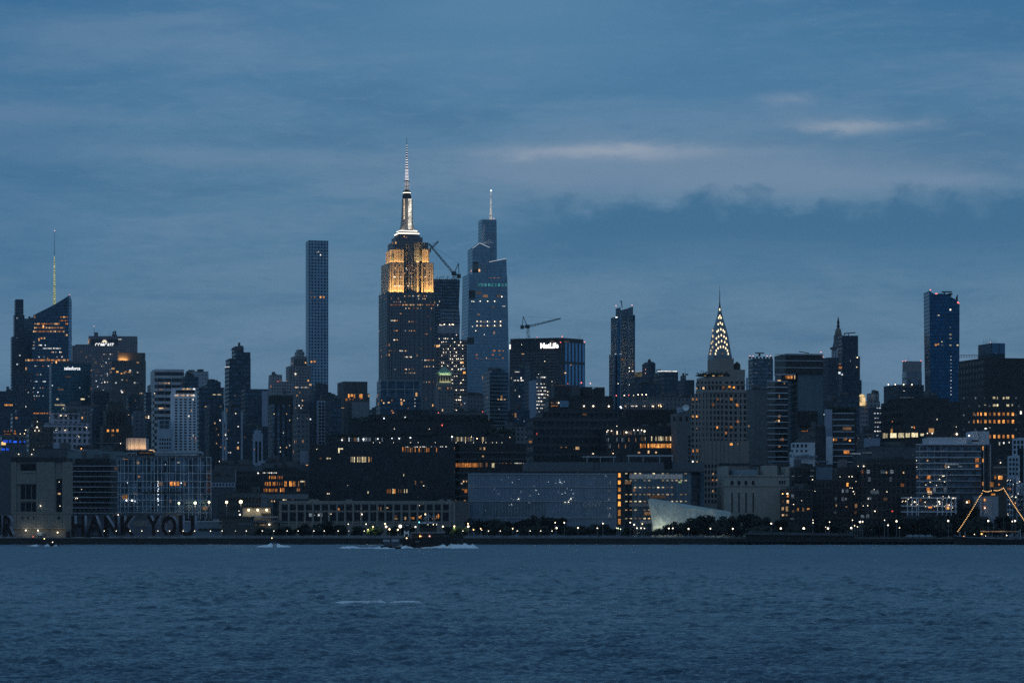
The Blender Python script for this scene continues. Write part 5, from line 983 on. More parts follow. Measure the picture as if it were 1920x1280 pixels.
# left ventilation tower
b = Th('ventilation_building', 'tall plain stone building with recessed window bays and black roof, on the left shore', 'building', 78, 1440, 2)
m_ = MB(); b.pbox(m_, 20.5, 136.5, 1008, 865, 0, 30); b.part('wall', m_, st_)
ledge(b, [(20, 137.5, 865, 856.5)], mat('black_metal', (.02, .022, .025)), 'roof', -1, 31)
ledge(b, [(21, 31, 989, 865.5), (68, 103, 989, 865.5), (117, 136.2, 989, 865.5), (31, 68, 907, 882), (31, 68, 989, 960), (103, 117, 989, 960)], st_, 'pilaster', -.8, .2)
ledge(b, [(21, 136.2, 962, 960.5), (21, 136.2, 990.5, 988.5), (40, 66, 886, 884), (38, 68, 939, 937)], mat('pale_stone2', (.27, .265, .245), .85), 'string_course', -1.1, .3)
for x0, x1, y0, y1 in ((39, 47, 935, 897), (49, 58, 935, 897), (60, 67.5, 935, 897), (38.5, 67.5, 882, 869), (106, 116, 959, 897), (39, 47, 958, 942), (49, 58, 958, 942), (60, 67.5, 958, 942)):
    b.part('window', MB().box(b.u(x0), b.u(x1), -.25, .1, b.h(y0, x0), b.h(y1, x0)), GLASS)
for x in (42.5, 53, 63.5): b.part('window', MB().box(b.u(x) - .35, b.u(x) + .35, -.95, -.6, b.h(973, x), b.h(968, x)), DR)
b.part('window', MB().box(b.u(108), b.u(113), -.95, -.6, b.h(973, 110), b.h(968, 110)), DR)
b.lit('w', 111, 925, 5, 3, v=-.3); b.bulbs('W', [(76, 948, 1.1), (112.5, 948, .8), (111, 903, .7)], v=-1.6)
b.part('sign_board', MB().box(b.u(70.5), b.u(80.5), -1.5, -1.3, b.h(1003.5, 75), b.h(997, 75)), mat('sign_blue', (.22, .3, .38), .6))
b.part('door', MB().box(b.u(124), b.u(132), -.3, .05, b.h(1007.5, 128), b.h(995.5, 128)), DR)
for x, y, e, k_ in ((48.5, 993.6, 90, 'W'), (71.3, 993.8, 90, 'W'), (108, 997.6, 70, 'y')):
    o = b.bulb(k_, x, y, 1.5, v=-2.2, name='wall_lamp'); L = bpy.data.lights.new('wall_light', 'POINT'); L.energy = e; L.color = (1, .85, .6); L.shadow_soft_size = .4
    lo = link('wall_light', L, b.e); u0, z0 = b.at(x, y + .6, -3.2); lo.location = (u0, -3.2, z0)
b.bulb('r', 62, 1005.5, .8, v=-3)
# banded dark building
b = B('banded_offices', 'black building with thin white floor lines, right of the black roofed stone building', 1540, [(134, 222, 868), (140, 218, 861, 3)], DK(du=2.6), d=40, roof=2, rot=2)
ln = MB()
for i in range(10): b.pbox(ln, 135, 221, 872.5 + i * 9.8 + 1.3, 872.5 + i * 9.8, -.9, 1)
b.part('floor_line', ln, mat('band_white', (.5, .53, .6), .7)); m_ = MB(); b.pbox(m_, 163, 191, 861, 842, 6, 16); b.part('bulkhead', m_, mat('teal_roof', (.16, .21, .23)))
b.bulbs('W', [(142, 934, .7), (145, 933.5, .8), (153, 917, .5)]); b.lits('d', [(217, 878, 5, 4)])
# glass grid building
b = Th('glass_grid_building', 'glass building with a white steel grid and a warm lit box on its roof', 'building', 308, 1500, 2)
m_ = MB(); b.pbox(m_, 220.5, 396, 1008, 856, 0, 40); b.part('wall', m_, fac((.05, .06, .07), (.09, .12, .155), du=1.7, dv=5.6, fu=.9, fv=.92, lit=0, mirror=.9, vary=1.5))
fr = MB(); mul = [221, 226, 233.5, 240, 251, 257, 267.5, 275, 283, 289, 295.5, 303, 313, 318, 329, 338, 344.5, 353, 361, 371, 376, 387.5, 395.2]
for x in mul: b.pbox(fr, x, x + (.9 if x in (221, 240, 251, 267.5, 289, 313, 329, 344.5, 353, 371, 395.2) else .5), 972, 856, -.55, .1)
for y in (856.5, 871.5, 886.5, 901.5, 913, 925, 936.5, 948.5, 960): b.pbox(fr, 220.5, 396, y + 1., y, -.65, .1)
b.part('frame', fr, mat('frame_white', (.52, .60, .66), .6))
rf = MB(); b.pbox(rf, 219, 397, 856, 853.5, -1.5, 41); b.part('roof', rf, PLANT)
cn = MB(); b.pbox(cn, 236, 257, 850, 848, 3, 14); b.pbox(cn, 293, 381, 849.5, 845.5, 3, 18)
for x in (237, 246, 255, 294, 306, 323, 336, 352, 366, 379): b.pbox(cn, x, x + 2.4, 853.5, 848, 3, 6)
b.part('roof_canopy', cn, mat('canopy_white', (.42, .45, .48), .7))
bx = MB(); b.pbox(bx, 236.3, 278.8, 843.5, 821, 8, 24); b.part('roof_box', bx, fac((.45, .44, .44), (.36, .36, .37), du=.7, dv=40, fu=.5, fv=1, lit=0, mirror=.1))
flood(b, 238, 278, 843.4, 5.6, 300, (1, .62, .3), 24); flood(b, 240, 276, 843.4, 6.9, 200, (1, .5, .18), 6)
m_ = MB(); b.pbox(m_, 257, 290, 853.5, 845.5, 4, 12); b.part('dark_plant', m_, STEEL); b.lits('w', [(284, 843.5, 9, 1.2), (289, 846, 4, 1.2)], v=3.6); b.lits('d', [(270, 848.5, 18, .8), (281, 849, 9, .8)], v=3.6)
b.lits('O', [(234, 931.5, 11.5, 8.4)]); b.lits('w', [(258.5, 867, 4.4, 4.6)]); b.lits('o', [(321, 906.3, 5, 8), (328, 906.3, 5, 8.4), (333.5, 906.3, 4, 8.6), (254.5, 925.5, 3.5, 2)]); b.strip('O', 317, 338, 906, 9, 9, p=.8, fw=.45); b.lits('d', [(346, 906, 4, 8), (302, 909.5, 8, 1.4), (261, 893, 4, 3), (301, 906, 8, 6), (217, 877, 3, 4), (385, 952, 9, 6), (320, 940, 3, 4), (235, 860.4, 9, 1.2), (232, 860.4, 3, 1.4)])
b.part('cut_out', MB().box(b.u(233.4), b.u(236.4), -.45, -.28, b.h(932.5, 235), b.h(930.5, 235)), DR)
b.bulbs('c', [(237, 937.5, 1.7), (247.5, 937.7, 1.9), (239, 904.5, .7), (253, 939.5, .7), (339.5, 905, 1.1), (310, 870.3, 0.5)], v=-2); b.lit('W', 334.5, 866.6, 4, 2.4); r = random.Random(3)
for y in (902, 905, 907.5, 910, 916, 919.5, 926, 933.5, 936, 938, 945): b.bulb('c', 296.5 + r.uniform(-.8, .8), y + r.uniform(-.8, .8), r.uniform(.5, .9), v=-1.5)
b.part('dark_screen', MB().box(b.u(268), b.u(343), -1.2, -.7, b.h(924.5, 300), b.h(921.5, 300)), STEEL)
# flood lamps on poles behind the letters
def lamp_post(name, label, cat, px, py, Y, r, k_='W', group=None, arm=0., light=0., base=None, col=(1, .85, .6)):
    t = Th(name, label, cat, px - arm, Y, 0, z=GZ if base is None else base, group=group)
    u0, z0 = t.at(px, py, 0); k = 1 / t.pm
    pl = MB(); pl.tube((0, 0, 0), (0, 0, z0 + (.15 if arm else -.1)), .13, 6, .08)
    if arm:
        pl.tube((0, 0, z0 + .15), (u0 * .5, 0, z0 + .55), .07); pl.tube((u0 * .5, 0, z0 + .55), (u0, 0, z0 + .3), .07)
    t.part('pole', pl, POLE)
    d = 1.5 * r * k; o = link('lamp_globe', unit_ball(bmat(k_), 'lamp_globe'), t.e); o.location = (u0, 0, z0); o.scale = (d, d, d)
    if light:
        L = bpy.data.lights.new('lamp_light', 'POINT'); L.energy = light; L.color = col; L.shadow_soft_size = .3
        lo = link('lamp_light', L, t.e); lo.location = (u0, -.1, z0 - d)
    return t
POLE = mat('pole_grey', (.20, .22, .24), .6, .2)
SPORT = [(335.5, 942.5, 2.6, 'g'), (366, 942.5, 3.6, 'g'), (392, 941, 2.8, 'y'), (424.8, 941, 3.3, 'y'), (451.5, 940.3, 4.3, 'y')]
for i, (x, y, r_, k_) in enumerate(SPORT):
    lamp_post('floodlight_mast', '%s of five tall floodlights shining above the giant letters, counted from the left' % ORD[i], 'floodlight', x, y, 1465, r_, k_, 'tall floodlights of the sports ground', light=250)
# low waterside buildings between the letters and the long stone terminal
wl = mat('shed_wall', (.13, .125, .11), .9)
b = B('loft_building', 'low grey building with two rows of large dark windows beside the brightest tall floodlight', 1540, [(408, 512, 928), (436, 500, 924, 2)], mat('grey_render', (.14, .14, .145)), d=30, roof=1, rot=2)
b.windows(430, 490, 931, 957, 10, 2, .62, .72, seed=2); ledge(b, [(489, 502, 990, 926), (502, 578, 935, 926)], mat('plaster_grey', (.2, .21, .23)), 'pale_frame'); b.part('sign_board', MB().box(b.u(491.5), b.u(498.5), -.9, -.6, b.h(933, 495), b.h(928, 495)), mat('fan_grey', (.2, .23, .28)))
b.lits('y', [(532, 936.5, 4, 1.4), (536, 936.5, 3, 1.4)], v=-.2); b.lits('w', [(509.5, 939, 2.4, 2.4), (514.5, 939, 1.6, 2.4), (549, 936.3, 2, 1.4)], v=-.2)
b = B('garage', 'small pale shed with three bright lamps on its front wall', 1490, [(455, 511, 952)], mat('pale_shed', (.30, .29, .25), .85), d=20, roof=0, rot=2)
b.part('roof', MB().box(b.u(454.5), b.u(511.5), -.4, 18, b.h(952.2, 480), b.h(951, 480)), PLANT); b.part('roller_door', MB().box(b.u(490.5), b.u(506), -.3, .1, b.h(969, 500), b.h(961.3, 500)), DR)
for x, r_ in ((466.3, 3.1), (483.2, 3.1), (500, 3.)):
    b.bulb('y', x, 955.6, r_ * .8, v=-1.4, name='wall_lamp'); L = bpy.data.lights.new('wall_light', 'POINT'); L.energy = 150; L.color = (1, .8, .5); L.shadow_soft_size = .3
    lo = link('wall_light', L, b.e); u0, z0 = b.at(x, 957, -1.9); lo.location = (u0, -1.9, z0)
b.bulbs('W', [(449.8, 964.3, 1.7), (448, 957.5, .7)], v=-2)
m_ = MB(); b.pbox(m_, 472, 522, 970, 967.5, -3, -1); b.pbox(m_, 473, 477, 972, 966.5, -3.2, -.8); b.part('canopy', m_, mat('canopy_white', (.42, .45, .48)))
b = B('warehouse', 'low rubble stone shed on the seawall right of the letters, streaked and windowless', 1440, [(416, 476, 969)], mat('rubble', (.085, .085, .08), .95, 0, .5, .6), d=16, roof=0, rot=1)
b.part('roof', MB().box(b.u(415.5), b.u(476.5), -.4, 16.3, b.h(969.2, 440), b.h(968.2, 440)), ROOFM); b.windows(446, 472, 979, 984, 6, 1, .4, .8, m=mat('fan_grey', (.2, .23, .28)))
b = B('warehouse', 'long low shed with a pale roofline behind the shoreline trees left of the stone terminal', 1470, [(474, 524, 975)], wl, d=14, roof=0, rot=1)
b.part('roof', MB().box(b.u(473), b.u(524), -.8, 15, b.h(979, 500), b.h(974.5, 500)), mat('slate_wall', (.12, .135, .155))); b.bulb('W', 505, 982.7, 1.8, v=-1.4, name='wall_lamp'); b.strip('w', 478, 502, 983.5, 1, 8, v=-.9, p=.8)
b = B('boat_shed', 'pale blue corrugated shed behind the last of the giant letters', 1455, [(341, 416, 978)], mat('blue_shed', (.20, .26, .31), .75), d=16, roof=0, rot=1)
b.part('roof', MB().box(b.u(341), b.u(416), -.4, 16.4, b.h(978.2, 380), b.h(976, 380)), mat('pale_concrete', (.5, .49, .5))); ledge(b, [(372, 415.5, 994, 990)], STEEL, 'dark_band'); m_ = MB(); b.pbox(m_, 400, 410, 976, 972.5, 2, 8); b.part('roof_box', m_, mat('fan_grey', (.2, .23, .28)))
b = B('pier_shed', 'long dark pier shed with a white trussed roofline behind the giant letters', 1470, [(136, 345, 962)], mat('pier_wall', (.10, .105, .12), .9), d=20, roof=0, rot=1)
tr = MB()
for i in range(26): 
    u0, z0 = b.at(137 + i * 8, 962, -.3); u1, _ = b.at(145 + i * 8, 962, -.3); tr.tube((u0, -.3, z0), ((u0 + u1) / 2, -.3, z0 + 2), .12); tr.tube(((u0 + u1) / 2, -.3, z0 + 2), (u1, -.3, z0), .12)
b.part('roof_truss', tr, POLE); ledge(b, [(140, 345, 1004, 975)], mat('pier_band', (.13, .145, .18), .8), 'pale_band'); ledge(b, [(250, 276, 986, 976), (150, 172, 986, 976)], mat('mural', (.22, .2, .19), .9, 0, .6, .5), 'mural_panel', -.7, .4); b.bulbs('W', [(221.5, 964.5, 1.)], v=-1)
# giant letters facing the river
fm = mat('letter_face', (.02, .009, .008), .9); sm = mat('letter_side', (.29, .275, .32), .7)  # light on the letter sides put into their paler colour
LETTERS = [('U', -22, 7.6), ('R', 9.6, 30), ('H', 138, 163), ('A', 166, 197), ('N', 199, 225), ('K', 230.5, 258), ('Y', 279, 304.5), ('O', 306.5, 335), ('U', 339.5, 369)]
for ch, x0, x1 in LETTERS:
    nm_ = {'R': 'giant letter R half hidden by the stone building at the far left', 'H': 'giant dark letter H right against the stone building', 'A': 'giant dark letter A with a sloping pale inner side', 'N': 'giant dark letter N standing in front of the banded black building', 'K': 'giant dark letter K ending the first word', 'Y': 'giant dark letter Y starting the second word', 'O': 'giant round dark letter O in the middle of the second word'}
    lb = nm_.get(ch) or ('giant dark letter U cut off by the left edge of the photo' if x0 < 0 else 'giant dark letter U ending the second word, beside the blue shed')
    t = Th('giant_letter', lb, 'letter', .5 * (x0 + x1), 1418, -16, group='giant letters of the riverside message')
    o = TXT(t, ch, x0, x1, 1005, 966, [fm, sm], v=0, bold=.03, ext=2.8, name='letter_body')
    for p in o.data.polygons: p.material_index = 0 if p.normal.y < -.7 else 1
    t.part('footing', MB().box(t.u(x0 + 1), t.u(x1 - 1), -1.6, .2, -.1, .4), mat('pale_concrete', (.5, .49, .5)))
# long stone terminal
ts = mat('terminal_stone', (.27, .25, .225), .9, 0, .22, .4)
b = B('stone_terminal', 'long two storey stone terminal with a regular row of large dark windows, behind the boats', 1480, [(522.5, 856, 944), (523, 852, 938.5, .5)], ts, d=30, roof=0, rot=2)
m_ = MB(); b.pbox(m_, 850, 880, 1008, 938, -.6, 30); b.part('end_block', m_, mat('terminal_stone_dark', (.13, .125, .12), .9))
xs = [526.5 + i * 15.1 for i in range(22)]
pr = MB()
for x in xs + [852]: b.pbox(pr, x - 2, x + 1.6, 1008, 941, -.7, .4)
b.part('pilaster', pr, ts); ledge(b, [(523, 850, 944.5, 942.3), (523, 850, 958.8, 956.8), (523, 850, 979, 977)], mat('pale_stone2', (.27, .265, .245)), 'string_course', -.5, .4)
for x0, x1 in ((580, 598), (648, 660), (824, 832), (838, 846)): ledge(b, [(x0, x1, 938.5, 935.5)], ts, 'parapet_block', .6, 3)
r = random.Random(11)
for i, x in enumerate(xs[:-1]):
    for y0, y1 in ((956, 946), (976.5, 960.5)):
        w = link('window', unit_box(GLASS, 'window'), b.e); u0, z0 = b.at(x + 7.4, .5 * (y0 + y1), 0); w.location = (u0, -.05, z0); w.scale = (10.4 / b.pm, .3, (y0 - y1) / b.pm)
        fr = MB().box(u0 - .06, u0 + .06, -.3, -.18, z0 - (y0 - y1) / 2 / b.pm, z0 + (y0 - y1) / 2 / b.pm).box(u0 - 1.4, u0 + 1.4, -.3, -.18, z0 + .3, z0 + .42)
        if i % 2: b.part('window_bar', fr, mat('bar_grey', (.1, .1, .105), .7))
for k_, x, y, w_, h_ in (('o', 634.5, 954, 5, 4), ('w', 634, 956.5, 2, 2), ('w', 709, 952.5, 2.4, 6), ('d', 714, 953, 2, 6), ('w', 725, 951.5, 6, 1.4), ('W', 678.5, 964, 2, 2.4), ('w', 741.5, 972, 8, 1.6), ('d', 740, 968, 8, 6), ('w', 760, 971, 3, 5), ('O', 771, 970.5, 3, 5), ('o', 775, 971, 4, 4), ('O', 787, 969, 5, 4), ('o', 789.5, 971, 3, 4), ('o', 822, 967, 3, 9), ('w', 818.5, 969, 2, 6), ('d', 813, 972, 6, 3), ('e', 600, 965, 9, 6), ('e', 584, 965, 9, 6), ('W', 590, 965, 2, 1.6), ('W', 601, 965, 2, 1.4), ('W', 620, 963.5, 2, 1.2), ('d', 662, 953, 6, 2)): b.lit(k_, x, y, w_, h_, v=-.2)
b.bulbs('W', [(678.5, 963.5, 1.2), (786.5, 947, .6), (598, 965, .8), (621, 963, .6)], v=-1.2)
# mesh glass block and its lit glass wing
b = Th('mesh_glass_block', 'broad blue grey mesh glass block crossed by thin white lines, with raised letters', 'building', 1018, 1500, 2)
m_ = MB(); b.pbox(m_, 878.5, 1156, 1008, 885.5, 0, 60); b.part('wall', m_, fac((.20, .25, .31), (.13, .18, .24), du=.75, dv=.6, fu=.55, fv=.55, lit=0, mirror=.35, vary=1.0, wr=.6))
rf = MB(); b.pbox(rf, 877, 1320, 885.2, 883.3, -.6, 60); b.part('roof', rf, mat('black_metal', (.02, .022, .025)))
ledge(b, [(878.5, 1156, 889, 888), (878.5, 1156, 913.2, 912.4), (878.5, 1156, 940, 939.2), (878.5, 1156, 970.8, 970), (878, 879, 985, 886)], mat('line_white', (.42, .45, .5), .6), 'white_line', -.5, .1)
ms = MB()
for i in range(46): b.pbox(ms, 881 + i * 6, 881.5 + i * 6, 1000, 887, -.16, .05)
b.part('mesh_joint', ms, mat('joint_blue', (.27, .33, .40), .6))
b.part('dark_reflection', MB().box(b.u(906), b.u(1022), -.1, .02, b.h(968, 960), b.h(941, 960)), mat('mesh_reflection', (.12, .15, .175), .5, 0, .6, .15))  # darker reflection put on as a dark sheet
TXT(b, 'DSNY', 1093.5, 1128, 950.5, 940.8, mat('letter_grey', (.42, .42, .45), .7), v=-.15, bold=.03, ext=.3)
ledge(b, [(1157, 1171.5, 985, 885.5)], mat('black_metal', (.02, .022, .025)), 'stair_frame', -.4, .4)
for y0, y1 in ((895, 886), (908, 899.5), (922, 913), (935, 926), (949.5, 939), (967.5, 954), (983.5, 971)): b.lit('O', 1161.2, .5 * (y0 + y1), 5.4, y0 - y1, v=-.4, name='stair_window')
m_ = MB(); b.pbox(m_, 1172, 1296, 1008, 885.5, .5, 50); wing = b.part('glass_wing', m_, fac((.12, .15, .18), (.13, .17, .2), du=.6, dv=4.6, fu=.55, fv=.9, lit=0, mirror=.8, vary=.8))
m_ = MB(); b.pbox(m_, 1296, 1320, 1008, 885.5, .9, 50); b.part('end_wall', m_, fac((.05, .06, .075), (.09, .12, .16), du=30, dv=6.5, fu=.98, fv=.96, lit=0))
for y, p in ((887.3, .75), (900.4, .85), (913.3, .55), (926.5, .97), (939.5, .8), (955.5, .95), (971.5, .9)): b.strip('yyw', 1170, 1290, y, 1.6, 14, v=.2, p=p, fw=.45)
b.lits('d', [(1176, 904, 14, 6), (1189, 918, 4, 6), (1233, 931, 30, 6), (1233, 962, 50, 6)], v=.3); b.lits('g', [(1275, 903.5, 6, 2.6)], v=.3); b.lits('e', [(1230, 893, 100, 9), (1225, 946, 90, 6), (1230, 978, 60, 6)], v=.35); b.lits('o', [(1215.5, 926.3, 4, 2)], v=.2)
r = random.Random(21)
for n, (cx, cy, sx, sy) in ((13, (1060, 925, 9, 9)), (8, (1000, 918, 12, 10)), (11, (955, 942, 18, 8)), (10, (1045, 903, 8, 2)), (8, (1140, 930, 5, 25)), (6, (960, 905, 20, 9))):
    for _ in range(n): b.bulb('c', cx + r.gauss(0, sx), min(965, max(890, cy + r.gauss(0, sy))), r.choice((.18, .22, .26, .36)), v=-.4, name='lamp_glint_ball')  # small glowing balls stand in for lamp reflections in the glass
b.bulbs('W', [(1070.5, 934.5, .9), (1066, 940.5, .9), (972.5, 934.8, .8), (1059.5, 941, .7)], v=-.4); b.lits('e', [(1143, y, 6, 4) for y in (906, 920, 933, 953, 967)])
# crystal salt shed
b = Th('crystal_shed', 'pale faceted concrete shed like a rough crystal, lit from below, beside the glass wing', 'building', 1290, 1462, 0)
q3 = lambda px, py, v: (b.at(px, py, v)[0], v, b.at(px, py, v)[1])
V = [q3(1214.5, 936, 2), q3(1262, 944, 0), q3(1290, 953, 3), q3(1308, 952, 2), q3(1322, 957, 4), q3(1340, 954, 2), q3(1370, 960, 5), q3(1224, 986, -4), q3(1250, 985, -7), q3(1282, 990, -3), q3(1300, 990, -6), q3(1335, 992, -4), q3(1368, 994, -2), q3(1221, 1007, 0), q3(1370, 1007, 0), q3(1300, 1008, -3),
     q3(1222, 934, 26), q3(1365, 958, 26), q3(1222, 1008, 26), q3(1365, 1008, 26)]
Fc = [(0, 7, 8), (0, 8, 1), (1, 8, 9), (1, 9, 2), (2, 9, 3), (3, 9, 10), (3, 10, 4), (4, 10, 11), (4, 11, 5), (5, 11, 12), (5, 12, 6), (7, 13, 15, 8), (8, 15, 9), (9, 15, 10), (10, 15, 11), (11, 15, 14, 12), (0, 1, 2, 16), (2, 3, 4, 16), (4, 17, 16), (4, 5, 6, 17), (0, 16, 18, 13, 7), (6, 12, 14, 19, 17)]
b.part('wall', MB().add(V, Fc), mat('crystal_concrete', (.42, .44, .40), .8, 0, .5, .5))
ft = MB()
for x0, y0, x1, y1 in ((1226, 975, 1246, 945), (1246, 945, 1250, 980), (1290, 955, 1300, 980), (1300, 980, 1322, 960)): ft.tube(q3(x0, y0, -4.2), q3(x1, y1, -3), .1)
b.part('facet_joint', ft, mat('joint_dark', (.16, .17, .16), .8))
for x0, x1, e in ((1222, 1255, 900), (1258, 1285, 300), (1338, 1368, 1200)): flood(b, x0, x1, 1003, -13, e, (.92, 1., .84), 38, sz=1.)
# right ventilation building
b = Th('ventilation_building', 'broad pale stone building with slit windows and corner blocks, right of the crystal shed', 'building', 1412, 1500, 2)
sg2 = mat('vent_stone_pale', (.33, .315, .285), .9, 0, .2, .4)
m_ = MB(); b.pbox(m_, 1345, 1480, 1008, 890, 0, 34); b.part('wall', m_, sg2)
for x0, x1, y in ((1345, 1366, 873.5), (1420, 1457, 872), (1457.5, 1480, 874.5)): m_ = MB(); b.pbox(m_, x0, x1, 890, y, .3, 34); b.part('corner_block', m_, sg2)
m_ = MB(); b.pbox(m_, 1366, 1420, 890, 880, 7, 30); b.part('roof', m_, mat('blue_roof', (.22, .27, .31), .7)); ledge(b, [(1345, 1408, 872.5, 868), (1408, 1481, 873, 871)], mat('black_metal', (.02, .022, .025)), 'roof_screen', 20, 30)
ledge(b, [(1366, 1420, 892.5, 890.8), (1345, 1480, 893, 892), (1345, 1480, 911.3, 910.3)], mat('pale_stone2', (.27, .265, .245)), 'string_course', -.5, .3)
for x in (1372.5, 1385.5, 1398.5, 1412): b.part('window', MB().box(b.u(x - 2.4), b.u(x + 2.4), -.2, .1, b.h(908.5, x), b.h(901, x)), GLASS); b.part('slit_window', MB().box(b.u(x - 1), b.u(x + 1.2), -.2, .1, b.h(960, x), b.h(923.5, x)), GLASS)
for x in (1462, 1466.5, 1471): b.part('window', MB().box(b.u(x - 1.4), b.u(x + 1.4), -.2, .1, b.h(907, x), b.h(900.5, x)), GLASS)
# dark brick houses
def brickhouse(lb, x0, x1, yt, Y, nx, ny, col, seed, lits=(), step=None, ytw=None, yb=985, litk=None, litp=0., cw=.42):
    h = B('brick_building', lb, Y, [(x0, x1, yt)] + ([step] if step else []), mat('brick_%d' % seed, col, .9, 0, .25, .6), d=24, roof=2, rot=2, seed=seed, group='dark brick houses on the right shore')
    h.windows(x0 + 2, x1 - 2, (ytw or yt) + 3, yb, nx, ny, cw, .55, seed=seed, litk=litk, litp=litp)
    ledge(h, [(x0, x1, yt + 1.6, yt)] + [(x0, x1, yt + j * (yb - yt) / ny + 1, yt + j * (yb - yt) / ny) for j in range(1, ny)], mat('brick_trim_dark', (.10, .095, .09), .85), 'string_course', -.35, .3)
    for k_, x, y, w, hh in lits: h.lit(k_, x, y, w, hh)
    return h
bcol = (.055, .05, .048)
brickhouse('dark brick house hugging the pale stone building, blue glimmer in its top windows', 1480, 1530, 876, 1530, 6, 6, bcol, 31, [('e', 1487, 892, 4, 1.6), ('e', 1499, 892, 7, 1.6), ('e', 1523, 882, 6, 3), ('e', 1522, 892, 6, 1.6)])
h_ = brickhouse('narrow dark house front with two columns of lit windows and a pair of orange lamps', 1461, 1524, 918, 1480, 7, 5, (.04, .04, .042), 32, [('o', 1477, 930, 4, 4), ('w', 1477, 940, 4, 6), ('w', 1467.5, 953, 4, 6), ('w', 1475.5, 953.5, 4, 9), ('d', 1468, 940, 4, 5), ('w', 1475, 965, 3, 3), ('w', 1468, 965, 4, 3), ('O', 1496, 954.5, 4, 6), ('d', 1506, 955, 3, 6), ('O', 1515.5, 953.5, 5, 3), ('e', 1486, 930, 5, 7), ('e', 1485, 972, 6, 3), ('d', 1487, 958, 4, 4)])
h_.bulbs('o', [(1467.5, 925.3, 1.3)]); h_.bulbs('y', [(1476.5, 925.2, 1.8)]); h_.bulbs('W', [(1523.5, 898.5, .9), (1528, 920.5, .6), (1488, 945, .8), (1503, 938, .5)], v=-2)
brickhouse('wide dark brick house with faint lavender windows and one bright orange window near its top', 1524, 1612, 900, 1500, 12, 6, (.06, .052, .052), 33, [('O', 1589, 908, 4, 7.5), ('e', 1588, 920, 5, 6), ('e', 1580, 920, 3, 6), ('w', 1568, 947, 1.6, 4), ('w', 1587, 949.5, 3, 1.6), ('e', 1567, 935, 4, 6), ('e', 1580, 935, 5, 7), ('d', 1605, 948, 4, 7), ('d', 1604, 960, 4, 6), ('e', 1566, 960, 4, 5), ('e', 1586, 935, 3, 4)], step=(1560, 1606, 878, .5))
h = brickhouse('large dark brick block with blue windows upstairs and scattered white lamps before it', 1606, 1718, 868, 1490, 12, 8, (.05, .046, .046), 34, [('o', 1617, 884, 3, 8), ('w', 1662, 885, 2.4, 4), ('o', 1692, 909, 7, 7), ('d', 1660, 935, 7, 5), ('r', 1673, 958, 3, 2), ('b' if 0 else 'e', 1640, 922, 16, 7), ('e', 1628, 884, 6, 7), ('e', 1655, 884, 8, 6), ('e', 1672, 884, 6, 7), ('e', 1630, 898, 5, 8), ('e', 1670, 898, 5, 8), ('e', 1630, 934, 8, 5), ('e', 1617, 968, 6, 6), ('e', 1627, 967, 6, 6), ('w', 1694, 885.5, 2, 3)], step=(1612, 1716, 862, 3))
h.bulbs('W', [(1619.5, 873.5, 1.3), (1609, 873.5, .8), (1597.5, 893, 1.), (1592, 893, .8), (1600, 921, 1.), (1598, 914.5, .7), (1640.5, 957.8, 1.2), (1627, 947.5, .9), (1618.5, 948, .7), (1639, 917, .6), (1663, 921.5, .8), (1628, 934.5, .8), (1602, 925.5, .6), (1605, 902, .5), (1575, 893.5, .6), (1594, 914, .6)], v=-2)
m_ = MB(); h.pbox(m_, 1572, 1588, 875, 861, -3, 3); h.part('roof_hut', m_, mat('mauve_hut', (.18, .15, .16), .9))
# white condominium
b = Th('white_condominium', 'white condominium with long balcony lines, blank side walls and orange lights up one corner', 'building', 1786, 1560, 0)
wc = mat('condo_white', (.60, .59, .62), .8, 0, .12)
m_ = MB(); b.pbox(m_, 1717, 1840, 1008, 833, .5, 30); b.part('wall', m_, fac((.12, .13, .15), (.08, .10, .125), du=2.2, dv=3.2, fu=.8, fv=.7, lit=0, mirror=.8, vary=1.2))
m_ = MB(); b.pbox(m_, 1729.5, 1812, 833, 819.5, 1, 26); b.part('top_storey', m_, wc)
m_ = MB(); b.pbox(m_, 1811, 1855, 833, 808, 1.5, 26); b.pbox(m_, 1846, 1855, 920, 833, 1, 26); b.pbox(m_, 1836, 1842, 918, 833, 0, 20); b.part('stair_tower', m_, wc)
ln = MB()
for y in (831.8, 844.8, 856, 867, 878, 889, 900.4, 911.6, 922.5):
    b.pbox(ln, 1716.5, 1776, y + 2., y, -1.2, 1); b.pbox(ln, 1776, 1840, y + (2. if y < 890 else 1.2), y + .3, -.6, 1)
b.part('balcony_slab', ln, wc)
dv = MB()
for x in (1724, 1738, 1752, 1764, 1775): b.pbox(dv, x, x + .6, 923, 833, -.2, .7)
b.part('divider', dv, mat('pale_metal', (.42, .45, .48)))
for y in (840, 862.5, 906.5): b.lit('O', 1843.3, y, 3.6, 8, v=.3)
b.lits('o', [(1739, 862, 4, 2.6), (1832, 862, 8, 8), (1741, 894, 7, 8), (1740.5, 914, 6, 4), (1740.5, 918, 7, 3), (1832, 873, 6, 6), (1719, 894, 4, 4)]); b.lits('w', [(1739, 863, 2, 2), (1772.5, 873.5, 2, 7), (1742, 892, 6, 2), (1743, 923, 8, 5)]); b.lits('e', [(1785, 869, 24, 4), (1752, 918, 5, 7), (1772, 917, 5, 7), (1800, 874, 8, 2)])
b.bulbs('W', [(1778.5, 875, 1.2), (1718.5, 863, .7), (1817, 816.4, 1.8), (1770, 892, .7), (1768, 892.3, .8), (1762, 898, .8), (1771, 903, .7), (1756, 909.5, .7), (1744, 903.5, .7), (1736, 908.5, .6), (1719, 875, .6)], v=-2)
m_ = MB(); u0, z0 = b.at(1836, 826, -2); m_.tube((u0 - 4, -2, z0), (u0, -2, z0), .5); m_.tube((u0, -2, z0), (u0, -2, z0 + 14), .14); b.part('facade_hoist', m_, STEEL)
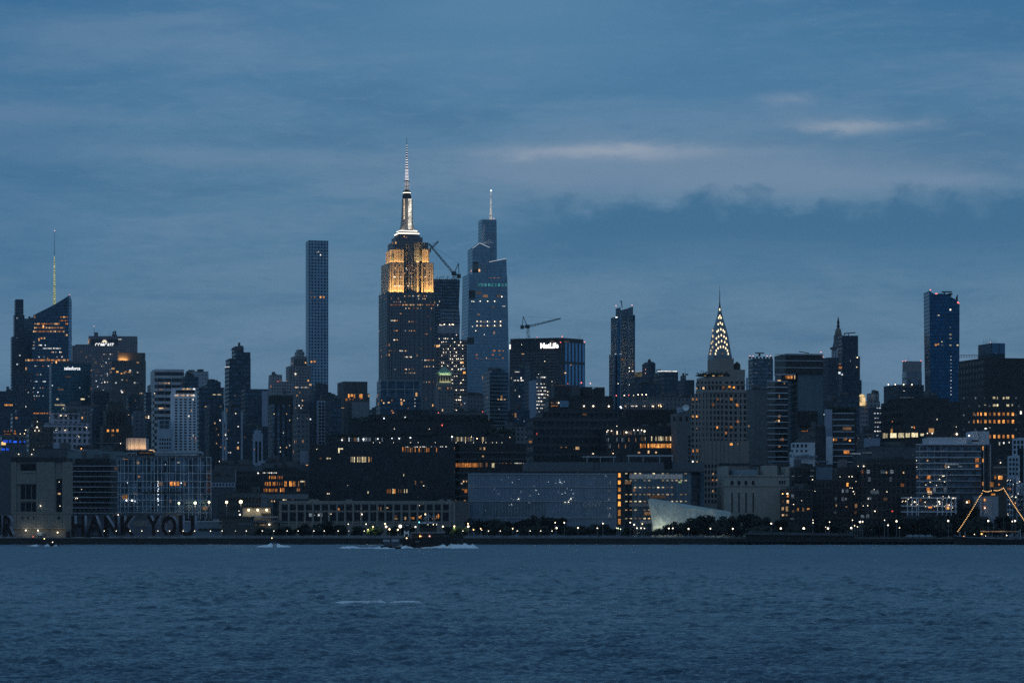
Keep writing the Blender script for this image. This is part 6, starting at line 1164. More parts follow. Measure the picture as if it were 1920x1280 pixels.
# its podium
b = Th('podium', 'white framed podium of townhouses with glittering lamps, in front of the white condominium', 'building', 1765, 1475, 0)
m_ = MB(); b.pbox(m_, 1689, 1795, 1008, 931, .4, 20); b.part('wall', m_, fac((.10, .10, .11), (.05, .06, .075), du=2.4, dv=3.4, fu=.7, fv=.7, lit=.01))
fr = MB()
for y in (932, 947, 958): b.pbox(fr, 1689, 1794, y + 2, y, -.5, .5)
for x in (1700.5, 1709, 1717.5, 1721, 1756.5, 1766, 1774, 1782.5, 1791): b.pbox(fr, x, x + 2, 966, 933, -.4, .45)
b.part('frame', fr, mat('podium_white', (.58, .62, .68), .75)); m_ = MB(); b.pbox(m_, 1826, 1872, 1008, 930, .6, 20); b.part('grey_wing', m_, mat('wing_grey', (.34, .34, .38), .85)); m_ = MB(); b.pbox(m_, 1795, 1826, 1008, 936, .6, 20); b.part('dark_link', m_, DR)
b.lits('O', [(1816, 940, 5, 7), (1846, 937, 3, 6)]); b.lits('o', [(1744, 950, 8, 5), (1726, 937, 4, 6), (1846, 951, 4, 6)]); r = random.Random(33)
for _ in range(30): b.bulb(r.choice('WcWyW'), r.uniform(1691, 1794), r.choice((931.5, 931, 934, 938, 942, 946, 950)) + r.gauss(0, 1.2), r.choice((.35, .45, .6, .8)), v=-1.2)
b.bulbs('W', [(1715, 940.5, 1.4), (1761, 940, 1.5), (1762, 944, 1.1), (1813, 941, 1.8), (1846.5, 952, 1.2)], v=-1.2)
# right edge
b = B('brick_building', 'brown brick house with bright orange windows between the white condominium and the white stepped tower', 1540, [(1862, 1888, 874)], mat('brick_right', (.085, .07, .062), .9), d=20, roof=1, rot=0)
b.lits('O', [(1875.5, 895, 9, 8), (1859.5, 907.5, 8, 11), (1862, 926.5, 9, 4)], v=-.2); b.lits('o', [(1866, 895, 4, 6), (1873, 908, 3, 4)], v=-.2); ledge(b, [(1862, 1888, 877, 874), (1862, 1888, 891, 889), (1862, 1888, 915, 913)], mat('brick_trim', (.3, .27, .25)), 'string_course'); b.bulb('W', 1876, 867, 1., v=2)
b = Th('white_stepped_tower', 'white framed apartment tower stepping up towards the right edge of the photo', 'building', 1900, 1600, 3)
ww = mat('step_white', (.52, .56, .62), .8)
for j, (x0, x1, yt, v0, nm) in enumerate(((1881, 1900, 893, 0, 'wall'), (1889, 1912, 853, 2, 'wall'), (1898, 1930, 820, 4, 'wall'), (1905, 1935, 906, -2, 'wall'))):
    m_ = MB(); b.pbox(m_, x0, x1, 1008, yt, v0, 24); b.part(nm, m_, ww)
b.windows(1882, 1899, 897, 975, 3, 8, .62, .66, v=0); b.windows(1891, 1910, 857, 892, 3, 4, .6, .6, v=2); b.windows(1899, 1920, 824, 852, 3, 3, .62, .7, v=4); b.windows(1907, 1925, 926, 975, 3, 5, .6, .6, v=-2); b.part('dark_bay', MB().box(b.u(1908.5, 3.6), b.u(1919, 3.6), 3.5, 4.1, b.h(904, 1914), b.h(840, 1914)), GLASS)
r = random.Random(8)
for _ in range(14): b.bulb('W', r.uniform(1883, 1912), r.uniform(898, 965), r.choice((.5, .6, .8)), v=-1)
b.bulbs('W', [(1904.5, 931.5, 1.2), (1876, 948, 1.), (1877, 939, .8)], v=-3); b.lits('o', [(1890, 916, 3, 5), (1894, 916, 3, 5), (1903, 944, 2.4, 9)], v=-.3)

# ================================================================== ground, water, shore
def struct(name, mb, m, kind='structure'):
    o = link(name, mb.mesh(name, m)); o['kind'] = kind; return o
struct('ground', MB().add([(-6000, 1403.2, GZ), (6000, 1403.2, GZ), (6000, 9000, GZ), (-6000, 9000, GZ)], [(0, 1, 2, 3)]), mat('asphalt', (.045, .045, .048), .9))
SW = mat('wet_stone', (.035, .033, .03), .85, 0, .5, .4)
struct('seawall', MB().box(-3000, 3000, 1400, 1403.2, -4, GZ - .25), SW)
struct('quay_edge', MB().box(-3000, 3000, 1399.8, 1405, GZ - .25, GZ + .02), mat('quay_concrete', (.16, .165, .17), .85))
rl = Th('railing', 'long pale steel railing on top of the seawall, in front of the trees', 'railing', 780, 1401.2, 0, z=GZ + .02)
x0, x1 = rl.u(205), rl.u(1366); m_ = MB(); n = int((x1 - x0) / 2)
for i in range(n): m_.box(x0 + i * 2, x0 + i * 2 + .09, 0, .09, 0, 1.1)
rl.part('post', m_, POLE)['kind'] = 'stuff'
m_ = MB()
for z in (.25, .5, .75, 1.08): m_.box(x0, x1, -.04, .0, z, z + .09)
rl.part('rail', m_, mat('rail_pale', (.34, .37, .41), .6))
# wharf on the right
pm = mat('wharf_timber', (.025, .022, .02), .9, 0, .4, .8); dk = MB()
xa, xb = PX(1364, 1388), PX(1975, 1388); dk.box(xa, xb, 1386, 1399.5, 1.2, 2.9)
for i in range(int((xb - xa) / 3)): dk.box(xa + i * 3, xa + i * 3 + .5, 1386.1, 1387, -3, 1.2)
struct('pier', dk, pm); 
wr_ = Th('wharf_shed', 'low dark wharf deck house with a long row of dim panels', 'shed', 1500, 1392, 0, z=2.9)
m_ = MB(); m_.box(wr_.u(1400), wr_.u(1602), 0, 5, 0, 1.9); wr_.part('wall', m_, pm); m_ = MB(); m_.front([(wr_.u(1396), 1.9), (wr_.u(1610), 1.0), (wr_.u(1604), 1.9), (wr_.u(1412), 3.6)], -.4, 5.4); wr_.part('roof', m_, mat('wharf_roof', (.07, .075, .08), .8, 0, .5, .5))
pn = MB()
for i in range(34): pn.box(wr_.u(1404 + i * 5.7), wr_.u(1407.5 + i * 5.7), -.5, -.2, 2.0, 2.5)
wr_.part('panel', pn, mat('panel_grey', (.16, .17, .19), .7, 0, .6, .9))['kind'] = 'stuff'

# ------------------------------------------------------------------ trees along the shore
def crown_mesh(seed, n=900, w=1., hgt=1.):
    r = random.Random(seed); m_ = MB(); lobes = [(r.gauss(0, .32), r.gauss(0, .3), r.uniform(.35, .95), r.uniform(.2, .36)) for _ in range(9)]
    for _ in range(n):
        cx, cy, cz, cr = r.choice(lobes); d = Vector((r.gauss(0, 1), r.gauss(0, 1), r.gauss(0, 1))).normalized() * cr * (r.random() ** .4)
        c = Vector(((cx + d.x) * w, (cy + d.y) * w, (cz + d.z * .8) * hgt)); s = r.uniform(.04, .085)
        a = Vector((r.gauss(0, 1), r.gauss(0, 1), r.gauss(0, .6))).normalized() * s; q_ = a.orthogonal().normalized() * s * .7
        m_.add([c - a, c + q_, c + a, c - q_], [(0, 1, 2, 3)])
    return m_.mesh('crown', LEAF)
CROWNS = [crown_mesh(50 + i, 1500, 1., 1.) for i in range(5)]
bark = mat('bark', (.05, .042, .035), .9)
def trunk_mesh(seed):
    r = random.Random(seed); m_ = MB(); m_.tube((0, 0, 0), (.02, 0, .42), .035, 7, .024)
    for i in range(5):
        a = i * 1.26 + r.random(); m_.tube((.015, 0, .3 + i * .03), (.3 * math.cos(a), .3 * math.sin(a), .62 + .06 * (i % 3)), .016, 5, .006)
    return m_.mesh('trunk', bark)
TRUNKS = [trunk_mesh(i) for i in range(3)]
def tree(px, ytop, Y, wpx, label, i, base=GZ, name='tree'):
    t = Th(name, label, 'tree', px, Y, (i * 67) % 360, z=base, group='trees along the shore')
    hgt = PZ(ytop, Y) - base; w = wpx / F * Y
    c = link('crown', CROWNS[i % 5], t.e); c.location = (0, 0, hgt * -.06); c.scale = (w * 1.0, w * 1.0, hgt * .86)
    k = link('trunk', TRUNKS[i % 3], t.e); k.scale = (hgt, hgt, hgt)
TREES = []
for grp, lb, L in (('a', 'tree of the clump beside the rubble shed', [(484, 984, 1430, 26), (505, 987, 1425, 24), (528, 984, 1440, 30), (548, 986, 1425, 28), (568, 985, 1440, 24)]),
                   ('b', 'tree of the clump before the stone terminal', [(588, 977, 1440, 30), (604, 972, 1450, 34), (624, 976, 1440, 30), (636, 982, 1430, 22), (668, 982, 1450, 26), (690, 978, 1450, 28), (706, 984, 1440, 22)]),
                   ('c', 'tree of the sparse row behind the tugboat', [(736, 984, 1440, 24), (762, 982, 1440, 26), (840, 986, 1435, 20), (868, 984, 1440, 20)]),
                   ('d', 'tree of the clump before the mesh glass block', [(907, 964, 1450, 32), (925, 968, 1440, 28), (942, 970, 1450, 26), (962, 968, 1445, 32), (984, 971, 1440, 30), (1006, 966, 1450, 28), (1026, 957, 1455, 42), (1042, 968, 1445, 26), (920, 982, 1420, 30), (952, 984, 1420, 30), (985, 984, 1420, 32), (1016, 982, 1420, 32)]),
                   ('e', 'low tree before the orange stair windows and glass wing', [(1064, 985, 1430, 26), (1086, 981, 1440, 28), (1106, 976, 1440, 30), (1128, 979, 1435, 28), (1150, 984, 1425, 24), (1178, 987, 1425, 22), (1204, 990, 1425, 22), (1230, 986, 1430, 24)]),
                   ('f', 'big tree before the crystal shed and pale stone building', [(1250, 979, 1440, 30), (1272, 973, 1445, 32), (1294, 966, 1445, 34), (1318, 963, 1445, 34), (1342, 966, 1445, 32), (1366, 962, 1450, 34), (1390, 960, 1450, 34), (1414, 959, 1450, 36), (1436, 963, 1450, 34), (1454, 972, 1440, 26), (1300, 982, 1420, 34), (1340, 982, 1420, 34), (1380, 981, 1420, 36), (1420, 980, 1420, 36), (1446, 985, 1420, 28)]),
                   ('g', 'tree in the park before the dark brick houses', [(1480, 984, 1440, 24), (1506, 986, 1430, 26), (1532, 978, 1445, 28), (1552, 970, 1450, 36), (1572, 974, 1445, 30), (1600, 984, 1430, 26), (1628, 978, 1440, 28), (1648, 974, 1445, 28), (1672, 978, 1440, 26)]),
                   ('h', 'full tree before the white podium and lit ship', [(1696, 966, 1440, 30), (1716, 961, 1445, 36), (1740, 960, 1445, 36), (1764, 964, 1440, 32), (1786, 955, 1445, 34), (1806, 946, 1450, 38), (1826, 958, 1445, 32), (1846, 963, 1445, 30), (1868, 965, 1445, 32), (1890, 966, 1445, 30), (1912, 964, 1445, 34), (1730, 980, 1420, 34), (1770, 980, 1420, 34), (1815, 978, 1420, 40), (1860, 982, 1420, 34)])):
    for i, (x, y, Y, w) in enumerate(sorted(L)): tree(x, y, Y, w, '%s %s, counted from the left' % (ORD[i], lb) if len(L) > 1 else lb, i + ord(grp))
# ------------------------------------------------------------------ lamps
ROW = [195.5, 218, 244, 266, 296, 318, 343.5, 365, 394.6, 416.5, 441.7, 462, 492, 513.5, 538.5, 559, 588.5, 608, 634, 654, 683, 868, 916, 938, 970, 994, 1014, 1035]
for i, x in enumerate(ROW):
    lamp_post('street_lamp', '%s from the left of the short curved lamps along the seawall railing' % ORD[i], 'street lamp', x, 994.8, 1404.2, (.98 if i not in (10, 19) else .55), 'W', 'curved lamps along the railing', arm=1.8)
PARK = [(653, 982, 1.3, 'W'), (686.5, 982, 1.5, 'W'), (699, 987, 2, 'y'), (690, 992, 1.2, 'y'), (722, 981.5, 2., 'y'), (724, 986.8, 2.8, 'y'), (730.3, 991.6, 2.3, 'y'), (750.5, 986.2, 4.2, 'W'), (746, 992.6, 2.2, 'y'), (779, 987.2, 2., 'W'), (830.5, 986.5, 2.1, 'y'), (852, 986.2, 2.2, 'y'), (878, 986.4, 2.7, 'W'), (877.5, 981.2, 1.5, 'y'), (887.8, 992.5, 1.7, 'o'), (901.3, 990.6, 1.3, 'y'), (903, 993, .9, 'y'), (961.3, 990.4, 1.5, 'y'), (1041, 979.2, 1.5, 'W'), (1043.7, 989.3, 2.2, 'W'), (1058, 979.5, 1.7, 'W'), (1083.7, 989, 1.8, 'W'), (1120, 989.5, 1.4, 'W'), (1130.5, 980.8, 1.6, 'W'), (1159, 990, 1.3, 'g'), (1163.5, 991.5, 1.2, 'g'), (1156, 989.3, 1., 'W'), (1181.7, 979, 1.6, 'W'), (1189, 983, 1.8, 'W'), (1204.3, 981.5, 1.4, 'y'), (1194.3, 989.5, 1.5, 'W'), (1202, 989.5, 1.6, 'W'), (1208.3, 989.8, 1.3, 'W'), (1254, 990, 1.8, 'W'), (1261.5, 989.8, 1.6, 'W'), (1291, 990.8, 2., 'W'), (1332, 990.6, 1.6, 'W'), (1374, 990.5, 1.9, 'W')]
for i, (x, y, r_, k_) in enumerate(PARK):
    near = 'left of the tugboat' if x < 760 else 'around the tugboat' if x < 910 else 'under the mesh glass block' if x < 1170 else 'under the glass wing' if x < 1240 else 'by the pale stone building'
    same = [p for p in PARK if (('left of the tugboat' if p[0] < 760 else 'around the tugboat' if p[0] < 910 else 'under the mesh glass block' if p[0] < 1170 else 'under the glass wing' if p[0] < 1240 else 'by the pale stone building') == near)]
    same.sort(); j = same.index((x, y, r_, k_))
    lit_tree = 120 if x in (699, 690, 852) else 0
    lamp_post('park_lamp', '%s from the left of the park lamps %s, glowing %s' % (ORD[j], near, {'W': 'white', 'y': 'warm', 'o': 'orange', 'g': 'greenish'}[k_]), 'park lamp', x, y, 1412, r_ * .92, k_, 'lamps in the riverside park', light=lit_tree, col=(.8, 1, .4))
RIGHT = [(1446, 981, 1.9, 'W'), (1464, 990, 2.4, 'W'), (1507, 990, 2.8, 'W'), (1552.5, 990, 2.4, 'W'), (1596, 989.2, 2.4, 'W'), (1612.5, 977.8, 2.6, 'W'), (1617.5, 977.3, 1.6, 'W'), (1555.5, 978, 1.3, 'W'), (1524.5, 979.5, 1.3, 'W'), (1524.3, 974.5, 1., 'W'), (1665, 984, 1.8, 'W'), (1681, 976.6, 2.4, 'W'), (1686.6, 989, 1.3, 'W'), (1602.5, 985, 1.2, 'W'), (1607.7, 987, 1.1, 'W'), (1778, 976, 2.2, 'W'), (1853, 976, 2.3, 'W'), (1898, 977, 1.5, 'W'), (1903.3, 976, 2.2, 'W'), (1658.5, 974.5, 1.2, 'W'), (1598.5, 974.5, 1.2, 'W'), (1548, 987.5, .9, 'W')]
RIGHT.sort()
for i, (x, y, r_, k_) in enumerate(RIGHT):
    lamp_post('park_lamp', '%s from the left of the park lamps below the brick houses and condominium' % ORD[i], 'park lamp', x, y, 1410, r_ * .92, k_, 'lamps in the dim park on the right')
# two small trees by the tugboat, lamplight put into a brighter leaf colour
LEAFL = mat('leaf_lamplit', (.12, .16, .04), .7, 0, .5, 1.5)
for x, w, lb in ((694, 22, 'small lamp-lit yellow green tree left of the tugboat'), (852, 26, 'small lamp-lit yellow green tree behind the tugboat bow')):
    t = Th('tree', lb, 'tree', x, 1413, 40, z=GZ, group='trees along the shore'); hgt = PZ(985, 1413) - GZ
    me = CROWNS[2].copy(); me.materials.clear(); me.materials.append(LEAFL)
    c = link('crown', me, t.e); c.location = (0, 0, .3); c.scale = (w / F * 1413, w / F * 1413, hgt * .85); k_ = link('trunk', TRUNKS[0], t.e); k_.scale = (hgt,) * 3
# parked cars by the wharf
carm = MB().box(-2.1, 2.1, -.85, .85, .35, .95).add([(-1.5, -.75, .95), (1.3, -.75, .95), (1.3, .75, .95), (-1.5, .75, .95), (-1.0, -.65, 1.5), (.7, -.65, 1.5), (.7, .65, 1.5), (-1.0, .65, 1.5)], [(4, 5, 6, 7), (0, 1, 5, 4), (1, 2, 6, 5), (2, 3, 7, 6), (3, 0, 4, 7)])
cb = carm.mesh('body', mat('car_paint', (.26, .29, .33), .3, .2)); cw_ = MB().tube((0, -.1, 0), (0, .1, 0), .34, 12).mesh('wheel', STEEL)
for i, x in enumerate((1706, 1717, 1729, 1741)):
    t = Th('parked_car', '%s from the left of the pale cars parked below the white podium' % ORD[i], 'car', x, 1405.5, (i % 2) * 180 + i, z=GZ + .02, group='cars parked on the wharf')
    link('body', cb, t.e)
    for wx in (-1.3, 1.3):
        for wy in (-.8, .8): o = link('wheel', cw_, t.e); o.location = (wx, wy, .34)

# ------------------------------------------------------------------ boats
hm = mat('hull_black', (.012, .011, .011), .5); wm = mat('boat_white', (.5, .52, .55), .5, 0, .1); cab = mat('deckhouse', (.03, .022, .02), .6)
def hull(t, pts, wmax, m, name='hull'):
    """pts: (px, deck py, half width fraction) stations from stern to bow; lofted down to the water"""
    m_ = MB(); n = len(pts); vs = []; fs = []
    for px, py, f in pts:
        u0, z0 = t.at(px, py, 0); w = wmax * f
        for s_ in (-1, 1): vs += [(u0, s_ * w, z0), (u0 * .985, s_ * w * .82, -.6)]
    for i in range(n - 1):
        a, b_ = i * 4, (i + 1) * 4
        fs += [(a, a + 1, b_ + 1, b_), (a + 2, b_ + 2, b_ + 3, a + 3), (a, b_, b_ + 2, a + 2)]
    fs += [(0, 2, 3, 1), ((n - 1) * 4, (n - 1) * 4 + 1, (n - 1) * 4 + 3, (n - 1) * 4 + 2)]
    return t.part(name, m_.add(vs, fs), m)
t = Th('tugboat', 'black tugboat with a white letter on its funnel and a foaming bow wave', 'tugboat', 812, 1190, 0, z=0)
hl = hull(t, [(754, 1009.5, .55), (762, 1009, .85), (790, 1008.5, 1.), (830, 1005, 1.), (850, 1002.5, .9), (862, 1001.5, .6), (869, 1001, .15)], 3.6, hm)
m_ = MB(); t.pbox(m_, 772, 833, 1010, 998.5, -2.6, 2.6); dh = t.part('deckhouse', m_, cab)
m_ = MB(); t.pbox(m_, 771, 834, 998.6, 997.6, -3, 3); t.part('deck_edge', m_, wm, dh)
m_ = MB(); t.pbox(m_, 787, 819, 997.6, 981, -1.9, 1.9); wh = t.part('wheelhouse', m_, cab)
for i in range(6): o = link('window', unit_box(GLASS, 'window'), wh); u0, z0 = t.at(790.5 + i * 5.2, 985.5, -1.9); o.location = (u0, -1.95, z0); o.scale = (.85, .1, 1.1)
m_ = MB(); t.pbox(m_, 785, 821, 981, 979.8, -2.3, 2.3); t.pbox(m_, 792, 800, 979.8, 978, -1.2, 1.2); t.pbox(m_, 805, 812, 979.8, 978.2, -1, 1); t.part('roof', m_, wm, wh)
m_ = MB(); u0, z0 = t.at(803, 979.5, 0); m_.tube((u0, 0, z0), (u0, 0, z0 + 4), .14); m_.tube((u0 - 1.6, 0, z0 + 2), (u0 + 2.2, 0, z0 + 2.6), .1); m_.tube((u0 + 1.6, 0, z0 + 2.5), (u0 + 2.6, 0, z0 + 3.4), .08); m_.tube((u0 - 2, 0, z0 + 1.3), (u0 - .4, 0, z0 + 2.9), .06); m_.box(u0 - .9, u0 + .9, -.15, .15, z0 + 3, z0 + 3.2); t.part('mast', m_, mat('pale_metal', (.42, .45, .48)))
m_ = MB(); t.pbox(m_, 757.5, 768.5, 1010, 990, -1.4, 1.4); fn = t.part('funnel', m_, hm)
m_ = MB(); t.pbox(m_, 758, 772, 989.9, 982, -1.3, 1.3); t.part('funnel_top', m_, hm, fn)
TXT(t, 'M', 757.4, 767, 1005.3, 994.3, mat('letter_white', (.8, .82, .85), .5, 0, .05), v=-1.5, bold=.03, ext=.1, parent=fn)
m_ = MB(); a = t.at(763, 984, -1.5); m_.box(a[0] - .5, a[0] + .9, -1.6, -1.4, a[1] - .25, a[1] + .15); t.part('life_raft', m_, wm)
for x, y, k_, r_ in ((762.5, 1008.2, 'y', 1.3), (787.5, 1004.6, 'o', 1.5), (790.3, 1004.8, 'p', .8), (805.5, 1004.5, 'p', 1.6), (786, 978.5, 't', 1.2), (812.5, 982.7, 'y', 1.), (802.5, 983, 'W', .6), (818.5, 983, 'W', .7), (797.5, 963.5, 'y', 1.5), (789.5, 966.5, 'W', .6)): t.bulb(k_, x, y, r_, v=-3.4, name='deck_lamp')
fd = MB()
for i in range(9): u0, z0 = t.at(766 + i * 11, 1016, 0); fd.lathe(u0, -3.6, [(.5, z0 - .25), (.5, z0 + .25)], 8)
t.part('fender', fd, mat('rubber', (.015, .015, .015), .9))
t.part('name_plate', MB().box(t.u(779), t.u(789), -3.75, -3.65, t.h(1016.5, 784), t.h(1013.5, 784)), mat('plate_grey', (.16, .16, .17), .6, 0, .8, 3.))
t = Th('workboat', 'small work boat with two pale canopies and thin masts behind the tugboat stern', 'boat', 732, 1165, 0, z=0)
hull(t, [(714, 1023, .5), (724, 1022.5, .9), (740, 1022.5, 1.), (752, 1023.5, .6)], 1.8, hm)
m_ = MB(); t.pbox(m_, 718, 731, 1015, 1011, -1.2, 1.2); t.pbox(m_, 734, 748, 1015, 1010.5, -1.2, 1.2); t.part('canopy', m_, mat('canvas_grey', (.40, .41, .44), .8)); m_ = MB(); t.pbox(m_, 720, 749, 1022.5, 1015, -1, 1); t.part('cabin', m_, mat('cabin_grey', (.09, .10, .12), .7)); m_ = MB()  # cabin in a plain dark grey
for x, y in ((712.5, 1013), (720, 1007), (728, 1006), (741, 1004), (749, 1006)): u0, z0 = t.at(x, 1022, 0); m_.tube((u0, 0, z0), (u0, 0, t.h(y, x)), .05)
t.part('mast', m_, POLE); m_ = MB(); t.pbox(m_, 735, 750, 1025, 1024.2, -1.95, -1.8); t.part('rub_rail', m_, wm)
def foam(px0, px1, py, Y, hts, wid, name, seed, gap=0.):
    """low ragged mound of white water"""
    r = random.Random(seed); nx = max(16, int((px1 - px0) * 1.5)); ny = 7; vs = []; fs = []; a, b_ = PX(px0, Y), PX(px1, Y)
    for i in range(nx + 1):
        f = i / nx; hh = 1.3 * float(np.interp(f, [p[0] for p in hts], [p[1] for p in hts]))
        for j in range(ny):
            g = j / (ny - 1) * 2 - 1; x = a + (b_ - a) * f + r.uniform(-.3, .3)
            z = hh * max(0, 1 - g ** 4) * (.55 + .75 * noise.noise(Vector((x * .55, g * 2, seed)))) + (.02 if abs(g) < .9 else -.4) - gap * (.5 + noise.noise(Vector((x * .35, g * 1.5 + 7, seed + 3.))))
            vs.append((x, Y + g * wid * (.9 + .7 * hh) + r.uniform(-.2, .2), z + r.uniform(-.08, .1) * hh))
    for i in range(nx):
        for j in range(ny - 1): fs.append((i * ny + j, (i + 1) * ny + j, (i + 1) * ny + j + 1, i * ny + j + 1))
    return struct(name, MB().add(vs, fs), FOAM, 'stuff')
FOAM = mat('foam', (.95, .96, .98), .9, 0, .15, .9)
foam(778, 897, 1026.5, 1186, [(0, .1), (.15, .35), (.4, 1.1), (.6, 1.7), (.8, 1.5), (.93, 1.2), (1, .1)], 2.6, 'bow_wave', 1)
foam(750, 776, 1024, 1183, [(0, .3), (.4, 1.2), (.7, .8), (1, .1)], 2., 'wake_foam', 2)
foam(636, 716, 1026.5, 1180, [(0, .2), (.15, .8), (.3, .8), (.5, .2), (.75, .3), (.95, .6), (1, .3)], 2., 'wake_foam', 3)
foam(702, 740, 1026.5, 1160, [(0, .2), (.5, .6), (1, .1)], 1.6, 'wake_foam', 4)
t = Th('speedboat', 'small white speedboat throwing spray, near the seawall left of the tugboat', 'boat', 512, 1255, 0, z=0)
hull(t, [(505, 1019.3, .8), (512, 1018.8, 1.), (518, 1018.2, .7), (522, 1017.8, .1)], 1.2, wm); m_ = MB(); t.pbox(m_, 509, 515, 1018.8, 1015.8, -.7, .7); t.part('cabin', m_, mat('cabin_grey', (.09, .10, .12))); m_ = MB(); u0, z0 = t.at(510, 1016, 0); m_.tube((u0, 0, z0), (u0, 0, t.h(1008.5, 510)), .05); u0, z0 = t.at(517, 1018, 0); m_.tube((u0, 0, z0), (u0, 0, t.h(1014, 517)), .04); t.part('mast', m_, POLE); t.bulb('y', 509.8, 1008, 1., v=0, name='mast_lamp')
foam(482, 512, 1022.5, 1240, [(0, .1), (.5, 1.2), (.85, 1.6), (1, .5)], 2., 'wake_foam', 5); foam(520, 546, 1022.5, 1240, [(0, 1.2), (.3, .9), (.8, .4), (1, .1)], 2., 'wake_foam', 6)
t = Th('motorboat', 'dark motorboat with one white lamp and thin wakes, below the black roofed stone building', 'boat', 95, 1290, 0, z=0)
hull(t, [(84, 1018.5, .7), (95, 1018, 1.), (104, 1018, .8), (110, 1018.5, .1)], 1.3, hm); m_ = MB(); t.pbox(m_, 90, 99, 1018, 1014.5, -.8, .8); t.part('cabin', m_, cab); t.bulb('W', 98.5, 1015.8, 1., v=-1, name='deck_lamp'); t.bulb('y', 83, 1009.2, 1.1, v=-1, name='mast_lamp'); m_ = MB(); u0, z0 = t.at(83.5, 1018, 0); m_.tube((u0 + .4, 0, z0), (u0, 0, t.h(1009.5, 83)), .05); t.part('mast', m_, POLE)
foam(54, 73, 1020.5, 1290, [(0, .1), (.7, .7), (1, .2)], 1.4, 'wake_foam', 7); foam(84, 93, 1020.5, 1286, [(0, .2), (.6, .8), (1, .2)], 1.2, 'wake_foam', 8); foam(101, 107, 1020.5, 1286, [(0, .2), (.5, .9), (1, .1)], 1.2, 'wake_foam', 9)
foam(612, 792, 1130, 367, [(0, .08), (.15, .24), (.35, .3), (.56, .3), (.6, .1), (.64, .1), (.7, .26), (.92, .3), (1, .06)], .42, 'wave_crest', 10, .05)
# lit ship at the right
t = Th('sailing_ship', 'long dark moored ship with bare masts and a lit canopy on deck', 'ship', 1850, 1375, 0, z=0)
hull(t, [(1788, 1004, .1), (1797, 1005.5, .5), (1815, 1007.2, .85), (1850, 1009, 1.), (1900, 1011, 1.), (1960, 1010, .9)], 4.2, hm)
m_ = MB(); 
for a, b_ in (((1788, 1003.4), (1815, 1006.6)), ((1815, 1006.6), (1850, 1008.4)), ((1850, 1008.4), (1900, 1010.3))): p, q_ = t.at(*a, -3.6), t.at(*b_, -3.6); m_.tube((p[0], -3.9, p[1]), (q_[0], -3.9, q_[1]), .12)
t.part('gunwale', m_, mat('rail_pale', (.34, .37, .41))); m_ = MB(); t.pbox(m_, 1842, 1910, 997, 994.8, -2, 2); t.part('canopy', m_, mat('canopy_cream', (.5, .44, .35), .8)); m_ = MB()
for x in (1843, 1860, 1878, 1896, 1909): t.pbox(m_, x, x + .8, 1010, 996, -1.9, -1.7)
t.part('canopy_post', m_, POLE); m_ = MB(); t.pbox(m_, 1912, 1914, 1012, 992, -1, -.6); t.pbox(m_, 1799, 1800.5, 1005, 996, -1, -.6); t.pbox(m_, 1809, 1810, 1006, 995, -1, -.6); t.part('deck_post', m_, mat('pale_metal', (.42, .45, .48)))
for x, y in ((1843, 918), (1881.5, 913)): t.part('mast', MB().tube((t.u(x), 0, t.h(1009, x)), (t.u(x), 0, t.h(y, x)), .3, 7, .14), mat('mast_wood', (.03, .026, .022), .7))
t.lits('w', [(1842, 995.3, 8, 1.2), (1880, 995.3, 10, 1.2)], v=-2.2, name='canopy_light'); t.lits('d', [(1862, 995.8, 30, 1.4), (1895, 995.8, 18, 1.4)], v=-2.15, name='canopy_light'); t.bulbs('o', [(1840.5, 1000.5, 1.6), (1807, 1005, .8)], v=-2.4); t.bulbs('W', [(1887.5, 1003, 1.1), (1827, 1001, .8), (1848, 1004, .7)], v=-2.4)
bulbm = emit('string_bulb', (1., .55, .2), 2.8, var=False)
ub = MB().lathe(0, 0, [(.02, -.5), (.35, -.35), (.5, 0), (.35, .35), (.02, .5)], 6).mesh('bulb', bulbm)
for (a, b_, n, lb) in (((1796, 995), (1836, 931), 22, 'long string of amber bulbs rising from the ship bow'), ((1837.5, 929), (1843, 918.8), 4, 'short string of amber bulbs just below the first mast top of the ship'), ((1843, 918.8), (1858.5, 919), 7, 'level string of amber bulbs leaving the first mast top'), ((1864, 918.4), (1881.5, 914), 8, 'slightly rising string of amber bulbs reaching the second mast top'), ((1881.5, 914), (1930, 988), 30, 'long string of amber bulbs falling from the second mast to the right edge')):
    s_ = Th('string_of_lights', lb, 'string lights', a[0], 1374, 0, z=PZ(a[1], 1374), group='strings of bulbs on the ship'); p, q_ = s_.at(*a), s_.at(*b_)
    P_ = [(p[0] + (q_[0] - p[0]) * f, 0, p[1] + (q_[1] - p[1]) * f - .5 * math.sin(math.pi * f)) for f in np.linspace(0, 1, n)]
    m_ = MB()
    for i in range(n - 1): m_.tube(P_[i], P_[i + 1], .03, 4)
    s_.part('cable', m_, STEEL)
    for i, c in enumerate(P_): o = link('bulb', ub, s_.e); o.location = (c[0], -.1, c[2] - .12); o.scale = (.34, .34, .34)
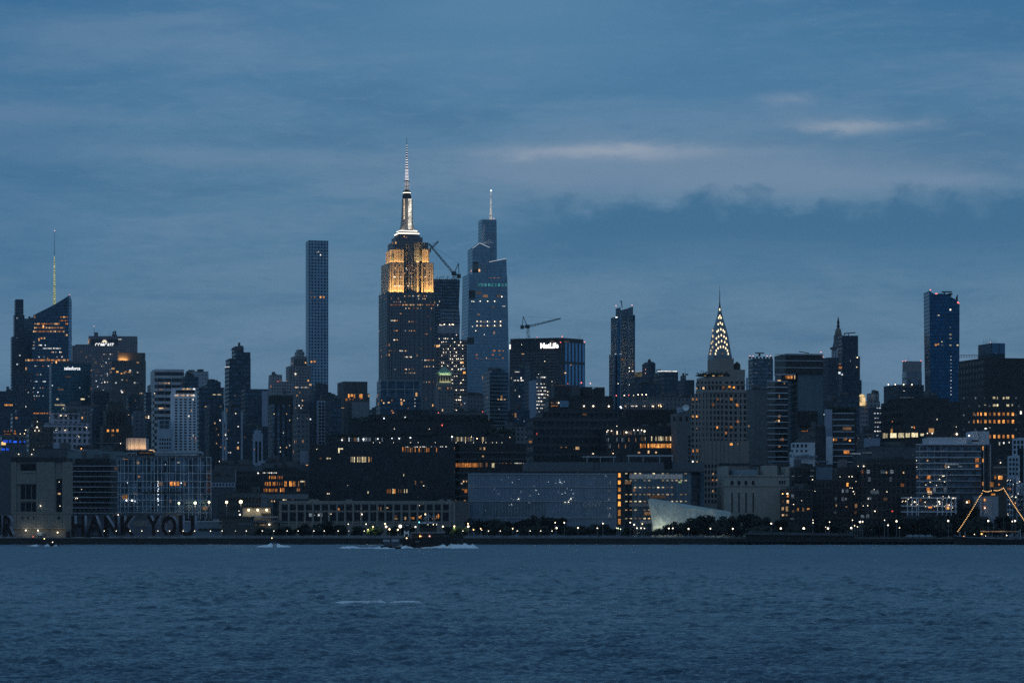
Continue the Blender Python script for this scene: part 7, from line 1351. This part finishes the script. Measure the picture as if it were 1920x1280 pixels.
# ------------------------------------------------------------------ the river: real waves, finer near the viewer
def water():
    rng = np.random.default_rng(7)
    nr, ncol = 1150, 600
    inv = np.linspace(1 / 140., 1 / 1402., nr); Y = 1 / inv
    s = np.linspace(-.215, .215, ncol); s = np.concatenate([[-3., -.8, -.35], s, [.35, .8, 3.]])
    X = s[None, :] * (Y[:, None] + 20); YY = np.repeat(Y[:, None], len(s), 1)
    Z = np.zeros_like(X); dY = np.gradient(Y)
    for i in range(110):
        lam = .45 * (5.5 / .45) ** rng.random() ; th = rng.normal(.2, 1.0); k = 2 * math.pi / lam
        amp = .0150 * lam ** .5 * rng.uniform(.3, 1.3); ph = rng.random() * 6.28
        fade = np.clip(1.4 - dY / lam * .45, .6, 1.)[:, None]
        w = np.sin(k * (X * math.sin(th) + YY * math.cos(th)) + ph + .8 * np.sin(.021 * X + .017 * YY + i))
        Z += amp * fade * (w + .25 * np.cos(2 * (k * (X * math.sin(th) + YY * math.cos(th)) + ph)))
    gust = .85 + .15 * np.sin(.013 * X + .007 * YY + 1.) * np.sin(.009 * YY - .004 * X) + .12 * np.sin(.11 * X + .031 * YY) + .3 * np.sin(.33 * X + .09 * YY + 2 * np.sin(.05 * YY)) * np.sin(.21 * YY - .17 * X + 1.5 * np.sin(.04 * X))
    Z *= gust
    edge = np.clip((1402 - YY) / 60, 0, 1); Z = Z * (.8 + .2 * edge) * np.clip(.72 + (YY - 200) / 900, .72, 1.)
    n2 = len(s); vs = np.stack([X, YY, Z], -1).reshape(-1, 3)
    vs = np.concatenate([vs, [[-9000, 1402, -.3], [-9000, -600, -.3], [9000, -600, -.3], [9000, 1402, -.3]]])
    i = np.arange(nr - 1)[:, None] * n2 + np.arange(n2 - 1)[None, :]
    f = np.stack([i, i + 1, i + n2 + 1, i + n2], -1).reshape(-1, 4)
    me = bpy.data.meshes.new('river'); me.vertices.add(len(vs)); me.vertices.foreach_set('co', vs.ravel())
    me.loops.add(f.size); me.loops.foreach_set('vertex_index', f.ravel()); me.polygons.add(len(f))
    me.polygons.foreach_set('loop_start', np.arange(len(f)) * 4); me.polygons.foreach_set('loop_total', np.full(len(f), 4))
    me.update(); me.validate(); me.polygons.foreach_set('use_smooth', np.ones(len(f), bool))
    m, t, b = newmat('river_water')
    g = t.new('ShaderNodeNewGeometry')
    mp = t.new('ShaderNodeMapping'); t.l.new(g.outputs['Position'], mp.inputs[0]); mp.inputs['Scale'].default_value = (1.1, .8, 1)
    n1 = t.noise(mp.outputs[0], 1.5, 4.0, .65, .3)
    mp2 = t.new('ShaderNodeMapping'); t.l.new(g.outputs['Position'], mp2.inputs[0]); mp2.inputs['Scale'].default_value = (.14, .09, 1); mp2.inputs['Rotation'].default_value = (0, 0, .3)
    n2_ = t.noise(mp2.outputs[0], 1.0, 4.0, .6, .5)
    mp3 = t.new('ShaderNodeMapping'); t.l.new(g.outputs['Position'], mp3.inputs[0]); mp3.inputs['Scale'].default_value = (.045, .0065, 1); mp3.inputs['Rotation'].default_value = (0, 0, .02)
    n4 = t.noise(mp3.outputs[0], 1.6, 6.0, .7, .4)                      # cat's-paws: ruffled and slick patches
    mp4 = t.new('ShaderNodeMapping'); t.l.new(g.outputs['Position'], mp4.inputs[0]); mp4.inputs['Scale'].default_value = (2.4, 1.1, 1)
    n5 = t.noise(mp4.outputs[0], 1.7, 3.0, .6, .2)
    bp = t.new('ShaderNodeBump'); bp.inputs['Strength'].default_value = 1.; bp.inputs['Distance'].default_value = .42
    hgt = t.m('ADD', t.m('MULTIPLY', n1, t.m('ADD', n2_, .3)), t.m('MULTIPLY', n5, .32))
    t.l.new(t.m('MULTIPLY', hgt, t.smooth(n4, .32, .68, .45, 1.7)), bp.inputs['Height']); t.l.new(bp.outputs[0], b.inputs['Normal'])
    b.inputs['Base Color'].default_value = (.062, .132, .188, 1); sp = t.new('ShaderNodeSeparateXYZ'); t.l.new(g.outputs['Position'], sp.inputs[0]); t.l.new(t.smooth(sp.outputs[1], 220., 900., .17, .42), b.inputs['Roughness']); b.inputs['IOR'].default_value = 1.33
    me.materials.append(m)
    o = link('river', me); o['kind'] = 'structure'
    bed = struct('river_bed', MB().add([(-9000, 1402, -1.6), (-9000, -900, -1.6), (9000, -900, -1.6), (9000, 1402, -1.6)], [(3, 2, 1, 0)][::-1]), mat('river_mud', (.02, .028, .03), .9))
water()

# ------------------------------------------------------------------ sky
def sky():
    w = bpy.data.worlds.new('World'); sc.world = w; w.use_nodes = True; w.node_tree.nodes.clear(); t = NT(w.node_tree)
    out = t.new('ShaderNodeOutputWorld'); bg = t.new('ShaderNodeBackground'); t.l.new(bg.outputs[0], out.inputs[0])
    st = t.new('ShaderNodeTexSky', sky_type='NISHITA'); st.sun_disc = False; st.sun_elevation = R(SUN_EL); st.sun_rotation = R(SUN_ROT); st.altitude = 0; st.air_density = 1.6; st.dust_density = 1.5; st.ozone_density = 3.
    tc = t.new('ShaderNodeTexCoord'); sx = t.new('ShaderNodeSeparateXYZ'); nv = t.new('ShaderNodeVectorMath', operation='NORMALIZE')
    t.l.new(tc.outputs['Generated'], nv.inputs[0]); t.l.new(nv.outputs[0], sx.inputs[0])
    az = t.m('MULTIPLY', t.m('ARCTAN2', sx.outputs[0], sx.outputs[1]), 57.2958); el = t.m('MULTIPLY', t.m('ARCSINE', sx.outputs[2]), 57.2958)
    A = lambda px: math.degrees(math.atan((px - HX) / F)); E = lambda py: math.degrees(math.atan((HY - py) / F)); D = lambda d: d / 95.5
    # cloud-sheet colour against elevation
    cr = t.new('ShaderNodeValToRGB'); t.put(cr.inputs[0], t.m('DIVIDE', el, 14.)); e = cr.color_ramp.elements
    stops = [(0., (.105, .185, .285)), (E(700) / 14, (.112, .200, .312)), (E(560) / 14, (.110, .212, .336)), (E(470) / 14, (.092, .198, .330)), (E(380) / 14, (.092, .200, .333)), (E(300) / 14, (.098, .206, .342)), (E(200) / 14, (.082, .192, .340)), (E(100) / 14, (.066, .178, .332)), (E(0) / 14, (.048, .152, .310)), (1., (.075, .185, .335))]
    e[0].position = 0; e[0].color = c4(stops[0][1]); e[1].position = 1; e[1].color = c4(stops[-1][1])
    for p, c in stops[1:-1]: x = e.new(p); x.color = c4(c)
    col = cr.outputs[0]
    vec = t.comb(t.m('MULTIPLY', az, .16), t.m('MULTIPLY', el, .95), 0.)
    n1 = t.noise(vec, 1.1, 5., .55, .6); n2 = t.noise(t.comb(t.m('MULTIPLY', az, .5), t.m('MULTIPLY', el, 1.1), 3.), 2.2, 6., .6, .3)
    col = t.mix(t.smooth(n1, .44, .70, 0., .55), col, (.15, .245, .385, 1))
    col = t.mix(t.smooth(n1, .50, .30, 0., .46), col, (.052, .145, .285, 1))
    n3 = t.noise(t.comb(t.m('MULTIPLY', az, .7), t.m('MULTIPLY', el, 3.2), 5.), 2.4, 6., .62, .5)
    col = t.mix(t.smooth(n3, .5, .72, 0., .24), col, (.16, .25, .385, 1)); col = t.mix(t.smooth(n3, .5, .3, 0., .24), col, (.055, .15, .285, 1))
    wa = t.m('ADD', az, t.m('MULTIPLY', t.m('SUBTRACT', n2, .5), 2.2)); we = t.m('ADD', el, t.m('MULTIPLY', t.m('SUBTRACT', n2, .5), .34))
    def blob(px, py, sxp, syp, amt, c, under=None):
        nonlocal col
        dx = t.m('DIVIDE', t.m('SUBTRACT', wa, A(px)), D(sxp)); dy = t.m('DIVIDE', t.m('SUBTRACT', we, E(py)), D(syp))
        g = t.m('EXPONENT', t.m('MULTIPLY', t.m('ADD', t.m('MULTIPLY', dx, dx), t.m('MULTIPLY', dy, dy)), -1.))
        col = t.mix(t.m('MULTIPLY', g, amt), col, c4(c))
    pale = (.215, .285, .42); mauve = (.17, .25, .385)
    blob(1290, 318, 400, 48, .7, (.185, .26, .385)); blob(1560, 345, 330, 32, .6, (.185, .262, .385)); blob(1010, 325, 120, 36, .5, (.185, .26, .385))
    # dark cumulus bank with a puffy upper edge
    pn = t.noise(t.comb(t.m('MULTIPLY', az, .9), t.m('MULTIPLY', el, 1.4), 9.), 1.25, 5., .55, .2)
    top = t.m('ADD', E(372), t.m('MULTIPLY', t.m('SUBTRACT', pn, .5), 1.9))
    bank = t.m('MULTIPLY', t.smooth(t.m('SUBTRACT', top, el), -.14, .42), t.smooth(el, E(545), E(420)))
    bank = t.m('MULTIPLY', bank, t.smooth(az, A(880), A(1120)))
    col = t.mix(t.m('MULTIPLY', bank, .95), col, (.054, .150, .280, 1))
    blob(1140, 287, 200, 14, .85, (.30, .345, .45)); blob(1110, 283, 110, 8, .4, (.34, .375, .46)); blob(1590, 241, 100, 11, .85, (.30, .345, .44)); blob(1575, 250, 40, 9, .5, (.34, .37, .45)); blob(1480, 190, 48, 13, .7, (.22, .285, .41)); blob(1500, 225, 130, 26, .35, mauve); blob(1910, 140, 70, 12, .45, mauve); blob(1800, 345, 90, 12, .3, pale)
    blob(330, 292, 230, 18, .42, (.155, .25, .385)); blob(480, 303, 260, 20, .25, mauve); blob(230, 60, 330, 34, .32, (.115, .21, .355)); blob(420, 90, 240, 20, .2, mauve); blob(60, 8, 130, 36, .35, (.028, .125, .285)); blob(0, 330, 210, 330, .45, (.045, .145, .295)); blob(1930, 70, 260, 60, .3, (.045, .145, .30)); blob(30, 225, 120, 16, .25, mauve); blob(760, 90, 200, 60, .2, (.1, .215, .37)); blob(960, 10, 420, 150, .85, (.095, .215, .37)); blob(1350, 120, 330, 90, .4, (.07, .19, .35)); blob(640, 640, 500, 100, .12, (.14, .22, .335)); blob(1850, 480, 200, 70, .25, (.06, .16, .3))
    gn = t.new('ShaderNodeMix', data_type='RGBA', blend_type='MULTIPLY'); gn.inputs[0].default_value = 1.; t.l.new(col, gn.inputs[6]); gn.inputs[7].default_value = (1.03, 1.08, 1.045, 1); col = gn.outputs[2]
    # fading west, overhead and behind
    col = t.mix(t.smooth(sx.outputs[2], .3, .8, 0., .95), col, (.11, .225, .375, 1))
    col = t.mix(t.m('MULTIPLY', t.smooth(sx.outputs[1], .3, -.8), t.smooth(sx.outputs[2], .7, .0, .2, 1.)), col, (.088, .175, .29, 1))
    add = t.new('ShaderNodeVectorMath', operation='MULTIPLY_ADD'); t.l.new(st.outputs[0], add.inputs[0]); add.inputs[1].default_value = (.1,) * 3
    t.l.new(col, add.inputs[2]); t.l.new(add.outputs[0], bg.inputs[0]); bg.inputs[1].default_value = 1.0
SUN_EL, SUN_ROT = -4., 215.
sky()
L = bpy.data.lights.new('sun', 'SUN'); L.energy = .06; L.angle = R(40); L.color = (1., .86, .78)
so = link('sun', L); so.rotation_euler = (R(80), 0, R(-35)); so.location = (-500, -800, 600)

# ------------------------------------------------------------------ air
hz_m = bpy.data.materials.new('haze'); hz_m.use_nodes = True; t = NT(hz_m.node_tree); t.n.clear()
out = t.new('ShaderNodeOutputMaterial'); pv = t.new('ShaderNodeVolumePrincipled'); t.l.new(pv.outputs[0], out.inputs['Volume'])
pv.inputs['Color'].default_value = (.86, .92, .98, 1); pv.inputs['Density'].default_value = HAZE = 2.2e-5; pv.inputs['Density Attribute'].default_value = ''
struct('haze', MB().box(-4500, 4500, -700, 9300, -5.5, 620), hz_m, 'stuff')

# ------------------------------------------------------------------ camera and render
cd = bpy.data.cameras.new('camera'); cam = bpy.data.objects.new('camera', cd); C.objects.link(cam)
cam.location = (0, 0, CH); cam.rotation_euler = (R(90), 0, 0); cd.sensor_width = 36; cd.lens = 36 * F / 1920; cd.shift_y = (HY - 640) / 1920; cd.clip_start = 1; cd.clip_end = 20000
sc.camera = cam
vs = sc.view_settings; vs.view_transform = 'Standard'; vs.look = 'None'; vs.exposure = 0; vs.gamma = 1
sc.render.engine = 'CYCLES'; cy = sc.cycles
cy.max_bounces = 4; cy.diffuse_bounces = 2; cy.glossy_bounces = 3; cy.transmission_bounces = 2; cy.volume_bounces = 0; cy.transparent_max_bounces = 4
cy.caustics_reflective = False; cy.caustics_refractive = False; cy.sample_clamp_indirect = .6; cy.sample_clamp_direct = 3.0; cy.use_denoising = False; cy.denoiser = 'OPENIMAGEDENOISE'
